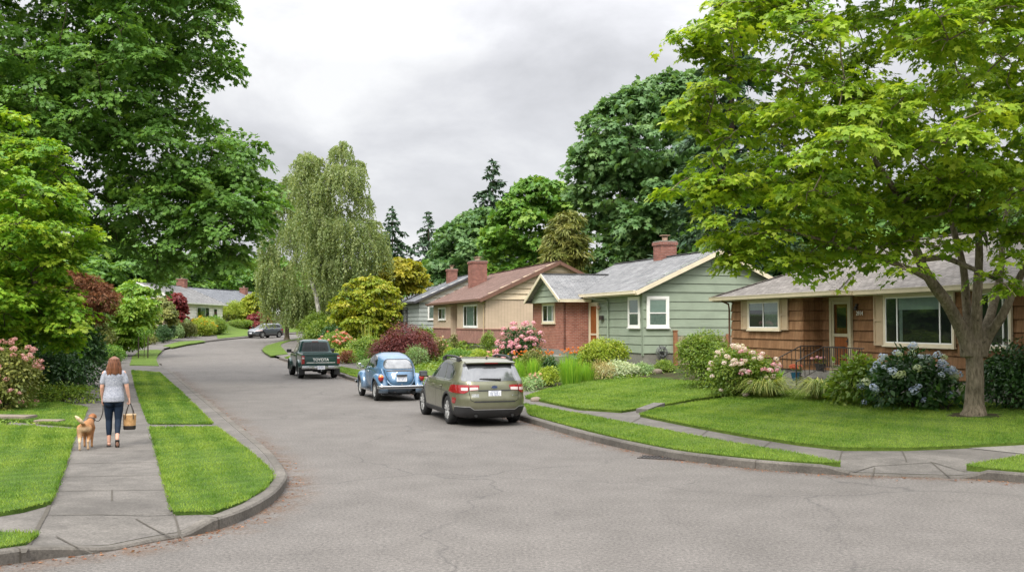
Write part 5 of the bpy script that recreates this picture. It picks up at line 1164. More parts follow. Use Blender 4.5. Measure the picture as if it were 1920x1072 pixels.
bark_grey = m_bark('grey_brown_bark', (.088, .072, .050), (.285, .240, .180), 13, 1.0); bark_dark = m_bark('dark_bark', (.035, .028, .022), (.095, .075, .058)); bark_birch = m_bark('birch_bark', (.16, .15, .135), (.56, .54, .50), 4, .4)
TM = {}
TM['maple'] = (np.array([(0, 0, 0), (.13, .13, .0), (.44, .04, -.05), (.32, .27, 0), (.58, .56, -.07), (.24, .54, 0), (0, 1.0, -.12), (-.24, .54, 0), (-.58, .56, -.07), (-.32, .27, 0), (-.44, .04, -.05), (-.13, .13, 0)]), [tuple(range(12))])
TM['oval'] = (np.array([(0, 0, 0), (.26, .40, -.05), (0, 1, -.10), (-.26, .40, -.05), (0, .42, .03)]), [(0, 1, 2, 4), (0, 4, 2, 3)])
TM['leaf'] = (np.array([(0, 0, 0), (.30, .45, .02), (0, 1, -.12), (-.30, .45, .02)]), [(0, 1, 2, 3)])
TM['thin'] = (np.array([(0, 0, 0), (.10, .4, 0), (0, 1, -.08), (-.10, .4, 0)]), [(0, 1, 2, 3)])
TM['lobed'] = (np.array([(0, 0, 0), (.34, .22, -.03), (.30, .5, 0), (.52, .72, -.08), (.16, .72, 0), (0, 1, -.14), (-.16, .72, 0), (-.52, .72, -.08), (-.30, .5, 0), (-.34, .22, -.03)]), [tuple(range(10))])
def nrmz(a): return a / (np.linalg.norm(a, axis=-1, keepdims=True) + 1e-9)
def mesh_np(name, V, loops, starts, mat, tint=None):
    me = bpy.data.meshes.new(name); me.vertices.add(len(V)); me.vertices.foreach_set('co', V.astype(np.float32).ravel()); me.loops.add(len(loops)); me.loops.foreach_set('vertex_index', loops.astype(np.int32))
    me.polygons.add(len(starts)); me.polygons.foreach_set('loop_start', starts.astype(np.int32)); me.update(calc_edges=True)
    for m in (mat if isinstance(mat, (list, tuple)) else [mat]): me.materials.append(m)
    if tint is not None: at_ = me.attributes.new('tint', 'FLOAT', 'FACE'); at_.data.foreach_set('value', tint.astype(np.float32))
    return me
def leaves(name, P, N, D, S, kind, tint, mat):
    tv, tf = TM[kind]; n, k = len(P), len(tv); D = nrmz(D); N = nrmz(N - D * (N * D).sum(1, keepdims=True)); X = np.cross(D, N)
    V = (P[:, None, :] + S[:, None, None] * (X[:, None, :] * tv[None, :, 0:1] + D[:, None, :] * tv[None, :, 1:2] + N[:, None, :] * tv[None, :, 2:3])).reshape(-1, 3)
    fl = np.concatenate([np.array(f) for f in tf]); lens = [len(f) for f in tf]; L = (np.arange(n)[:, None] * k + fl[None, :]).ravel(); per = sum(lens); st = np.cumsum([0] + lens[:-1]); ST = (np.arange(n)[:, None] * per + st[None, :]).ravel()
    return mesh_np(name, V, L, ST, mat, np.repeat(np.clip(tint, 0, 1), len(tf)))
def sprays(r, lobes, dens, rs, nl, droop=.5, flat=.6, low=.45, inner=.5):
    """positions, normals, tip directions and tints of leaves set in loose sprays on and in the lobes"""
    Ps, Ns, Ds, Ts_ = [], [], [], []
    for c, rad in lobes:
        c = np.array(c); rad = np.array(rad); m = max(3, int(dens * 4 * math.pi * (rad[0] * rad[1] + rad[0] * rad[2] + rad[1] * rad[2]) / 3)); u = nrmz(r.normal(size=(m * 2, 3))); keep = (u[:, 2] > -.15) | (r.random(m * 2) < low); u = u[keep][:m]; m = len(u)
        k = 1 - inner * r.random(m) ** 1.6; k[r.random(m) < .15] *= 1.12; sp = c + u * rad * k[:, None]; n = nrmz(flat * np.array([0, 0, 1.0]) + (1 - flat) * u + r.normal(size=(m, 3)) * .22)
        t = np.clip(r.normal(.5, .17, m), .05, .95); nn = np.maximum(3, (nl * r.uniform(.6, 1.4, m)).astype(int)); i = np.repeat(np.arange(m), nn); q = len(i)
        a = r.random(q) * 2 * math.pi; A = nrmz(np.cross(n, np.array([.31, .95, .02]))); B = np.cross(n, A); ra = np.sqrt(r.random(q)) * rs * r.uniform(.7, 1.25, m)[i]
        dr = A[i] * np.cos(a)[:, None] + B[i] * np.sin(a)[:, None]; P = sp[i] + dr * ra[:, None] + n[i] * (r.normal(size=q) * .12 * rs)[:, None]; P[:, 2] -= droop * ra ** 2 / rs
        D = dr * .75 + u[i] * .45 + r.normal(size=(q, 3)) * .35; D[:, 2] -= droop * .8 * (ra / rs); N = n[i] + r.normal(size=(q, 3)) * .38
        Ps.append(P); Ns.append(N); Ds.append(D); Ts_.append(t[i] + r.normal(size=q) * .14)
    return np.concatenate(Ps), np.concatenate(Ns), np.concatenate(Ds), np.concatenate(Ts_)
def fronds(r, lobes, dens, Lf, nl, droop=.5, low=.12, wid=.42, upn=.75, noise=.24):
    """leaves set in overlapping, outward drooping fronds over the upper side of each lobe, so the crown reads as tiers"""
    Ps, Ns, Ds, Ts_ = [], [], [], []
    for c, rad in lobes:
        c = np.array(c); rad = np.array(rad); m = max(4, int(dens * 2.2 * math.pi * rad[0] * (rad[0] + rad[2]) / 2 / (Lf * Lf * wid * 1.6))); u = nrmz(r.normal(size=(m * 4, 3))); keep = (u[:, 2] > -.05) | (r.random(m * 4) < low); u = u[keep][:m]; m = len(u)
        k = 1 - .42 * r.random(m) ** 1.5; sp = c + u * rad * k[:, None]; h = u * np.array([1, 1, .15]) + r.normal(size=(m, 3)) * np.array([.35, .35, .08]); a = nrmz(h); b = nrmz(np.cross(np.array([0, 0, 1.0]), a)); t0 = np.clip(r.normal(.5, .15, m), .1, .9); L = Lf * r.uniform(.7, 1.25, m); nn = np.maximum(4, (nl * r.uniform(.7, 1.3, m)).astype(int)); i = np.repeat(np.arange(m), nn); q = len(i)
        t = r.random(q) ** .8; s = r.uniform(-1, 1, q); w = wid * L[i] * (.35 + .65 * np.sin(np.pi * np.clip(t * .8 + .15, 0, 1))); P = sp[i] + a[i] * (L[i] * (t - .45))[:, None] + b[i] * (w * s)[:, None]; P[:, 2] += L[i] * (.10 * t - droop * t ** 2 - .18 * droop * s ** 2) + r.normal(size=q) * .05 * Lf
        D = a[i] * .7 + b[i] * (s * .75)[:, None] + r.normal(size=(q, 3)) * .28; D[:, 2] -= .25 + droop * .8 * t; N = np.array([0, 0, upn]) + a[i] * (.25 + .35 * t)[:, None] + r.normal(size=(q, 3)) * noise
        Ps.append(P); Ns.append(N); Ds.append(D); Ts_.append(t0[i] + r.normal(size=q) * .13)
    return np.concatenate(Ps), np.concatenate(Ns), np.concatenate(Ds), np.concatenate(Ts_)
def poly_dist(x, y, Q):
    d = 1e9
    for a, b in zip(Q, Q[1:] + Q[:1]):
        dx, dy = b[0] - a[0], b[1] - a[1]; t = max(0, min(1, ((x - a[0]) * dx + (y - a[1]) * dy) / (dx * dx + dy * dy + 1e-9))); d = min(d, math.hypot(x - a[0] - t * dx, y - a[1] - t * dy))
    return d
def outline_lobes(r, Q, depth, rpx, n, thick, squash=.62, sep=.62):
    """fill a crown of this extent with lobes: real spheres at their own distances, as deep as the crown is wide"""
    xs = [q[0] for q in Q]; ys = [q[1] for q in Q]; out = []; px = []
    rim = []; 
    for a, b in zip(Q, Q[1:] + Q[:1]):
        l = math.hypot(b[0] - a[0], b[1] - a[1]); m = max(1, int(l / (rpx[0] * 1.25)))
        for j in range(m): t = (j + r.random()) / m; nx, ny = -(b[1] - a[1]) / (l + 1e-6), (b[0] - a[0]) / (l + 1e-6); rim.append((a[0] + (b[0] - a[0]) * t + nx * rpx[0] * .8, a[1] + (b[1] - a[1]) * t + ny * rpx[0] * .8)); rim.append((a[0] + (b[0] - a[0]) * t - nx * rpx[0] * .8, a[1] + (b[1] - a[1]) * t - ny * rpx[0] * .8))
    for _ in range(9000):
        if len(out) >= n: break
        if rim: x, y = rim.pop()
        else: x, y = r.uniform(min(xs), max(xs)), r.uniform(min(ys), max(ys))
        if not inside(np.array([x]), np.array([y]), Q)[0]: continue
        d = poly_dist(x, y, Q); R_ = r.uniform(*rpx)
        if d < rpx[0] * .55: continue
        R_ = min(R_, max(rpx[0] * .8, d * 1.05)); s = F / depth; dz = r.uniform(-1, 1) * min(thick, (d / s) * 1.3 + R_ / s * .5)
        if any(math.hypot(x - a, y - b) < sep * min(R_, c) and abs(dz - e) < sep * R_ / s for a, b, c, e in px): continue
        px.append((x, y, R_, dz)); p = at(x, y, depth + dz); w = R_ * (depth + dz) / F; out.append((p, (w, w, w * squash)))
    return out
def fuse(mb, name, mat, voxel=.008, smooth=5, factor=.5):
    """closed shapes grown together into one continuous skin"""
    me = mb.mesh('tmp', mat, uv=False); o = bpy.data.objects.new('tmp', me); COL.objects.link(o); m = o.modifiers.new('r', 'REMESH'); m.mode = 'VOXEL'; m.voxel_size = voxel
    s = o.modifiers.new('s', 'SMOOTH'); s.iterations = smooth; s.factor = factor; dg = bpy.context.evaluated_depsgraph_get(); r = bpy.data.meshes.new_from_object(o.evaluated_get(dg)); bpy.data.objects.remove(o); r.name = name; r.materials.clear(); r.materials.append(mat); r.shade_smooth(); return r
def spline3(pts, k):
    p = [np.array(q, float) for q in pts]; p = [2 * p[0] - p[1]] + p + [2 * p[-1] - p[-2]]; out = []
    for i in range(1, len(p) - 2):
        for j in range(k):
            t = j / k; a, b, c, d = p[i - 1], p[i], p[i + 1], p[i + 2]; out.append(Vector(.5 * (2 * b + (c - a) * t + (2 * a - 5 * b + 4 * c - d) * t * t + (3 * b - a - 3 * c + d) * t ** 3)))
    return out + [Vector(p[-2])]
def limb_mesh(name, mat, base, fork, lobes, r0, r, n=10, lean=0, forks=None, twigs=4, jit=.05, flare=1.5, limbs=None):
    """trunk to the fork height, then limbs out to the lobes, as one skin per limb"""
    mb = MB(); base = Vector(base); fork = Vector(fork); h = (fork - base).length; pts = [base + Vector((0, 0, -.15))] ; rad = [r0 * flare * 1.1]
    for t in (0.0, .06, .15, .3, .5, .75, 1):
        pts.append(base.lerp(fork, t) + Vector((r.normal() * .012 * h, r.normal() * .012 * h, 0))); rad.append(r0 * (1 + (flare - 1) * math.exp(-t * 14)) * (1 - .14 * t))
    mb.tube(pts, rad, 18, jit=jit); mb.ell(fork, (r0 * .93, r0 * .93, r0 * .8), 16, 10, noise=.06) if limbs else None; heads = forks or [fork] ; L = sorted(lobes, key=lambda l: -l[1][0]); order = sorted(range(len(lobes)), key=lambda i: (Vector(lobes[i][0]) - fork).length); nodes = [(fork, r0 * .72)]
    if limbs:
        nodes = []; core = mb; mb = MB()
        for pl, ra, rb in limbs:
            k = len(pl); rr = [ra + (rb - ra) * i / (k - 1) for i in range(k)]; sm = spline3(pl, 4); rs_ = np.interp(np.linspace(0, k - 1, len(sm)), np.arange(k), rr); core.tube(sm, list(rs_), 12, jit=jit); nodes += [(Vector(sm[i]), float(rs_[i])) for i in range(len(sm) // 2, len(sm), 2)] + [(Vector(sm[-1]), float(rs_[-1]))]
    for i in order:
        c = Vector(lobes[i][0]); best = min(nodes, key=lambda q: (q[0] - c).length + .4 * (q[0] - fork).length * 0 + (2.0 if q[0].z > c.z + .5 else 0)); a, ra = best; d = (c - a).length; rb = max(.018, min(ra * .72, r0 * .55 * (1.2 / (1.2 + d * .25))))
        m1 = a.lerp(c, .35) + Vector((r.normal() * .06 * d, r.normal() * .06 * d, .10 * d)); m2 = a.lerp(c, .7) + Vector((r.normal() * .05 * d, r.normal() * .05 * d, .08 * d)); re = max(.014, rb * .5)
        mb.tube([a, m1, m2, c], [rb, rb * .85, rb * .68, re], 8, jit=jit); nodes += [(m1, rb * .85), (m2, rb * .68), (c, re)]
        for _ in range(twigs):
            u = Vector(r.normal(size=3)).normalized(); e = c + Vector((u.x * lobes[i][1][0], u.y * lobes[i][1][1], u.z * lobes[i][1][2] * .8)) * .85; mid = c.lerp(e, .5) + Vector((0, 0, .08 * lobes[i][1][0])); mb.tube([c, mid, e], [re * .8, re * .5, .006], 5)
    me = mb.mesh(name, mat, 60)
    if limbs:
        f = fuse(core, name, mat, .026, 3, .45); bm = bmesh.new(); bm.from_mesh(f); bm.from_mesh(me); bm.to_mesh(f); bm.free(); f.shade_smooth(); return f
    return me
def tree(name, label, cat, base, lobes, leafm, leaf, size, dens, rs, nl, seed, barkm=None, r0=.25, fork_t=None, fork=None, group=None, droop=.5, flat=.6, low=.45, inner=.5, twigs=3, flare=1.5, limbs=None, frond=None):
    r = np.random.default_rng(seed); base = Vector(base); t = thing(name, label, cat, base, 0, group)
    lob = [(Vector(c) - base, rad) for c, rad in lobes]
    if fork is None:
        mz = min(c.z for c, _ in lob); fork = Vector((0, 0, max(.6, mz * .8 if fork_t is None else fork_t)))
    else: fork = Vector(fork) - base
    link('trunk', limb_mesh('trunk', barkm or bark_dark, (0, 0, 0), fork, lob, r0, r, twigs=twigs, flare=flare, limbs=[([Vector(q) - base for q in pl], a, b_) for pl, a, b_ in limbs] if limbs else None), t)
    P, N, D, tt = fronds(r, lob, *frond) if frond else sprays(r, lob, dens, rs, nl, droop, flat, low, inner); S = size * r.uniform(.5, 1.3, len(P))
    link('crown', leaves('crown', P, N, D, S, leaf, tt, leafm), t); return t
LF = dict(
    maple=m_leaf('maple_leaves', (.050, .106, .010), (.114, .196, .015), (.225, .298, .032), .46),
    lmaple=m_leaf('left_maple_leaves', (.035, .10, .008), (.095, .19, .014), (.20, .28, .03), .36),
    big=m_leaf('broad_leaves', (.034, .082, .018), (.060, .136, .026), (.105, .190, .040), .38),
    chest=m_leaf('chestnut_leaves', (.034, .080, .030), (.058, .122, .045), (.098, .172, .062), .32),
    mid=m_leaf('mid_green_leaves', (.03, .085, .012), (.062, .14, .018), (.12, .20, .035), .3),
    birch=m_leaf('birch_leaves', (.066, .104, .040), (.115, .160, .070), (.18, .225, .11), .42),
    yel=m_leaf('yellow_green_leaves', (.065, .10, .008), (.13, .175, .014), (.24, .235, .025), .35),
    fresh=m_leaf('fresh_green_leaves', (.05, .115, .014), (.10, .19, .022), (.19, .27, .045), .36),
    gold=m_leaf('golden_leaves', (.080, .100, .008), (.155, .170, .014), (.245, .23, .03), .33),
    red=m_leaf('red_leaves', (.045, .008, .010), (.105, .018, .022), (.18, .045, .04), .25),
    plum=m_leaf('plum_leaves', (.044, .012, .014), (.085, .024, .026), (.14, .045, .042), .22),
    rust=m_leaf('rusty_leaves', (.05, .022, .012), (.105, .045, .025), (.17, .085, .045), .25),
    con=m_leaf('conifer_needles', (.014, .036, .022), (.030, .062, .036), (.052, .092, .052), .1, .6),
    olive=m_leaf('olive_leaves', (.040, .058, .014), (.085, .105, .024), (.14, .15, .04), .2),
    dark=m_leaf('dark_shrub_leaves', (.008, .028, .008), (.018, .055, .012), (.040, .095, .020), .15, .38, .5),
    shrub=m_leaf('shrub_leaves', (.042, .085, .010), (.082, .142, .016), (.15, .205, .032), .3, .45, .4),
    lime=m_leaf('lime_shrub_leaves', (.07, .12, .010), (.14, .20, .018), (.24, .28, .04), .3, .45),
    silver=m_leaf('silver_leaves', (.12, .17, .11), (.22, .28, .19), (.36, .40, .29), .2, .6),
    lav=m_leaf('grey_green_leaves', (.07, .13, .06), (.12, .20, .085), (.20, .28, .14), .2, .6),
    grass=m_leaf('blade_green', (.05, .13, .012), (.10, .21, .02), (.19, .30, .04), .35, .5),
    hakone=m_leaf('golden_blades', (.045, .085, .012), (.115, .155, .028), (.24, .25, .07), .3, .5),
    heath=m_leaf('heather_sprigs', (.10, .09, .045), (.19, .17, .08), (.28, .25, .13), .2, .7))
FL = {}
def m_petal(name, a, b, c): FL[name] = m_leaf('petals_' + name, a, b, c, .3, .6, .2)
m_petal('pink', (.48, .17, .24), (.66, .33, .40), (.80, .56, .58)); m_petal('blue', (.34, .40, .62), (.48, .55, .74), (.68, .73, .83)); m_petal('greenish', (.34, .42, .22), (.48, .54, .34), (.62, .66, .5)); m_petal('white_pink', (.62, .42, .46), (.74, .62, .60), (.80, .76, .68))
m_petal('dusty', (.36, .16, .15), (.52, .28, .26), (.62, .42, .38)); m_petal('coral', (.42, .06, .04), (.56, .14, .08), (.66, .26, .16)); m_petal('orange', (.55, .11, .01), (.68, .18, .02), (.76, .30, .05)); m_petal('salmon', (.58, .26, .20), (.68, .40, .32), (.76, .56, .46)); m_petal('cream', (.50, .44, .28), (.62, .56, .40), (.72, .68, .54)); m_petal('hot', (.50, .03, .10), (.62, .10, .18), (.7, .25, .3)); m_petal('yellow', (.45, .26, .01), (.60, .38, .02), (.7, .5, .06))
def head_mesh(name, mat, n=46, seed=0, flat=.85, core=None):
    """a round flower head of many small florets"""
    r = np.random.default_rng(seed); u = nrmz(r.normal(size=(n, 3))); u = u[u[:, 2] > -.7]; P = u * np.array([1, 1, flat]) * r.uniform(.78, .95, (len(u), 1)); D = np.cross(u, r.normal(size=u.shape)); P2 = np.concatenate([P - nrmz(D) * .18]); tt = np.clip(r.normal(.5, .22, len(P2)), 0, 1)
    return leaves(name, P2, u + r.normal(size=u.shape) * .25, D, np.full(len(P2), .46), 'lobed', tt, mat)
HEADS = {k: head_mesh('flower_head', FL[k], 60, i) for i, k in enumerate(FL)}
def heads(t, pts, kinds, sizes, r, name='flower_head'):
    for p, k, s in zip(pts, kinds, sizes):
        o = link(name, HEADS[k], t, p); o.scale = (s, s, s * r.uniform(.75, .95)); o.rotation_euler = (r.uniform(-.5, .5), r.uniform(-.5, .5), r.uniform(0, 6))
SUR = {}
def dome_pts(r, w, d, h, n, up=.1, front=True):
    u = nrmz(r.normal(size=(n * 6, 3))); u = u[u[:, 2] > up]
    if front: u = u[u[:, 1] < .45]
    u = u[:n]; return u * np.array([w / 2, d / 2, h]) * 1.0
def skip(): pass
def shrub(name, label, px, py, wpx, hpx, leafm, leaf='leaf', size=.07, seed=1, dens=None, cat='shrub', flowers=None, lobes=4, group=None, depth=None, dfac=.9, nl=9, rs=None, flat=.35, droop=.2, low=.25, stemm=None, spread=.28, inner=.45):
    """a bush whose foot stands where this place of the photograph meets the ground"""
    r = np.random.default_rng(seed)
    if depth: b = at(px, py, depth); b.z = Ts(b.x, b.y) + .12
    else: b = G(px, py, .12)
    k = b.y / F; w, h = wpx * k, hpx * k; d = w * dfac; t = thing(name, label, cat, b, 0, group); L = []
    L.append(((0, 0, h * .48), (w * .40, d * .40, h * .50)))
    for i in range(lobes):
        a = 2 * math.pi * (i + r.random()) / lobes; q = spread * r.uniform(.8, 1.15); L.append(((math.cos(a) * w * q, math.sin(a) * d * q, h * r.uniform(.28, .62)), (w * .26, d * .26, h * r.uniform(.26, .40))))
    sz = size; rs_ = rs or sz * 2.2; dn = 2.1 * (dens or .9 / (rs_ * rs_)) ; P, N, D, tt = sprays(r, [(Vector(c), q) for c, q in L], dn, rs_, nl, droop, flat, low, inner); ok = P[:, 2] > -.02; P, N, D, tt = P[ok], N[ok], D[ok], tt[ok]
    link('foliage', leaves('foliage', P, N, D, sz * r.uniform(.65, 1.2, len(P)), leaf, tt, leafm), t)
    mb = MB()
    for i in range(5):
        a = 6.28 * i / 5 + r.random(); e = Vector((math.cos(a) * w * .22, math.sin(a) * d * .22, h * .55)); mb.tube([Vector((math.cos(a) * .03, math.sin(a) * .03, -.1)), e * .5 + Vector((0, 0, h * .08)), e], [max(.012, w * .016), max(.010, w * .012), .006], 6)
    link('stem', mb.mesh('stem', stemm or bark_dark, 60), t)
    if flowers:
        kinds, n, fs, up, fn = flowers; n0 = min(n, 95); pts = []
        for _ in range(n0 * 12):
            if len(pts) >= n0: break
            c, q = L[r.integers(0, len(L))]; u = nrmz(r.normal(size=3)); u[2] = abs(u[2]) * .9 + .05 if r.random() < up else u[2]; u[1] = -abs(u[1]) if r.random() < .72 else u[1]; p = np.array(c) + nrmz(u) * np.array(q) * (1.06 + .9 * sz / max(q[0], .2))
            if p[2] > .06 and all((((p - np.array(c2)) / (np.array(q2) * 1.03)) ** 2).sum() > 1 for c2, q2 in L): pts.append(tuple(p))
        heads(t, pts, [kinds[r.integers(0, len(kinds))] for _ in pts], [fs * r.uniform(.75, 1.2) for _ in pts], r, fn)
    return t
def blades(name, base, hgt, lean, width, mat, r, segs=4, curl=1.0, tint=None):
    """arching strips: base (n,3), heights, lean vectors (n,2)"""
    n = len(base); t = np.linspace(0, 1, segs + 1); ang = np.arctan2(lean[:, 1], lean[:, 0]); side = np.stack([-np.sin(ang), np.cos(ang), np.zeros(n)], 1) * width[:, None] * .5; V = np.zeros((n, segs + 1, 2, 3))
    for j, q in enumerate(t):
        c = base.copy(); dd = np.clip(np.linalg.norm(lean, axis=1) / (hgt + 1e-6), 0, 1.1) * curl; c[:, :2] += lean * q ** (1.25 if curl > .9 else 1 + curl); c[:, 2] += hgt * ((1 + 2 * dd) * q - 2.5 * dd * q * q); w = (1 - q ** 2.2) * .95 + .05
        V[:, j, 0] = c - side * w; V[:, j, 1] = c + side * w
    k = (segs + 1) * 2; f = np.array([(j * 2, j * 2 + 1, j * 2 + 3, j * 2 + 2) for j in range(segs)]).ravel(); L = (np.arange(n)[:, None] * k + f).ravel(); ST = np.arange(n * segs) * 4; tt = np.repeat(np.clip(r.normal(.5, .2, n) if tint is None else tint, 0, 1), segs)
    return mesh_np(name, V.reshape(-1, 3), L, ST, mat, tt)
def clump(name, label, px, py, wpx, hpx, mat, n, seed, width=.012, curl=1.0, spread=.5, cat='grass clump', group=None, depth=None, foot=.22, flowers=None):
    r = np.random.default_rng(seed)
    if depth: b = at(px, py, depth); b.z = Ts(b.x, b.y) + .12
    else: b = G(px, py, .12)
    k = b.y / F; w, h = wpx * k, hpx * k; t = thing(name, label, cat, b, 0, group); a = r.random(n) * 6.283; q = np.sqrt(r.random(n)); base = np.stack([np.cos(a) * q * w * foot, np.sin(a) * q * w * foot, np.full(n, -.02)], 1); a2 = a + r.normal(size=n) * .5; ln = w * spread * (.25 + .75 * r.random(n)) * (.3 + .7 * q); lean = np.stack([np.cos(a2), np.sin(a2)], 1) * ln[:, None]
    hh = h * r.uniform(.55, 1.05, n) * (1.12 if curl > .9 else 1.0); link('foliage', blades('foliage', base, hh, lean, np.full(n, width) * r.uniform(.7, 1.2, n), mat, r, 5, curl), t)
    if flowers:
        kind, m, fs = flowers
        pts = [(r.normal() * w * .3, r.normal() * w * .22, h * r.uniform(.78, 1.06)) for _ in range(m)]; mb = MB()
        for p in pts: mb.tube([(p[0] * .3, p[1] * .3, 0), (p[0] * .8, p[1] * .8, p[2] * .6), p], .005, 4)
        link('stem', mb.mesh('stem', LF['shrub']), t); heads(t, pts, [kind] * m, [fs * r.uniform(.7, 1.2) for _ in pts], r)
    return t
# ------------------------------------------------------------------ the trees
rg = lambda s: np.random.default_rng(s)
def gz(p, dz=.1): return Vector((p.x, p.y, Ts(p.x, p.y) + dz))
# right: the bright maple on the front lawn, five limbs from a short stout trunk
mb_ = G(1826, 778, .2)
MO = [(1380, -40), (1245, 70), (1262, 118), (1345, 112), (1300, 165), (1252, 190), (1262, 240), (1330, 262), (1300, 305), (1235, 340), (1245, 378), (1330, 385), (1290, 425), (1335, 455), (1368, 522), (1392, 505), (1420, 470), (1480, 500), (1515, 522), (1560, 470), (1640, 490), (1690, 478), (1720, 438), (1800, 430), (1870, 445), (1960, 500), (2090, 470), (2180, 300), (2180, -260), (1420, -260)]
lob = outline_lobes(rg(3), MO, 22.6, (28, 66), 420, 3.4, .62, .5)
lob += [(at(x, y, 22.4 + dz), (q * 22.4 / F, q * 22.4 / F, q * 15 / F)) for x, y, q, dz in ((1760, 462, 34, -.8), (1850, 455, 36, .6), (1900, 478, 38, -.6), (1660, 492, 34, -.4), (1585, 480, 40, .5), (1895, 545, 28, -.9), (1482, 492, 34, -.3), (1700, 505, 26, -1.2), (1430, 470, 40, .6), (1860, 520, 22, -.5))]
_h = lambda x, y, dz=0: at(x, y, mb_.y + dz)
LIMBS = [([_h(1816, 668), _h(1808, 632), _h(1780, 575, -.2), _h(1738, 515, -.6), _h(1712, 455, -1.0), _h(1690, 380, -1.4), _h(1640, 300, -1.8)], .185, .055), ([_h(1742, 522, -.55), _h(1700, 502, -.9), _h(1640, 482, -1.3), _h(1560, 455, -1.8), _h(1470, 430, -2.2)], .085, .03),
         ([_h(1820, 665), _h(1816, 620), _h(1812, 570, .2), _h(1806, 500, .3), _h(1786, 420, .5), _h(1775, 330, .8), _h(1780, 200, 1.0)], .13, .045), ([_h(1830, 640), _h(1832, 560, -.2), _h(1836, 480, -.3), _h(1836, 400, -.6), _h(1860, 280, -1.0)], .14, .045),
         ([_h(1838, 665), _h(1846, 625), _h(1862, 575, .5), _h(1876, 510, .9), _h(1882, 430, 1.3), _h(1900, 330, 1.8)], .14, .05), ([_h(1840, 668), _h(1852, 632), _h(1880, 590, -.3), _h(1912, 520, -.6), _h(1960, 440, -1.0), _h(2030, 360, -1.4)], .14, .045), ([_h(1725, 480, -.9), _h(1700, 430, -.4), _h(1660, 400, .2), _h(1560, 340, .8), _h(1440, 250, 1.2)], .08, .03)]
maple = tree('maple_tree', 'bright yellow green maple with several limbs on the brown house lawn', 'tree', mb_, lob, LF['maple'], 'maple', .15, 7.5, .36, 14, 31, bark_grey, r0=.215, limbs=LIMBS, fork=mb_ + Vector((.02, 0, 1.62)), twigs=3, flare=1.45, frond=(1.62, .62, 27, .42, .28, .46, .8, .24))
# left: tall broad-leaved tree, and the layered maple in front of it
TO = [(-260, -260), (425, -260), (432, 10), (425, 60), (470, 85), (445, 108), (452, 142), (396, 148), (372, 172), (405, 214), (440, 246), (492, 244), (502, 290), (478, 312), (524, 345), (532, 385), (502, 420), (482, 470), (440, 492), (402, 492), (388, 520), (342, 502), (320, 540), (288, 522), (250, 500), (205, 470), (150, 420), (-260, 420)]
lob = outline_lobes(rg(5), TO, 41, (26, 62), 520, 4.6, .8, .5); lob += [(at(x, y, 41 + dz), (q * 41 / F, q * 41 / F, q * 33 / F)) for x, y, q, dz in ((452, 448, 38, 0), (474, 420, 34, 1.2), (430, 476, 32, -1), (415, 500, 28, .6))]; tb = gz(at(72, 700, 42))
tree('broadleaf_tree', 'tall dark green broadleaf tree towering over the left pavement', 'tree', tb, lob, LF['big'], 'lobed', .19, 3.6, .48, 14, 32, bark_dark, r0=.36, fork=tb + Vector((0, 0, 5.0)), twigs=2, frond=(1.35, .95, 40, .5, .35, .46, .7, .32))
LO2 = [(-170, 205), (0, 196), (50, 204), (36, 250), (98, 250), (112, 285), (150, 292), (130, 330), (162, 352), (146, 384), (196, 436), (230, 462), (176, 478), (150, 470), (140, 520), (168, 590), (152, 640), (128, 668), (70, 640), (20, 690), (-170, 720)]
lob = outline_lobes(rg(8), LO2, 30, (20, 46), 330, 3.0, .55, .5); tb = gz(at(-20, 740, 33))
tree('maple_tree', 'light green layered maple at the left edge beside the pavement', 'tree', tb, lob, LF['lmaple'], 'lobed', .145, 6.5, .27, 13, 33, bark_dark, r0=.16, fork=tb + Vector((0, 0, 1.3)), twigs=2, frond=(1.35, .62, 26, .4, .25, .46, .85, .22))
# behind the houses on the right
def otree(name, label, Q, depth, basepx, leafm, leaf, size, n, rpx, thick, seed, dens=2.2, rs=.6, nl=12, squash=.62, group=None, r0=.3, barkm=None, **k):
    lob = outline_lobes(rg(seed), Q, depth, (rpx[0] * .6, rpx[1] * .85), int(n * 3.4), thick, min(1, squash * 1.15), .42); b = gz(at(basepx, 640, depth))
    return tree(name, label, 'tree', b, lob, leafm, leaf, size, dens, rs, nl, seed, barkm, r0=r0, group=group, twigs=1, frond=(1.45, rs * 1.7, nl * 2, .5, .4, .46, .6, .45), **k)
otree('chestnut_tree', 'huge dark blue green round topped tree behind the sage house', [(1062, 320), (1080, 272), (1100, 215), (1140, 180), (1190, 150), (1240, 130), (1310, 122), (1350, 200), (1372, 300), (1366, 420), (1390, 510), (1100, 510), (1112, 450), (1086, 380)], 80, 1240, LF['chest'], 'lobed', .46, 80, (24, 42), 5, 41, 1.5, .85, 13)
otree('broadleaf_tree', 'mid green tree rising behind the tan house gable', [(908, 450), (928, 392), (960, 350), (1000, 324), (1042, 336), (1076, 366), (1088, 430), (1086, 510), (905, 520)], 95, 1000, LF['mid'], 'lobed', .44, 42, (18, 32), 4.5, 42, 1.4, .8, 12)
otree('broadleaf_tree', 'darker round tree left of the tan house chimney', [(796, 520), (804, 470), (830, 428), (870, 392), (912, 384), (936, 402), (930, 450), (934, 530), (800, 545)], 108, 866, LF['chest'], 'lobed', .46, 36, (17, 30), 4.5, 43, 1.4, .8, 12)
otree('cedar_tree', 'brownish olive cedar squeezed between two green crowns', [(1022, 500), (1034, 420), (1056, 388), (1082, 398), (1100, 470), (1096, 510)], 76, 1062, LF['olive'], 'thin', .5, 18, (16, 28), 2, 44, 2.4, .6, 14, .9)
otree('yellow_maple', 'golden olive maple behind the yellow green one', [(700, 530), (706, 498), (740, 478), (780, 486), (800, 520), (790, 545), (720, 545)], 92, 748, LF['gold'], 'leaf', .34, 22, (13, 24), 2.2, 45, 2.6, .5, 12, .5)
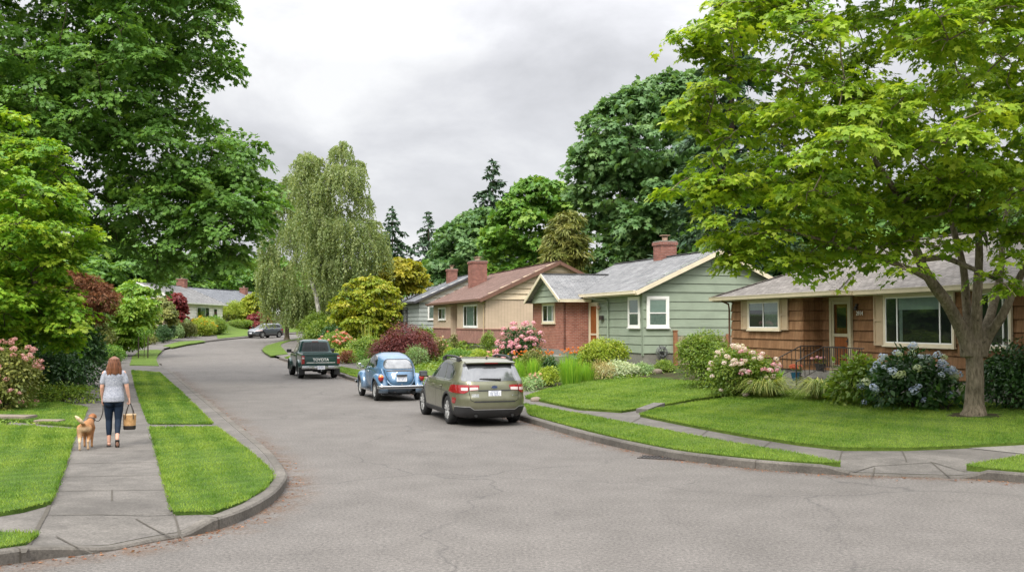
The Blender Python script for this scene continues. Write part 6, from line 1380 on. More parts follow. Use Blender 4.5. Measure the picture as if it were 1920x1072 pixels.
otree('yellow_maple', 'yellow green layered maple left of the tan house', [(616, 582), (630, 556), (660, 520), (700, 512), (736, 530), (748, 562), (750, 600), (735, 630), (690, 640), (640, 632)], 77, 690, LF['yel'], 'leaf', .25, 34, (14, 26), 2.2, 46, 4.2, .38, 12, .42, r0=.12)
# dark wood behind everything
bg = otree('background_tree', 'dark green tree of the belt behind the houses, standing by the sage house', [(1290, 560), (1300, 420), (1360, 350), (1440, 330), (1520, 380), (1560, 470), (1540, 560)], 74, 1430, LF['big'], 'leaf', .6, 44, (26, 44), 5, 47, 1.2, .9, 12, .7, group='trees behind the houses')
spots = [(1620, 62, 1.0, 'behind the brown house roof'), (1820, 58, 1.15, 'behind the right end of the brown house'), (300, 168, 1.3, 'far behind the white house'), (250, 150, 1.25, 'left of the white house'), (215, 120, 1.1, 'behind the red brown maple'), (395, 190, 1.45, 'behind the blue house'), (450, 200, 1.35, 'behind the pink house'), (505, 185, 1.25, 'left behind the birches'), (620, 150, 1.0, 'behind the birch trunk'), (680, 160, 1.0, 'between the birch and the conifers'), (760, 150, .95, 'under the pair of conifers'), (830, 135, .95, 'above the grey house roof'), (120, 75, .75, 'behind the tall broadleaf trunk'), (40, 62, .8, 'at the far left edge'), (1180, 100, .9, 'above the sage house ridge'), (560, 215, 1.2, 'at the end of the street')]
for i, (px, d, s, w) in enumerate(spots):
    o = copy_tree(bg); o.location = gz(at(px, 620, d)); o.rotation_euler.z = i * 1.7; o.scale = (s, s, s * (.72 if d > 140 else .8)); o['label'] = 'dark green tree of the belt ' + w
# conifers
def conifer(label, px, topy, depth, wpx, seed, name='conifer_tree', group=None, n=46, lm='con'):
    r = rg(seed); b = gz(at(px, 620, depth)); top = at(px, topy, depth).z - b.z; R0 = wpx / 2 * depth / F; t = thing(name, label, 'tree', b, 0, group); mb = MB(); mb.tube([(0, 0, -.2), (0, 0, top * .5), (0, 0, top)], [top * .016, top * .010, .02], 8); Ps, Ns, Ds = [], [], []
    for i in range(n):
        f = .10 + .90 * (i / (n - 1)); z = top * f; L = R0 * 1.25 * (1 - f) ** .9 * r.uniform(.45, 1.15) + .2
        for j in range(max(4, int(9 - 4 * f))):
            a = r.random() * 6.283; d = np.array([math.cos(a), math.sin(a), 0]); m = max(6, int(L * 20)); q = r.random(m) ** .7; P = np.array([0, 0, z]) + d * (L * q)[:, None] + r.normal(size=(m, 3)) * np.array([.16, .16, .06]) * (.4 + L * .10); P[:, 2] += L * (.16 * q - .42 * q ** 2); D = d * .8 + r.normal(size=(m, 3)) * .5; D[:, 2] -= .35; Ps.append(P); Ds.append(D); Ns.append(np.tile([0, 0, 1.0], (m, 1)) + r.normal(size=(m, 3)) * .4); mb.tube([(0, 0, z), tuple(d * L * .6 + np.array([0, 0, z - L * .04]))], [.03, .012], 4)
    P, N, D = map(np.concatenate, (Ps, Ns, Ds)); link('trunk', mb.mesh('trunk', bark_dark, 60), t); link('crown', leaves('crown', P, N, D, (.03 * R0 + .30) * r.uniform(.6, 1.3, len(P)), 'thin' if False else 'leaf', np.clip(r.normal(.5, .2, len(P)), 0, 1), LF[lm]), t); return t
conifer('tall conifer rising between the mid green tree and the round tree', 924, 302, 118, 230, 51, n=30)
conifer('left and broader of the two far conifers beyond the birches', 735, 392, 140, 190, 52, n=26)
conifer('right and smaller of the two far conifers beyond the birches', 803, 398, 145, 150, 53, n=26)
conifer('dark conifer tip showing behind the top of the bright maple', 1375, -60, 60, 300, 54, n=40)
conifer('low conifer at the far end beside the pink house', 690, 440, 150, 110, 55, n=24)
# birches with hanging twigs
def birch(label, Q, depth, basepx, basepy, fork_px, seed, barkm, n=26, r0=.2, leafm=None, strands=1500, drop=(1.2, 3.2), lean=()):
    r = rg(seed); lob = outline_lobes(r, Q, depth, (18, 34), n, 3.2, .75, .5); b = G(basepx, basepy, .12) if basepy else gz(at(basepx, 630, depth)); t = thing('birch_tree', label, 'tree', b)
    lo = [(Vector(c) - b, q) for c, q in lob]; fk = at(*fork_px, b.y) - b; link('trunk', limb_mesh('trunk', barkm, (0, 0, 0), fk, lo, r0, r, twigs=2), t); Ps, Ds, Ts_ = [], [], []
    for i in range(strands):
        c, q = lo[r.integers(0, len(lo))]; u = nrmz(r.normal(size=3)); u[2] = abs(u[2]); p = np.array(c) + u * np.array(q) * r.uniform(.6, 1.0); m = int(r.integers(14, 30)); L = r.uniform(*drop) * (.6 if u[2] > .7 else 1); s = np.linspace(0, 1, m); sw = r.normal(size=2) * .12; hd = u[:2] / (np.linalg.norm(u[:2]) + .01)
        P = np.stack([p[0] + hd[0] * .35 * np.sqrt(s) + sw[0] * s, p[1] + hd[1] * .35 * np.sqrt(s) + sw[1] * s, p[2] + .15 * np.sin(s * 3) - L * s ** 1.25], 1) + r.normal(size=(m, 3)) * .05; P = P[P[:, 2] > 1.2]
        if len(P) == 0: continue
        D = r.normal(size=(len(P), 3)) * .45; D[:, 2] -= 1; Ps.append(P); Ds.append(D); Ts_.append(np.full(len(P), r.normal(.5, .18)) + r.normal(size=len(P)) * .12)
    P, D, tt = np.concatenate(Ps), np.concatenate(Ds), np.concatenate(Ts_); link('crown', leaves('crown', P, r.normal(size=P.shape), D, r.uniform(.15, .28, len(P)), 'leaf', tt, leafm or LF['birch']), t); return t
birch('tall weeping birch with a leaning pale trunk beyond the pickup', [(545, 310), (562, 274), (606, 292), (634, 258), (658, 264), (682, 300), (686, 344), (704, 400), (730, 440), (734, 480), (690, 500), (640, 530), (590, 520), (560, 420)], 90, 606, None, (583, 520), 61, bark_birch, 75, .19, strands=1900, drop=(.9, 2.8))
birch('forked weeping tree on the verge at the inside of the bend', [(482, 520), (490, 450), (482, 400), (512, 345), (545, 318), (590, 310), (618, 370), (640, 480), (634, 560), (590, 590), (545, 590), (496, 580)], 102, 538, 637, (538, 606), 62, bark_grey, 90, .24, strands=2600, drop=(1.2, 3.4))
# smaller trees up the left side
otree('red_maple', 'rusty red lace leaved maple behind the light green maple', [(96, 530), (128, 502), (180, 512), (218, 545), (212, 600), (170, 606), (110, 590)], 37, 156, LF['rust'], 'thin', .16, 26, (16, 30), 1.6, 71, 9, .22, 14, .5, r0=.09)
otree('small_tree', 'small fresh green tree beside the left pavement past the maple', [(200, 605), (196, 570), (228, 532), (256, 516), (290, 540), (294, 585), (274, 612), (264, 642), (240, 656), (210, 652), (196, 632)], 70, 232, LF['fresh'], 'leaf', .25, 30, (16, 30), 2.4, 72, 7, .42, 12, .55, r0=.14)
otree('red_maple', 'dark red maple in front of the white house', [(312, 560), (322, 546), (340, 548), (348, 570), (344, 596), (318, 600)], 108, 329, LF['red'], 'leaf', .3, 12, (8, 15), 1.2, 73, 4.5, .4, 12, .55, r0=.08)
otree('small_tree', 'yellow green small tree left of the red maple', [(276, 600), (286, 560), (304, 552), (328, 572), (330, 606), (300, 618)], 100, 300, LF['olive'], 'leaf', .24, 16, (10, 18), 1.4, 74, 5, .35, 12, .55, r0=.08)
otree('small_tree', 'bright green tree at the corner of the blue house', [(448, 590), (456, 560), (476, 542), (496, 556), (504, 590), (492, 610), (456, 606)], 140, 474, LF['yel'], 'leaf', .36, 18, (9, 17), 1.8, 75, 3, .5, 12, .6, r0=.1)
otree('red_maple', 'low wine red maple behind the far parked car', [(462, 604), (470, 586), (488, 582), (504, 596), (502, 618), (466, 622)], 136, 482, LF['red'], 'leaf', .3, 12, (8, 13), 1.2, 76, 4.5, .4, 12, .5, r0=.08)
# ------------------------------------------------------------------ garden on the right, from the brown house back along the pavement
S = shrub; L_ = LF
S('laurel_bush', 'big glossy green bush between the fence and the brown house', 1326, 700, 112, 112, L_['shrub'], 'oval', .085, 101, lobes=6, depth=34)
S('hydrangea_bush', 'bush with pale pink and cream flower heads left of the front steps', 1388, 722, 128, 92, L_['shrub'], 'oval', .10, 102, lobes=6, depth=31.2, flowers=(['white_pink', 'pink', 'cream', 'white_pink', 'white_pink'], 64, .10, .8, 'flower_head'))
S('broadleaf_bush', 'large leaved dark green bush right of the front steps', 1614, 742, 106, 98, L_['shrub'], 'oval', .17, 103, lobes=6, depth=27.6)
S('hydrangea_bush', 'hydrangea with pale blue flower heads under the picture window', 1712, 752, 150, 112, L_['dark'], 'oval', .16, 104, lobes=7, depth=26.4, flowers=(['blue', 'blue', 'blue', 'greenish', 'blue'], 56, .125, .7, 'flower_head'))
S('hosta_plant', 'low dark leafy hosta between the hydrangea and the maple trunk', 1772, 752, 62, 36, L_['dark'], 'oval', .24, 105, lobes=4, depth=25.6, cat='plant')
S('rhododendron', 'dark glossy rhododendron right of the maple trunk', 1902, 758, 130, 138, L_['dark'], 'oval', .12, 106, lobes=6, depth=25.4)
clump('ornamental_grass', 'golden striped grass mound left of the front steps', 1434, 727, 80, 40, L_['hakone'], 1000, 107, .026, 1.0, .95, depth=30.4, foot=.20)
clump('ornamental_grass', 'golden striped grass mound right of the front steps', 1542, 735, 82, 42, L_['hakone'], 1000, 108, .026, 1.0, .95, depth=29.2, foot=.20)
clump('fern', 'fresh green fern behind the left golden grass', 1452, 700, 50, 46, L_['grass'], 260, 109, .03, 1.0, .55, cat='fern', depth=32)
# sage house front
S('rounded_shrub', 'rounded yellow green shrub beside the sage house door', 1131, 672, 88, 66, L_['lime'], 'oval', .10, 111, lobes=6, depth=42.5)
S('hosta_plant', 'dark broad leaved plant under the brick porch corner', 1088, 676, 38, 34, L_['dark'], 'oval', .20, 112, lobes=4, cat='plant', depth=43.2)
S('silver_shrub', 'pale silver green low shrub along the sage foundation', 1160, 688, 72, 30, L_['silver'], 'leaf', .07, 113, lobes=5, depth=40.5)
S('silver_shrub', 'smaller dull green low shrub under the gable windows', 1206, 690, 46, 20, L_['lav'], 'leaf', .06, 114, lobes=4, depth=40.8)
S('low_shrub', 'small dark bush below the hose reel', 1246, 690, 40, 22, L_['shrub'], 'leaf', .06, 115, lobes=4, depth=41.0)
S('rhododendron', 'tall pink flowering rhododendron beside the brick wing', 968, 662, 78, 84, L_['dark'], 'oval', .13, 116, lobes=6, depth=46.5, flowers=(['pink'], 58, .16, .75, 'blossom'))
S('rounded_shrub', 'olive green shrub in front of the brick wing', 1006, 662, 52, 50, L_['olive'], 'leaf', .08, 117, lobes=5, depth=43.8)
S('rounded_shrub', 'dark round shrub touching the brick wing wall', 1031, 668, 32, 36, L_['dark'], 'leaf', .07, 118, lobes=3, depth=43.5)
# iris bed before the sage house
for i, (px, py, w, h, n, d) in enumerate([(970, 722, 40, 56, 260, None), (1000, 712, 36, 46, 240, None), (1070, 722, 58, 60, 420, None), (1100, 717, 38, 42, 240, None)]):
    clump('iris_clump', ['upright green iris leaves right behind the olive estate car', 'upright iris leaves in the middle of the bed before the pink rhododendron', 'largest clump of upright iris leaves before the sage house', 'shorter iris clump beside the brown heather'][i], px, py, w, h, L_['grass'], n, 120 + i, .022, .25, .35, depth=d, foot=.32, cat='plant')
for i, (px, py, w, h, m, d) in enumerate([(985, 702, 40, 44, 26, None), (1024, 698, 46, 40, 30, None), (1076, 696, 56, 42, 34, None)]):
    clump('lily_clump', ['orange lilies behind the estate car roof', 'orange lilies before the dark round shrub', 'orange lilies behind the largest iris clump'][i], px, py, w, h, L_['grass'], 150, 126 + i, .022, .8, .45, depth=d, cat='flowers', flowers=('orange', m, .055))
for i, (px, py, w, h, m, d) in enumerate([(936, 700, 44, 42, 22, None), (960, 694, 40, 44, 20, None)]):
    clump('flower_spikes', ['salmon pink flower spikes above the estate car window', 'salmon pink flower spikes below the pink rhododendron'][i], px, py, w, h, L_['lav'], 160, 131 + i, .02, .6, .4, depth=d, cat='flowers', flowers=('salmon', m * 2, .06))
S('heather', 'brownish heather mound at the edge of the lawn', 1130, 714, 52, 32, L_['heath'], 'thin', .12, 134, lobes=4, flat=.1, droop=-.3)
S('perennial', 'yellow green perennial between the iris clumps', 1028, 722, 46, 34, L_['lime'], 'leaf', .07, 135, lobes=4, cat='plant')
S('perennial', 'pink flowered low perennial beside the estate tail light', 1003, 728, 30, 28, L_['lav'], 'leaf', .06, 136, lobes=3, cat='flowers', flowers=(['salmon'], 16, .05, .9, 'blossom'))
S('silver_shrub', 'grey green lavender tuft at the lawn corner', 990, 734, 42, 24, L_['lav'], 'thin', .12, 137, lobes=3, flat=.1)
# tan house garden
S('clipped_cone', 'tall clipped cone shrub at the tan house corner', 916, 660, 28, 46, L_['shrub'], 'leaf', .07, 141, lobes=3, depth=58)
S('boxwood', 'small round boxwood before the tan house porch', 844, 655, 22, 26, L_['lime'], 'leaf', .07, 142, lobes=3, depth=57)
S('perennial', 'bright green leafy perennials behind the blue car', 862, 684, 62, 30, L_['mid'], 'leaf', .09, 143, lobes=5, cat='plant')
S('perennial', 'bright green perennials beside the estate roof', 902, 684, 48, 28, L_['lime'], 'leaf', .08, 144, lobes=4, cat='plant')
S('perennial', 'cream flowered perennials before the brick wainscot', 880, 655, 44, 20, L_['shrub'], 'leaf', .08, 145, lobes=4, cat='flowers', depth=53, flowers=(['salmon', 'cream'], 14, .07, .9, 'blossom'))
S('lavender', 'grey green lavender mound right of the purple maple', 783, 688, 44, 38, L_['lav'], 'thin', .14, 146, lobes=4, flat=.1, droop=-.2)
S('lace_maple', 'low purple lace leaved maple dome behind the blue car', 760, 684, 112, 80, L_['plum'], 'thin', .19, 147, lobes=8, cat='tree', dens=7, rs=.3, nl=20, flat=.55, droop=.7, dfac=.8, spread=.3)
S('hedge_bush', 'dense round hedge bush before the grey house gable', 792, 632, 46, 48, L_['shrub'], 'leaf', .11, 148, lobes=5, depth=66)
S('hedge_bush', 'loose green bush before the grey house wing', 752, 638, 40, 36, L_['mid'], 'leaf', .11, 149, lobes=5, depth=68)
S('hedge_bush', 'low rounded bush below the two hedge bushes', 795, 646, 36, 26, L_['shrub'], 'leaf', .09, 150, lobes=4, depth=60)
S('rose_bush', 'climbing roses over the railing of the tan house porch', 822, 660, 34, 44, L_['olive'], 'leaf', .08, 151, lobes=4, cat='flowers', depth=58.5, flowers=(['cream', 'salmon'], 30, .06, .8, 'blossom'))
S('rose_bush', 'thin climber on the tan house porch post', 852, 640, 12, 32, L_['olive'], 'leaf', .08, 152, lobes=3, cat='plant', depth=63.4, flowers=(['cream'], 8, .05, .8, 'blossom'))
S('hedge_bush', 'dark hedge behind the foxtail lilies', 722, 652, 46, 36, L_['dark'], 'leaf', .10, 153, lobes=5, depth=58)
S('hedge_bush', 'small yellow green bush behind the purple maple', 752, 652, 34, 22, L_['lime'], 'leaf', .09, 154, lobes=4, depth=57)
# slope beside the pickup
S('azalea', 'coral flowered azalea above the pickup', 630, 666, 66, 46, L_['shrub'], 'leaf', .10, 155, lobes=6, flowers=(['coral', 'salmon'], 80, .10, .95, 'blossom'))
S('laurel_bush', 'dark green bush between the verge tree and the azalea', 594, 648, 64, 66, L_['shrub'], 'oval', .13, 156, lobes=6)
S('laurel_bush', 'shadowy bush under the leaning birch trunk', 628, 640, 60, 50, L_['dark'], 'oval', .15, 157, lobes=5, depth=76)
S('boxwood', 'clipped round boxwood beside the azalea', 662, 650, 30, 36, L_['shrub'], 'leaf', .07, 158, lobes=3)
clump('foxtail_lily', 'tall cream foxtail lily spikes before the hedge', 690, 662, 40, 60, L_['hakone'], 40, 159, .06, .1, .3, cat='flowers', foot=.4)
S('perennial', 'feathery light green perennial below the foxtail lilies', 706, 672, 44, 40, L_['lime'], 'thin', .13, 160, lobes=5, cat='plant')
S('perennial', 'pale cream flowered perennials on the slope', 672, 676, 44, 30, L_['lav'], 'leaf', .09, 161, lobes=5, cat='flowers', flowers=(['cream'], 26, .06, .9, 'blossom'))
S('ground_cover', 'yellow green ground cover on the slope above the pickup', 648, 680, 46, 28, L_['lime'], 'leaf', .08, 162, lobes=5, cat='plant')
S('ground_cover', 'bright green mound behind the pickup tailgate', 690, 684, 56, 30, L_['mid'], 'thin', .14, 163, lobes=5, cat='plant')
S('ground_cover', 'rusty brown low shrub beside the pickup', 652, 682, 34, 26, L_['rust'], 'leaf', .08, 164, lobes=4, cat='shrub')
S('ground_cover', 'grey green mat at the pavement edge behind the blue car', 702, 690, 56, 18, L_['lav'], 'leaf', .07, 165, lobes=5, cat='plant')
S('ground_cover', 'yellow green mat left of the lavender mound', 735, 694, 50, 22, L_['lime'], 'leaf', .07, 166, lobes=5, cat='plant')
# ------------------------------------------------------------------ garden on the left
S('azalea', 'shrub of dusty pink flower heads at the left edge', 8, 765, 118, 128, L_['olive'], 'leaf', .10, 201, lobes=7, depth=27.5, flowers=(['dusty'], 64, .10, .75, 'flower_head'), spread=.32)
S('rhododendron', 'dark shrub behind the left lawn', 104, 746, 118, 96, L_['dark'], 'oval', .13, 202, lobes=6)
S('rhododendron', 'tall dark evergreen shrub beside the woman', 156, 730, 76, 132, L_['dark'], 'oval', .13, 203, lobes=6)
S('ground_cover', 'glossy green ground cover along the left lawn edge', 112, 756, 138, 38, L_['shrub'], 'oval', .10, 204, lobes=8, cat='plant', dfac=.45, dens=9, spread=.34)
S('fern', 'fresh green fern clump beyond the dark shrubs', 214, 652, 40, 40, L_['mid'], 'thin', .35, 205, lobes=4, cat='fern')
S('low_shrub', 'low bright green mound at the pavement before the fern', 208, 682, 52, 36, L_['mid'], 'leaf', .08, 206, lobes=5)
S('azalea', 'small hot pink azalea at the pavement', 198, 658, 24, 32, L_['shrub'], 'leaf', .08, 207, lobes=4, flowers=(['hot'], 40, .075, .8, 'blossom'))
S('low_shrub', 'orange leaved low plant at the foot of the dark shrub', 140, 722, 36, 22, L_['rust'], 'leaf', .09, 208, lobes=4)
S('viburnum', 'white flowering shrub beyond the staked sapling', 288, 640, 44, 48, L_['shrub'], 'leaf', .11, 209, lobes=5, flowers=(['cream', 'white_pink'], 60, .11, .8, 'blossom'))
S('boxwood', 'dark clipped shrub right of the white flowering one', 306, 643, 30, 36, L_['dark'], 'leaf', .09, 210, lobes=4)
S('boxwood', 'taller dark shrub behind the clipped one', 318, 638, 22, 50, L_['dark'], 'leaf', .1, 211, lobes=4)
S('low_shrub', 'round light green shrub behind the sapling', 258, 646, 34, 34, L_['mid'], 'leaf', .09, 212, lobes=4)
S('low_shrub', 'low olive mound at the driveway', 282, 646, 26, 20, L_['olive'], 'leaf', .09, 213, lobes=4)
S('low_shrub', 'olive green mound on the far left bank', 347, 633, 41, 33, L_['olive'], 'leaf', .12, 214, lobes=4)
S('low_shrub', 'golden yellow mound on the far left bank', 366, 620, 34, 30, L_['gold'], 'leaf', .13, 215, lobes=4)
S('low_shrub', 'yellow flowered green mound before the golden one', 380, 630, 56, 36, L_['lime'], 'leaf', .12, 216, lobes=5, flowers=(['yellow'], 24, .13, .9, 'blossom'))
S('low_shrub', 'dark green mound above the golden one', 388, 614, 41, 33, L_['shrub'], 'leaf', .13, 217, lobes=4)
S('low_shrub', 'bright green mound at the end of the bank', 412, 628, 31, 33, L_['shrub'], 'leaf', .13, 218, lobes=4)
S('low_shrub', 'pale grey green tuft below the red maple', 338, 630, 43, 36, L_['lav'], 'leaf', .13, 219, lobes=4)
S('hedge', 'clipped green hedge under the white house window', 380, 606, 56, 33, L_['shrub'], 'leaf', .14, 220, lobes=6, depth=120, spread=.34)
S('hedge', 'variegated light hedge under the blue house window', 438, 608, 46, 39, L_['lime'], 'leaf', .14, 221, lobes=6, depth=138)
S('hedge', 'low clipped hedge above the far lawn', 448, 614, 40, 15, L_['shrub'], 'leaf', .14, 222, lobes=6, depth=134, spread=.36)
S('hedge', 'dark clipped hedge past the verge tree', 556, 624, 46, 12, L_['shrub'], 'leaf', .16, 223, lobes=6, depth=146, spread=.36)
S('viburnum', 'white flowering bush at the far end of the hedge', 580, 622, 26, 24, L_['lav'], 'leaf', .16, 224, lobes=4, depth=142, flowers=(['cream'], 60, .26, .6, 'blossom'))
S('yew_bush', 'dark upright yew mass under the light green maple', 92, 720, 150, 150, L_['dark'], 'leaf', .11, 230, lobes=7, depth=37)
S('yew_bush', 'deep green bushes at the far left edge behind the lawn', -20, 740, 130, 150, L_['dark'], 'leaf', .11, 231, lobes=7, depth=36)
S('mixed_shrub', 'mottled olive shrub below the rusty red maple', 170, 676, 76, 92, L_['olive'], 'leaf', .11, 232, lobes=6)
S('mixed_shrub', 'bright green shrub between the small tree and the white flowering shrub', 264, 642, 40, 52, L_['mid'], 'leaf', .12, 233, lobes=5)
S('mixed_shrub', 'dark green shrub at the foot of the small fresh green tree', 200, 664, 54, 44, L_['shrub'], 'leaf', .10, 234, lobes=5)
S('mixed_shrub', 'grey leaved shrub between the clipped shrub and the olive mound', 328, 634, 34, 34, L_['lav'], 'leaf', .12, 235, lobes=5)
S('mixed_shrub', 'green shrub on the bank above the golden mound', 352, 617, 61, 47, L_['shrub'], 'leaf', .14, 236, lobes=6)
S('mixed_shrub', 'green shrub beside the white house corner', 402, 618, 48, 36, L_['mid'], 'leaf', .14, 237, lobes=5, depth=122)
S('mixed_shrub', 'dense dark bushes right of the verge tree', 606, 640, 70, 60, L_['shrub'], 'oval', .16, 238, lobes=6, depth=78)
S('mixed_shrub', 'dark bush under the yellow green layered maple', 690, 650, 70, 48, L_['shrub'], 'leaf', .12, 239, lobes=6, depth=62)
sheet('garden_bed', [(mb_.x + math.cos(a) * q, mb_.y + math.sin(a) * q * .8) for a, q in zip(np.linspace(0, 6.283, 19)[:-1], rg(77).uniform(.42, .72, 18))], .207, soil, .3, .04, .02)
# the far lawn bank
sheet('lawn', xy(GP([(408, 637.5), (459, 632.5), (510, 628), (572, 623), (560, 614), (500, 609), (430, 607), (405, 612)])), .17, lawn_f, 2.0)
sheet('lawn', [(p.x, p.y) for p in (G(700, 702), G(800, 722), G(900, 732), G(1010, 730), G(1080, 712), G(1200, 704), G(1260, 700), G(1180, 688), G(1050, 680), G(900, 676), G(800, 672), G(740, 690))], .15, lawn_r, 1.0)
# staked sapling on the verge
t = thing('sapling', 'young staked sapling on the left verge', 'tree', G(270, 671, .16)); m = MB(); m.tube([(0, 0, -.1), (.02, 0, .8), (0, .02, 1.75)], [.022, .02, .014], 6); link('trunk', m.mesh('trunk', bark_dark, 60), t)
r_ = rg(301); P, N, D, tt = sprays(r_, [(Vector((0, 0, 1.75)), (.38, .38, .34)), (Vector((-.2, 0, 1.55)), (.25, .25, .2)), (Vector((.22, .1, 1.6)), (.25, .25, .2))], 9, .2, 10); link('crown', leaves('crown', P, N, D, .10 * r_.uniform(.7, 1.2, len(P)), 'leaf', tt, LF['mid']), t)
for dx in (-.32, .28):
    s = G(270, 671, .16); m = MB(); m.tube([(0, 0, -.15), (0, .0, 1.35)], .04, 7); o = m.build('stake', [bark_dark], None, 60); o.location = (s.x + dx, s.y - .1, s.z); tag(o, 'wooden stake on the %s of the sapling' % ('road side' if dx > 0 else 'pavement side'), 'stake')
# ------------------------------------------------------------------ front steps: railings, pots; fence, hose reel, stones
def loc1(u, v, z): return Vector((9.89 + .239 * u + .971 * v, 32 - .971 * u + .239 * v, z))
for nm, lab, u in (('stair_railing', 'black iron stair railing left of the brown house steps', -2.55), ('stair_railing', 'black iron stair railing right of the brown house steps', -1.12)):
    t = thing(nm, lab, 'railing', loc1(u, -.7, .5), math.atan2(EU1[1], EU1[0])); z0 = .5
    def lp(v, z): return Vector((0, v + .7, z - z0))
    P = [lp(-.66, 1.24), lp(.30, 1.70), lp(1.08, 1.70)]; m = MB(); m.tube(P, .019, 7); m.tube([q - Vector((0, 0, .62)) for q in P], .012, 6); m.build('handrail', [metal_dark], t, 50)
    for v, zb in ((-.66, .48), (.30, .90)):
        m = MB(); m.box(-.018, .018, v + .7 - .018, v + .7 + .018, zb - z0, (1.24 if v < 0 else 1.70) - z0); m.build('post', [metal_dark], t)
    m = MB()
    for k in range(5): v = -.52 + k * .16; zz = 1.24 + (v + .66) / .96 * .46; m.box(-.008, .008, v + .692, v + .708, zz - .62 - z0, zz - z0)
    for k in range(6): v = .42 + k * .12; m.box(-.008, .008, v + .692, v + .708, 1.08 - z0, 1.70 - z0)
    m.build('baluster', [metal_dark], t)
t = thing('porch_railing', 'black iron railing along the porch edge before the door', 'railing', loc1(-.98, .32, .9), math.atan2(EU1[1], EU1[0])); m = MB(); m.tube([(-.1, 0, .8), (2.1, 0, .8)], .018, 7); m.tube([(-.1, 0, .16), (2.1, 0, .16)], .012, 6); m.build('handrail', [metal_dark], t, 50)
m = MB()
for k in range(18): m.box(-.05 + k * .12 - .008, -.05 + k * .12 + .008, -.008, .008, .0 if k % 6 == 0 else .16, .8)
m.build('baluster', [metal_dark], t)
pot_blue = plain('blue_glaze', (.012, .075, .13), .25, coat=.6); pot_dark = plain('dark_pot', (.03, .028, .027), .6)
def pot(name, label, u, v, z, rad, h, mat, fl, leafm, n):
    p = loc1(u, v, z); t = thing(name, label, 'flower pot', p); m = MB(); m.lathe([(rad * .68, 0), (rad * .8, h * .3), (rad, h * .9), (rad * 1.06, h * .92), (rad * 1.06, h), (rad * .92, h), (rad * .9, h * .86), (0, h * .85)], n=20); m.build('pot', [mat], t, 40); r = rg(int(u * 50) % 97 + 5)
    P, N, D, tt = sprays(r, [(Vector((0, 0, h + rad * .5)), (rad * 1.0, rad * 1.0, rad * .8))], 30, rad * .6, 7); link('foliage', leaves('foliage', P, N, D, rad * .42 * r.uniform(.7, 1.2, len(P)), 'oval', tt, leafm), t); heads(t, [(r.normal() * rad * .6, r.normal() * rad * .6, h + rad * r.uniform(.8, 1.45)) for _ in range(n)], [fl] * n, [rad * .34 * r.uniform(.8, 1.2) for _ in range(n)], r, 'blossom')
pot('flower_pot', 'blue glazed pot of red flowers on the brown house steps', -2.0, -.18, .60, .17, .26, pot_blue, 'coral', LF['mid'], 14)
pot('flower_pot', 'dark pot with pink flowers on the porch', -1.75, .55, .90, .17, .24, pot_dark, 'pink', LF['shrub'], 7)
def fence():
    e = Vector((.9571, .2896, 0)); o = Vector((5.42, 43.3, 0)) + e * 1.45 + Vector((.2896, -.9571, 0)) * .12; zb = Ts(o.x, o.y) + .1; t = thing('wooden_fence', 'weathered wooden board fence beside the sage house gable', 'fence', (o.x, o.y, zb), math.atan2(e.y, e.x)); wm = plain('weathered_wood', (.30, .24, .17), .85, var=.3, scale=5); pm = plain('cedar_post', (.27, .12, .055), .8, var=.2)
    m = MB(); m.box(-.07, .07, -.07, .07, -.2, 1.42); m.box(-.09, .09, -.09, .09, 1.421, 1.46); m.build('post', [pm], t)
    m = MB()
    for i in range(30): x = .10 + i * .15; m.box(x, x + .142, -.012 + .004 * (i % 2), .012 + .004 * (i % 2), .02, 1.20 + .02 * math.sin(i * 2.3))
    m.build('fence_board', [wm], t); m = MB(); m.box(.07, 4.6, .017, .06, .25, .34); m.box(.07, 4.6, .017, .06, .95, 1.04); m.build('rail', [wm], t)
    for x in (2.4, 4.6): m = MB(); m.box(x - .06, x + .06, -.075, -.02, -.2, 1.30); m.build('post', [pm], t)
fence()
def reel():
    e = Vector((.9571, .2896, 0)); o = Vector((5.42, 43.3, 0)) + e * .78 + Vector((.2896, -.9571, 0)) * .20; t = thing('hose_reel', 'coiled garden hose on a reel at the sage house wall', 'hose reel', (o.x, o.y, 1.25), math.atan2(e.y, e.x)); gm = plain('hose_grey', (.16, .165, .16), .5, var=.3, scale=14); m = MB()
    for k in range(4):
        rr = .16 + .045 * (k % 3); m.tube([(math.cos(a) * (rr + .012 * math.sin(3 * a + k)), -.03 + .045 * (k - 1.5), math.sin(a) * rr) for a in np.linspace(0, 6.28, 26)], .020, 6)
    m.build('hose', [gm], t, 60); m = MB(); m.lathe([(.05, -.12), (.05, .16)], (0, 0, 0), (0, 1, 0), 12)
    for a in np.linspace(0, 6.28, 7)[:-1]: m.bar((0, -.11, 0), (math.cos(a) * .33, -.11, math.sin(a) * .33), .02)
    m.build('reel', [black_pl], t)
reel()
stone_m = m_concrete('garden_stone', (.20, .165, .13), .35)
for i, (px, py, d, s, w) in enumerate([(806, 690, 43, .22, 'rounded tan stone beside the lavender mound'), (788, 692, 43.5, .15, 'small grey stone left of the lavender mound'), (1005, 728, 31, .18, 'pale stone at the lawn corner behind the estate'), (1232, 690, 40.6, .22, 'tan stone below the hose reel')]):
    b = at(px, py, d); m = MB(); random.seed(i); m.ell((0, 0, 0), (s, s * .7, s * .55), 10, 7, noise=.12); o = m.build('garden_stone', [stone_m], None, 70); o.location = (b.x, b.y, Ts(b.x, b.y) + .17); tag(o, w, 'stone')
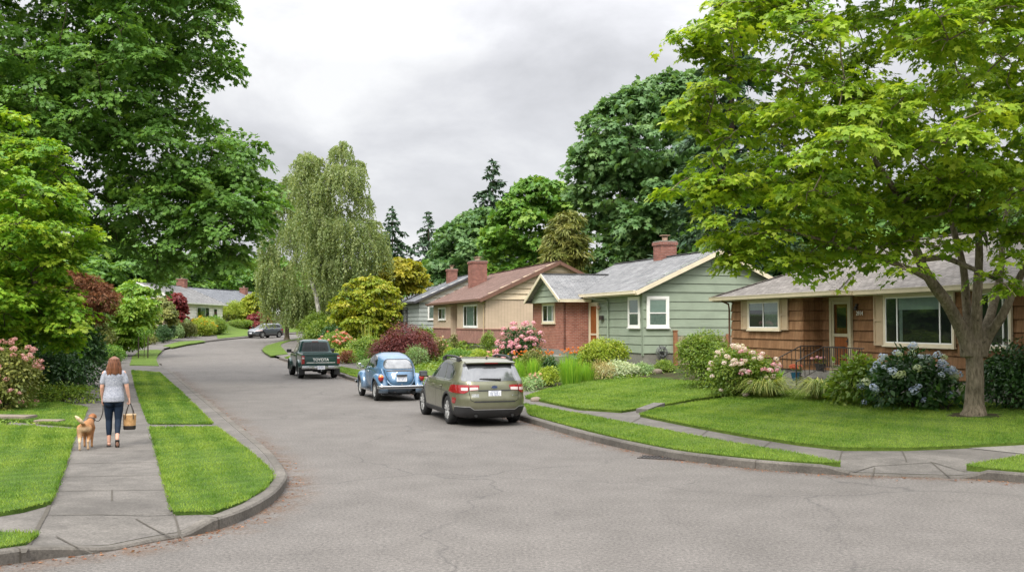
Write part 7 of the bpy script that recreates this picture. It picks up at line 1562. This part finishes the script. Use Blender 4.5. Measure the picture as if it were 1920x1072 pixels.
# low stone edging at the path and the step in the left lawn
b1, b2 = G(1204, 772, .16), G(1236, 760, .16); m = MB(); m.bar(b1, b2, .32, .16); o = m.build('stone_step', [concrete]); tag(o, 'low concrete step where the path leaves the pavement', 'step')
c = G(28, 786, .16); m = MB(); m.box(-1.6, .42, -.26, .26, -.1, .10, bev=.02); o = m.build('stone_step', [stone_m], None, 40); o.location = c; o.rotation_euler.z = R(-6); tag(o, 'flat stone step at the path through the left lawn', 'step')
c = G(94, 792, .16); m = MB(); m.box(-.32, .28, -.16, .16, -.1, .07, bev=.02); o = m.build('stone_step', [stone_m], None, 40); o.location = c; o.rotation_euler.z = R(-4); tag(o, 'small low stone right of the flat step in the left lawn', 'step')
g_ = G(1242, 857); t = thing('drain_grate', 'iron storm drain grate in the gutter below the right verge', 'drain', (g_.x, g_.y - .12, g_.z), R(-22)); m = MB(); m.box(-.42, .42, -.17, .17, -.02, .006); m.build('pit', [under_m], t); m = MB()
for k in range(13): m.box(-.41 + k * .066, -.385 + k * .066, -.16, .16, .007, .016)
m.box(-.44, .44, -.20, -.165, .0, .017); m.box(-.44, .44, .165, .20, .0, .017); m.build('bars', [metal_dark], t)
# ------------------------------------------------------------------ grass blades and litter
def turf():
    r = rg(400); V = []; 
    for i, (Q, k) in enumerate(LAWNS):
        off = k.get('off', LO); P = np.array([(q[0], q[1]) for q in Q]); a, b = P.min(0), P.max(0); near = P[:, 1].min()
        if near > 48: continue
        area = abs(sum(P[j - 1, 0] * P[j, 1] - P[j, 0] * P[j - 1, 1] for j in range(len(P)))) / 2; dens = 1500 * min(1, (17 / max(near + 2, 12)) ** 1.6); n = int(min(area * dens, 90000) * (b - a).prod() / area); n = min(n, 260000)
        xy_ = a + r.random((n, 2)) * (b - a); xy_ = xy_[inside(xy_[:, 0], xy_[:, 1], [tuple(p) for p in P])]; xy_ = xy_[(np.abs(xy_[:, 0] / xy_[:, 1]) < .56)]
        edge = []
        for p, q in zip(P, np.roll(P, -1, 0)):
            m = int(np.linalg.norm(q - p) * 130 * min(1, 26 / max(p[1], 10))); t = r.random((m, 1)); d = (q - p) / (np.linalg.norm(q - p) + 1e-6); edge.append(p + t * (q - p) + np.array([-d[1], d[0]]) * r.normal(size=(m, 1)) * .02)
        xy_ = xy_[np.hypot(xy_[:, 0] - mb_.x, xy_[:, 1] - mb_.y) > .62]; e = np.concatenate(edge); V.append(np.c_[xy_, np.full(len(xy_), off), np.full(len(xy_), 1.0)]); V.append(np.c_[e, np.full(len(e), off), np.full(len(e), 1.25)])
    A = np.concatenate(V); n = len(A); x, y = A[:, 0], A[:, 1]; z = T(x, y) + A[:, 2] + .0; sc_ = np.clip(y / 20, .8, 1.6); h = A[:, 3] * r.uniform(.022, .05, n) * sc_ ** .3; w = .0065 * sc_; a = r.random(n) * 6.283; ln = r.normal(size=(n, 2)) * .55 * h[:, None]
    cx, cy = np.cos(a) * w, np.sin(a) * w; B = np.stack([x, y, z - .008], 1); V0 = B + np.stack([cx, cy, 0 * cx], 1); V1 = B - np.stack([cx, cy, 0 * cx], 1); V2 = B + np.stack([ln[:, 0], ln[:, 1], h], 1)
    VV = np.stack([V0, V1, V2], 1).reshape(-1, 3); u_ = (x * .94 + y * .35); lf_ = np.sin(x * 1.9 + np.sin(y * .8) * 2) * np.sin(y * 1.3 + 1) + .7 * np.sin(x * 4.3 + 1.3 * np.sin(y * 2.1)) * np.sin(y * 3.1 + np.sin(x * 1.7)) + .5 * np.sin(x * 9.1 + y * 3) * np.sin(y * 7.7 - x * 2)
    wave = .46 + .24 * lf_ + np.where(x < 0, .21, .05) * np.sin(u_ * 2 * math.pi / .62 + .6 * np.sin(y * .9)) + r.normal(size=n) * .19
    me = mesh_np('grass', VV, np.arange(3 * n), np.arange(n) * 3, LF['turf'], np.clip(wave, 0, 1)); o = link('grass', me); tag(o, 'short mown grass blades of the front lawns and verges', 'grass', kind='stuff'); return n
LF['turf'] = m_leaf('turf_blades', (.034, .077, .011), (.083, .145, .022), (.130, .194, .038), .3, .6, .15)
NBL = turf()
def bed_cover():
    r = rg(420); P = []
    def patch(cx, cy, rx, ry, n):
        a = r.normal(size=(n, 2)) * .5; P.append(np.c_[cx + a[:, 0] * rx, cy + a[:, 1] * ry])
    for _ in range(150):
        y = r.uniform(40, 80); lo = np.interp(y, [40, 50, 60, 70, 80], [1.0, -4.2, -8.5, -12.5, -16]); hi = np.interp(y, [40, 50, 60, 70, 80], [4.5, 1.0, -1.5, -4.5, -8.5]); patch(r.uniform(lo, hi), y, 1.2, 1.6, 260)
    for _ in range(140):
        y = r.uniform(23, 60); e = np.interp(y, [23, 40, 60], [-11.0, -17.2, -25]); patch(e - r.uniform(0.3, 8), y, .9, 1.4, 300)
    for _ in range(120):
        y = r.uniform(60, 125); e = np.interp(y, [60, 75, 90, 110, 125], [-26.5, -31, -34, -35, -34.6]); patch(e - r.uniform(.5, 7), y, 1.4, 2.4, 220)
    Q = np.concatenate(P); bad = np.zeros(len(Q), bool)
    for W, k in LAWNS: bad |= inside(Q[:, 0], Q[:, 1], [tuple(p) for p in W])
    d_, s_ = cl_dist(Q[:, 0], Q[:, 1]); bad |= (s_ > 0) & (d_ < 7.6); bad |= (s_ < 0) & (d_ < 7.8); Q = Q[~bad]; n = len(Q); z = T(Q[:, 0], Q[:, 1]) + .12 + .10 * r.random(n) + .12 * np.maximum(0, np.sin(Q[:, 0] * 1.9) * np.sin(Q[:, 1] * 1.4)); D = np.c_[r.normal(size=(n, 2)), np.abs(r.normal(size=n)) * .7]
    tt = np.clip(.5 + .25 * np.sin(Q[:, 0] * .9 + 1) * np.sin(Q[:, 1] * .7) + r.normal(size=n) * .16, 0, 1); o = link('ground_cover', leaves('ground_cover', np.c_[Q, z], np.array([0, 0, 1.0]) + r.normal(size=(n, 3)) * .5, D, r.uniform(.08, .17, n) * np.clip(Q[:, 1] / 45, .7, 2), 'leaf', tt, LF['shrub'])); tag(o, 'low green ground cover filling the garden beds between the shrubs', 'ground cover', kind='stuff')
bed_cover()
def litter():
    r = rg(410); pts = []
    for line, side in ((rk, 1), (lk, -1), (rk2, 1)):
        L = np.array(line)
        for _ in range(420):
            i = r.integers(0, len(L) - 1); p = L[i] + (L[i + 1] - L[i]) * r.random(); d = L[i + 1] - L[i]; d /= np.linalg.norm(d) + 1e-6; pts.append(p + np.array([-d[1], d[0]]) * side * abs(r.normal()) * .16 + r.normal(size=2) * .02)
    P = np.array([p for p in pts if p[1] < 40]); k = len(P); Z = T(P[:, 0], P[:, 1]) + .006; o = leaves('fallen_leaves', np.c_[P, Z], np.array([0, 0, 1.0]) + r.normal(size=(k, 3)) * .25, np.c_[r.normal(size=(k, 2)), r.normal(size=k) * .1], r.uniform(.02, .06, k), 'leaf', np.clip(r.normal(.5, .3, k), 0, 1), LF['rust']); tag(link('fallen_leaves', o), 'brown fallen leaves and seeds gathered along the kerbs', 'leaves', kind='stuff')
litter()
# ------------------------------------------------------------------ the woman, her bag and the dog
def rings(mb, R_, n=20):
    """stack of ellipses (x, y, z, rx, ry)"""
    vs = [(x + rx * math.cos(2 * math.pi * j / n), y + ry * math.sin(2 * math.pi * j / n), z) for x, y, z, rx, ry in R_ for j in range(n)]; k = len(R_)
    return mb.add(vs, [(i * n + j, i * n + (j + 1) % n, (i + 1) * n + (j + 1) % n, (i + 1) * n + j) for i in range(k - 1) for j in range(n)] + [tuple(range(n))[::-1], tuple(range((k - 1) * n, k * n))])
def chain(mb, P):
    """tapered limb through (x, y, z, r) with ball ends"""
    mb.tube([p[:3] for p in P], [p[3] for p in P], 12)
    for p in P: mb.ell(p[:3], p[3] * .99, 12, 8)
def m_skin():
    g = NG('skin'); v = g.coord(); n = g.noise(v, 9, 4); c = g.ramp(n, [(.3, (.50, .27, .19)), (.7, (.58, .33, .24))]); g.p.inputs['Subsurface Weight'].default_value = .15; g.p.inputs['Subsurface Radius'].default_value = (.02, .008, .004); return g.fin(c, .55, spec=.35)
skin = m_skin()
def m_shirt():
    g = NG('heather_knit'); v = g.coord(); n = g.noise(v, 55, 4, .75); w = g.noise(g.coord('Object', (1, 1, 3)), 24, 4, .7); c = g.ramp(g.math('ADD', g.math('MULTIPLY', n, .6), g.math('MULTIPLY', w, .4)), [(.36, (.15, .16, .20)), (.5, (.29, .30, .34)), (.64, (.42, .43, .47))]); g.bump(g.noise(v, 7, 4, .6, .6), .5, .03); return g.fin(c, .9, spec=.1)
shirt_m = m_shirt(); legg_m = plain('navy_leggings', (.008, .017, .034), .7, var=.35, scale=5, bump=.3, bscale=9, spec=.2)
def m_hair():
    g = NG('auburn_hair'); n = g.noise(g.coord('Object', (1, 1, .08)), 70, 4, .7); g.fin(g.ramp(n, [(.35, (.055, .020, .010)), (.52, (.15, .055, .024)), (.72, (.29, .12, .055))]), .42, spec=.45); g.bump(n, .6, .01); return g.mat
hair_m = m_hair()
def hand(mb, wrist, fwd, palm_n, side, curl, L=.17):
    """palm plus five bent fingers; fwd = along the hand, palm_n = out of the palm, side = towards the thumb"""
    w, f, n, s = map(Vector, (wrist, fwd, palm_n, side)); f.normalize(); n.normalize(); s.normalize()
    for k in (-1, -.33, .33, 1): a = w + s * .014 * k; b = w + f * .085 + s * .030 * k; mb.tube([a, a.lerp(b, .5), b], [.017, .015, .0125], 8); mb.ell(b, .0125, 8, 6); mb.ell(a, .017, 8, 6)
    for k, ln in ((1, .072), (.36, .082), (-.3, .076), (-1, .060)):
        p = w + f * .085 + s * .031 * k; ang = 0; pts = [p]; d = f.copy()
        for j, fr in enumerate((.45, .32, .23)): ang += curl * (.9 if j == 0 else 1.1); d = f * math.cos(ang) + n * math.sin(ang); p = p + d * ln * fr; pts.append(p)
        mb.tube(pts, [.0100, .0092, .0085, .0070], 8)
        for q in pts: mb.ell(q, .0085, 8, 6)
    p0 = w + f * .028 + s * .026; p1 = p0 + (f * .55 + s * .75 + n * .3).normalized() * .036; p2 = p1 + (f * .9 + s * .1 + n * .5).normalized() * .030; p3 = p2 + (f * .8 - s * .25 + n * .6).normalized() * .022; mb.tube([p0, p1, p2, p3], [.014, .0125, .0105, .0085], 8)
    for q, r in ((p1, .0122), (p2, .0102), (p3, .0085)): mb.ell(q, r, 8, 6)
def woman():
    b = G(212, 836, KH); t = thing('person', 'woman in a grey tee and navy leggings walking away with a tan bag', 'person', b, R(20)); m = MB()
    # head, neck, torso
    rings(m, [(0, .02, 1.475, .045, .05), (0, .035, 1.50, .058, .075), (0, .04, 1.54, .068, .09), (0, .035, 1.58, .074, .097), (0, .03, 1.62, .070, .092), (0, .025, 1.655, .05, .068), (0, .02, 1.675, .02, .03)])
    chain(m, [(0, .0, 1.38, .058), (0, .01, 1.46, .050), (0, .02, 1.52, .050)])
    m.ell((0, .135, 1.555), (.013, .018, .022), 8, 6); m.ell((0, .12, 1.51), (.024, .012, .009), 8, 6)
    for s in (-1, 1): m.ell((s * .03, .118, 1.588), (.013, .010, .008), 8, 6); m.ell((s * .076, .03, 1.57), (.010, .022, .032), 8, 6)
    rings(m, [(0, 0, .80, .16, .11), (0, -.01, .90, .190, .125), (0, 0, 1.0, .175, .11), (0, .01, 1.10, .165, .10), (0, .01, 1.22, .175, .108), (0, .01, 1.32, .182, .105), (0, 0, 1.385, .150, .085), (0, 0, 1.43, .07, .06)])
    # arms
    chain(m, [(-.18, 0, 1.365, .056), (-.212, -.015, 1.25, .050), (-.228, -.025, 1.11, .041), (-.228, .01, 1.0, .036), (-.222, .045, .90, .026)]); hand(m, (-.222, .05, .885), (0.02, .18, -1), (1, 0, 0), (0, 1, .1), .75)
    chain(m, [(.18, 0, 1.365, .056), (.222, -.015, 1.25, .050), (.252, -.02, 1.11, .042), (.275, .0, 1.0, .037), (.300, .02, .905, .026)]); hand(m, (.303, .022, .89), (.12, .08, -1), (-1, 0, 0), (0, 1, .1), .85)
    # legs and feet
    chain(m, [(-.092, 0, .86, .10), (-.092, .035, .68, .083), (-.085, .05, .49, .058), (-.083, .025, .35, .056), (-.080, -.01, .18, .040), (-.080, -.02, .09, .036)]); chain(m, [(-.080, -.035, .045, .034), (-.085, .05, .04, .034), (-.09, .13, .03, .030), (-.092, .17, .025, .022)])
    chain(m, [(.092, 0, .86, .10), (.095, -.005, .68, .083), (.090, -.02, .49, .058), (.085, -.09, .37, .056), (.082, -.20, .225, .040), (.082, -.245, .155, .036)]); chain(m, [(.082, -.262, .125, .034), (.085, -.225, .065, .034), (.088, -.165, .032, .030), (.09, -.12, .03, .02)])
    link('body', fuse(m, 'body', skin, .0062, 3, .4), t)
    # tee shirt
    m = MB(); rings(m, [(0, -.016, .835, .215, .160), (0, -.016, .92, .214, .158), (0, -.002, 1.03, .196, .130), (0, .01, 1.12, .186, .120), (0, .01, 1.24, .193, .124), (0, .008, 1.32, .200, .120), (0, 0, 1.385, .172, .098), (0, 0, 1.425, .095, .074)], 28)
    chain(m, [(-.168, 0, 1.360, .066), (-.206, -.012, 1.27, .061), (-.221, -.02, 1.20, .059)]); chain(m, [(.168, 0, 1.360, .066), (.215, -.012, 1.27, .061), (.234, -.018, 1.20, .059)])
    link('shirt', fuse(m, 'shirt', shirt_m, .010, 6), t)
    m = MB(); rings(m, [(0, -.012, .80, .180, .128), (0, -.015, .86, .196, .134), (0, -.01, .93, .198, .130), (0, 0, .98, .185, .118)], 24)
    chain(m, [(-.094, 0, .84, .108), (-.094, .035, .68, .094), (-.086, .05, .49, .068), (-.084, .025, .35, .064), (-.081, -.0, .225, .050)]); chain(m, [(.094, 0, .84, .108), (.097, -.005, .68, .094), (.091, -.02, .49, .068), (.086, -.09, .37, .064), (.083, -.175, .262, .050)])
    m.ell((-.085, -.07, .82), (.098, .065, .09), 14, 10); m.ell((.085, -.07, .82), (.098, .065, .09), 14, 10); link('leggings', fuse(m, 'leggings', legg_m, .009, 6), t)
    # hair
    m = MB(); rings(m, [(0, -.03, 1.365, .150, .075), (0, -.03, 1.42, .150, .085), (0, -.02, 1.48, .132, .095), (0, -.008, 1.55, .112, .098), (0, .005, 1.62, .098, .098), (0, .01, 1.665, .066, .072), (0, .01, 1.688, .028, .03)], 28); r = rg(9)
    for i in range(110):
        a = math.pi + math.pi * r.random() * 1.0 + r.normal() * .12; p = [(math.cos(a) * q * k + r.normal() * .004, .0 + math.sin(a) * w * k - .01, z) for z, q, w, k in ((1.685, .02, .02, 1), (1.64, .092, .09, 1.03), (1.56, .114, .10, 1.03), (1.46, .138, .102, 1.04), (1.36 - r.random() * .035, .150 + r.normal() * .012, .09 + r.normal() * .01, 1.04))]; m.tube(p, [.004, .009, .010, .010, .003], 5)
    link('hair', fuse(m, 'hair', hair_m, .0065, 1, .3), t)
    sole = plain('sandal_sole', (.030, .022, .018), .7, var=.2)
    m = MB(); m.bevbox(-.125, -.045, -.085, .195, .0, .022, .009); m.tube([(-.125, .10, .02), (-.09, .09, .066), (-.048, .10, .02)], .009, 6); link('sandal', m.mesh('sandal', sole, 60), t)
    m = MB(); q = Vector((0, .74, -.67)).normalized(); up = Vector((0, -.67, -.74)); c = Vector((.085, -.222, .062)); m.obox(c, (.042, 0, 0), q * .125, up * .009); m.tube([(.043, -.20, .055), (.086, -.17, .075), (.128, -.20, .055)], .009, 6); link('sandal', m.mesh('sandal', sole, 60), t)
    t.scale = (.91, .96, 1.0); return Matrix.Translation(b) @ Matrix.Rotation(R(20), 4, 'Z') @ Matrix.Diagonal((.91, .96, 1, 1))
WM = woman()
def bag():
    h = WM @ Vector((.315, .045, .80)); t = thing('tote_bag', 'woven tan tote bag with a dark base hanging from her right hand', 'bag', (h.x, h.y, h.z - .50), R(14)); wk = NG('wicker'); uv = wk.coord('Object'); w1 = wk.n('TexWave', bands_direction='Z'); wk.l(uv, w1.inputs[0]); w1.inputs['Scale'].default_value = 26; w1.inputs['Distortion'].default_value = 2; n = wk.noise(uv, 16, 4, .7); wk.bump(w1.outputs['Fac'], .5, .01); wm = wk.fin(wk.ramp(n, [(.3, (.36, .19, .075)), (.7, (.56, .34, .155))]), .8, spec=.2)
    m = MB(); rings(m, [(0, 0, .075, .112, .085), (0, 0, .16, .116, .088), (0, 0, .285, .118, .088), (0, 0, .286, .106, .078), (0, 0, .14, .104, .076)], 28); m.build('basket', [wm], t, 50); m = MB(); rings(m, [(0, 0, .0, .100, .075), (0, 0, .012, .112, .084), (0, 0, .076, .115, .087)], 28); m.build('base', [plain('dark_leather', (.022, .016, .014), .6, var=.3)], t, 50)
    m = MB(); rings(m, [(0, 0, .270, .121, .091), (0, 0, .292, .121, .091)], 28); m.build('rim', [plain('tan_rim', (.60, .42, .24), .7)], t, 50)
    for y in (-.087, .087): m = MB(); m.tube(spline3([(-.075, y, .20), (-.068, y * .95, .30), (-.03, y * .3, .44), (0, y * .05, .502), (.03, y * .3, .44), (.068, y * .95, .30), (.075, y, .20)], 5), .0085, 6); m.build('handle', [metal_dark], t, 60)
bag()
def dog():
    b = G(160, 840, KH); rz = R(17); t = thing('dog', 'tan dog with a pale raised tail walking on a leash beside the woman', 'dog', b, rz); g = NG('dog_coat'); a = g.n('Attribute', attribute_name='tint'); n = g.noise(g.coord('Object', (1, .35, .6)), 60, 4, .7); c = g.ramp(a.outputs['Fac'], [(.1, (.25, .095, .036)), (.5, (.37, .185, .080)), (.9, (.58, .43, .27))]); c = g.mix(1.0, c, g.ramp(n, [(.3, (.78,) * 3), (.7, (1.2,) * 3)]), 'MULTIPLY'); g.bump(n, .6, .01); g.fin(c, .8, spec=.2)
    m = MB()
    def seg(P, n=18):                                   # trunk along y from ellipses (y, x, z, rx, rz)
        vs = [(x + rx * math.cos(6.2832 * j / n), y, z + rz_ * math.sin(6.2832 * j / n)) for y, x, z, rx, rz_ in P for j in range(n)]; k = len(P); m.add(vs, [(i * n + j, i * n + (j + 1) % n, (i + 1) * n + (j + 1) % n, (i + 1) * n + j) for i in range(k - 1) for j in range(n)] + [tuple(range(n))[::-1], tuple(range((k - 1) * n, k * n))])
    seg([(-.37, 0, .46, .05, .06), (-.34, 0, .455, .098, .092), (-.26, 0, .455, .118, .108), (-.12, .01, .445, .108, .098), (.04, .02, .435, .118, .122), (.18, .035, .42, .130, .150), (.28, .045, .43, .115, .135), (.36, .06, .47, .08, .09)])
    chain(m, [(.05, .28, .48, .088), (.07, .38, .545, .074), (.085, .45, .59, .066)])                       # neck
    m.ell((.095, .50, .605), (.072, .088, .070), 14, 10); chain(m, [(.10, .55, .59, .050), (.11, .64, .565, .036), (.112, .67, .56, .028)]); m.ell((.113, .695, .572), .014, 8, 6)
    for s in (-1, 1): m.add([(.095 + s * .055, .46, .655), (.095 + s * .075, .50, .65), (.095 + s * .100, .485, .56), (.095 + s * .085, .445, .57), (.095 + s * .06, .47, .60), (.095 + s * .07, .505, .60)], [(0, 1, 2, 3), (0, 3, 4), (1, 0, 4, 5), (3, 2, 5, 4), (2, 1, 5)])
    for s, st in ((-1, -.05), (1, .04)):                # hind legs: thigh, hock behind, upright shank
        x = s * .078; chain(m, [(x * .9, -.26, .43, .088), (x * 1.05, -.21 + st, .31, .064), (x * 1.08, -.25 + st, .235, .042), (x, -.345 + st, .165, .027), (x * 1.0, -.335 + st, .09, .022), (x, -.325 + st, .035, .024)]); chain(m, [(x, -.32 + st, .024, .024), (x * 1.02, -.275 + st, .022, .026)])
    for s, st in ((-1, .07), (1, -.04)):
        x = .035 + s * .078; chain(m, [(x, .22, .40, .068), (x, .20 + st * .4, .29, .042), (x, .22 + st, .18, .030), (x, .225 + st, .09, .024), (x, .23 + st, .035, .025)]); chain(m, [(x, .24 + st, .024, .025), (x, .275 + st, .022, .026)])
    chain(m, [(0, -.35, .51, .034), (-.02, -.41, .545, .036), (-.06, -.455, .60, .042), (-.11, -.475, .655, .038), (-.15, -.47, .69, .024), (-.17, -.46, .70, .010)])
    me = fuse(m, 'body', g.mat, .0075, 4, .45); co = np.empty(len(me.vertices) * 3); me.vertices.foreach_get('co', co); co = co.reshape(-1, 3); r = rg(2)
    v = .36 + .42 * np.clip((-.24 - co[:, 1]) / .12, 0, 1) * np.clip((.52 - co[:, 2]) / .08, .25, 1) + .2 * np.clip((.25 - co[:, 2]) / .2, 0, 1) + .55 * np.clip((-.375 - co[:, 1]) / .06, 0, 1) * (co[:, 2] > .55) - .22 * np.clip((co[:, 1] - .3) / .15, 0, 1) + r.normal(size=len(co)) * .03
    at_ = me.attributes.new('tint', 'FLOAT', 'POINT'); at_.data.foreach_set('value', np.clip(v, 0, 1).astype(np.float32)); link('body', me, t)
    m = MB(); m.lathe([(.079, -.012), (.083, -.012), (.083, .012), (.079, .012)], (.068, .37, .54), (.18, .80, .55), 20); m.build('collar', [metal_dark], t, 40)
    for s in (-1, 1): m = MB(); m.ell((.095 + s * .045, .575, .622), .010, 8, 6); m.build('eye', [black_pl], t, 60)
    t.scale = (.86, .86, .90); return Matrix.Translation(b) @ Matrix.Rotation(rz, 4, 'Z') @ Matrix.Diagonal((.86, .86, .90, 1))
DM = dog()
a = WM @ Vector((-.205, .075, .80)); c = DM @ Vector((.12, .36, .60)); mid = a.lerp(c, .55) + Vector((.035, 0, -.17)); m = MB(); m.tube(spline3([a + Vector((.02, 0, .03)), a, a.lerp(mid, .5) + Vector((.025, 0, -.02)), mid, mid.lerp(c, .6) + Vector((0, 0, -.035)), c], 6), .0085, 6); tag(m.build('leash', [metal_dark], None, 60), 'black leash hanging from the woman\'s left hand to the dog', 'leash')
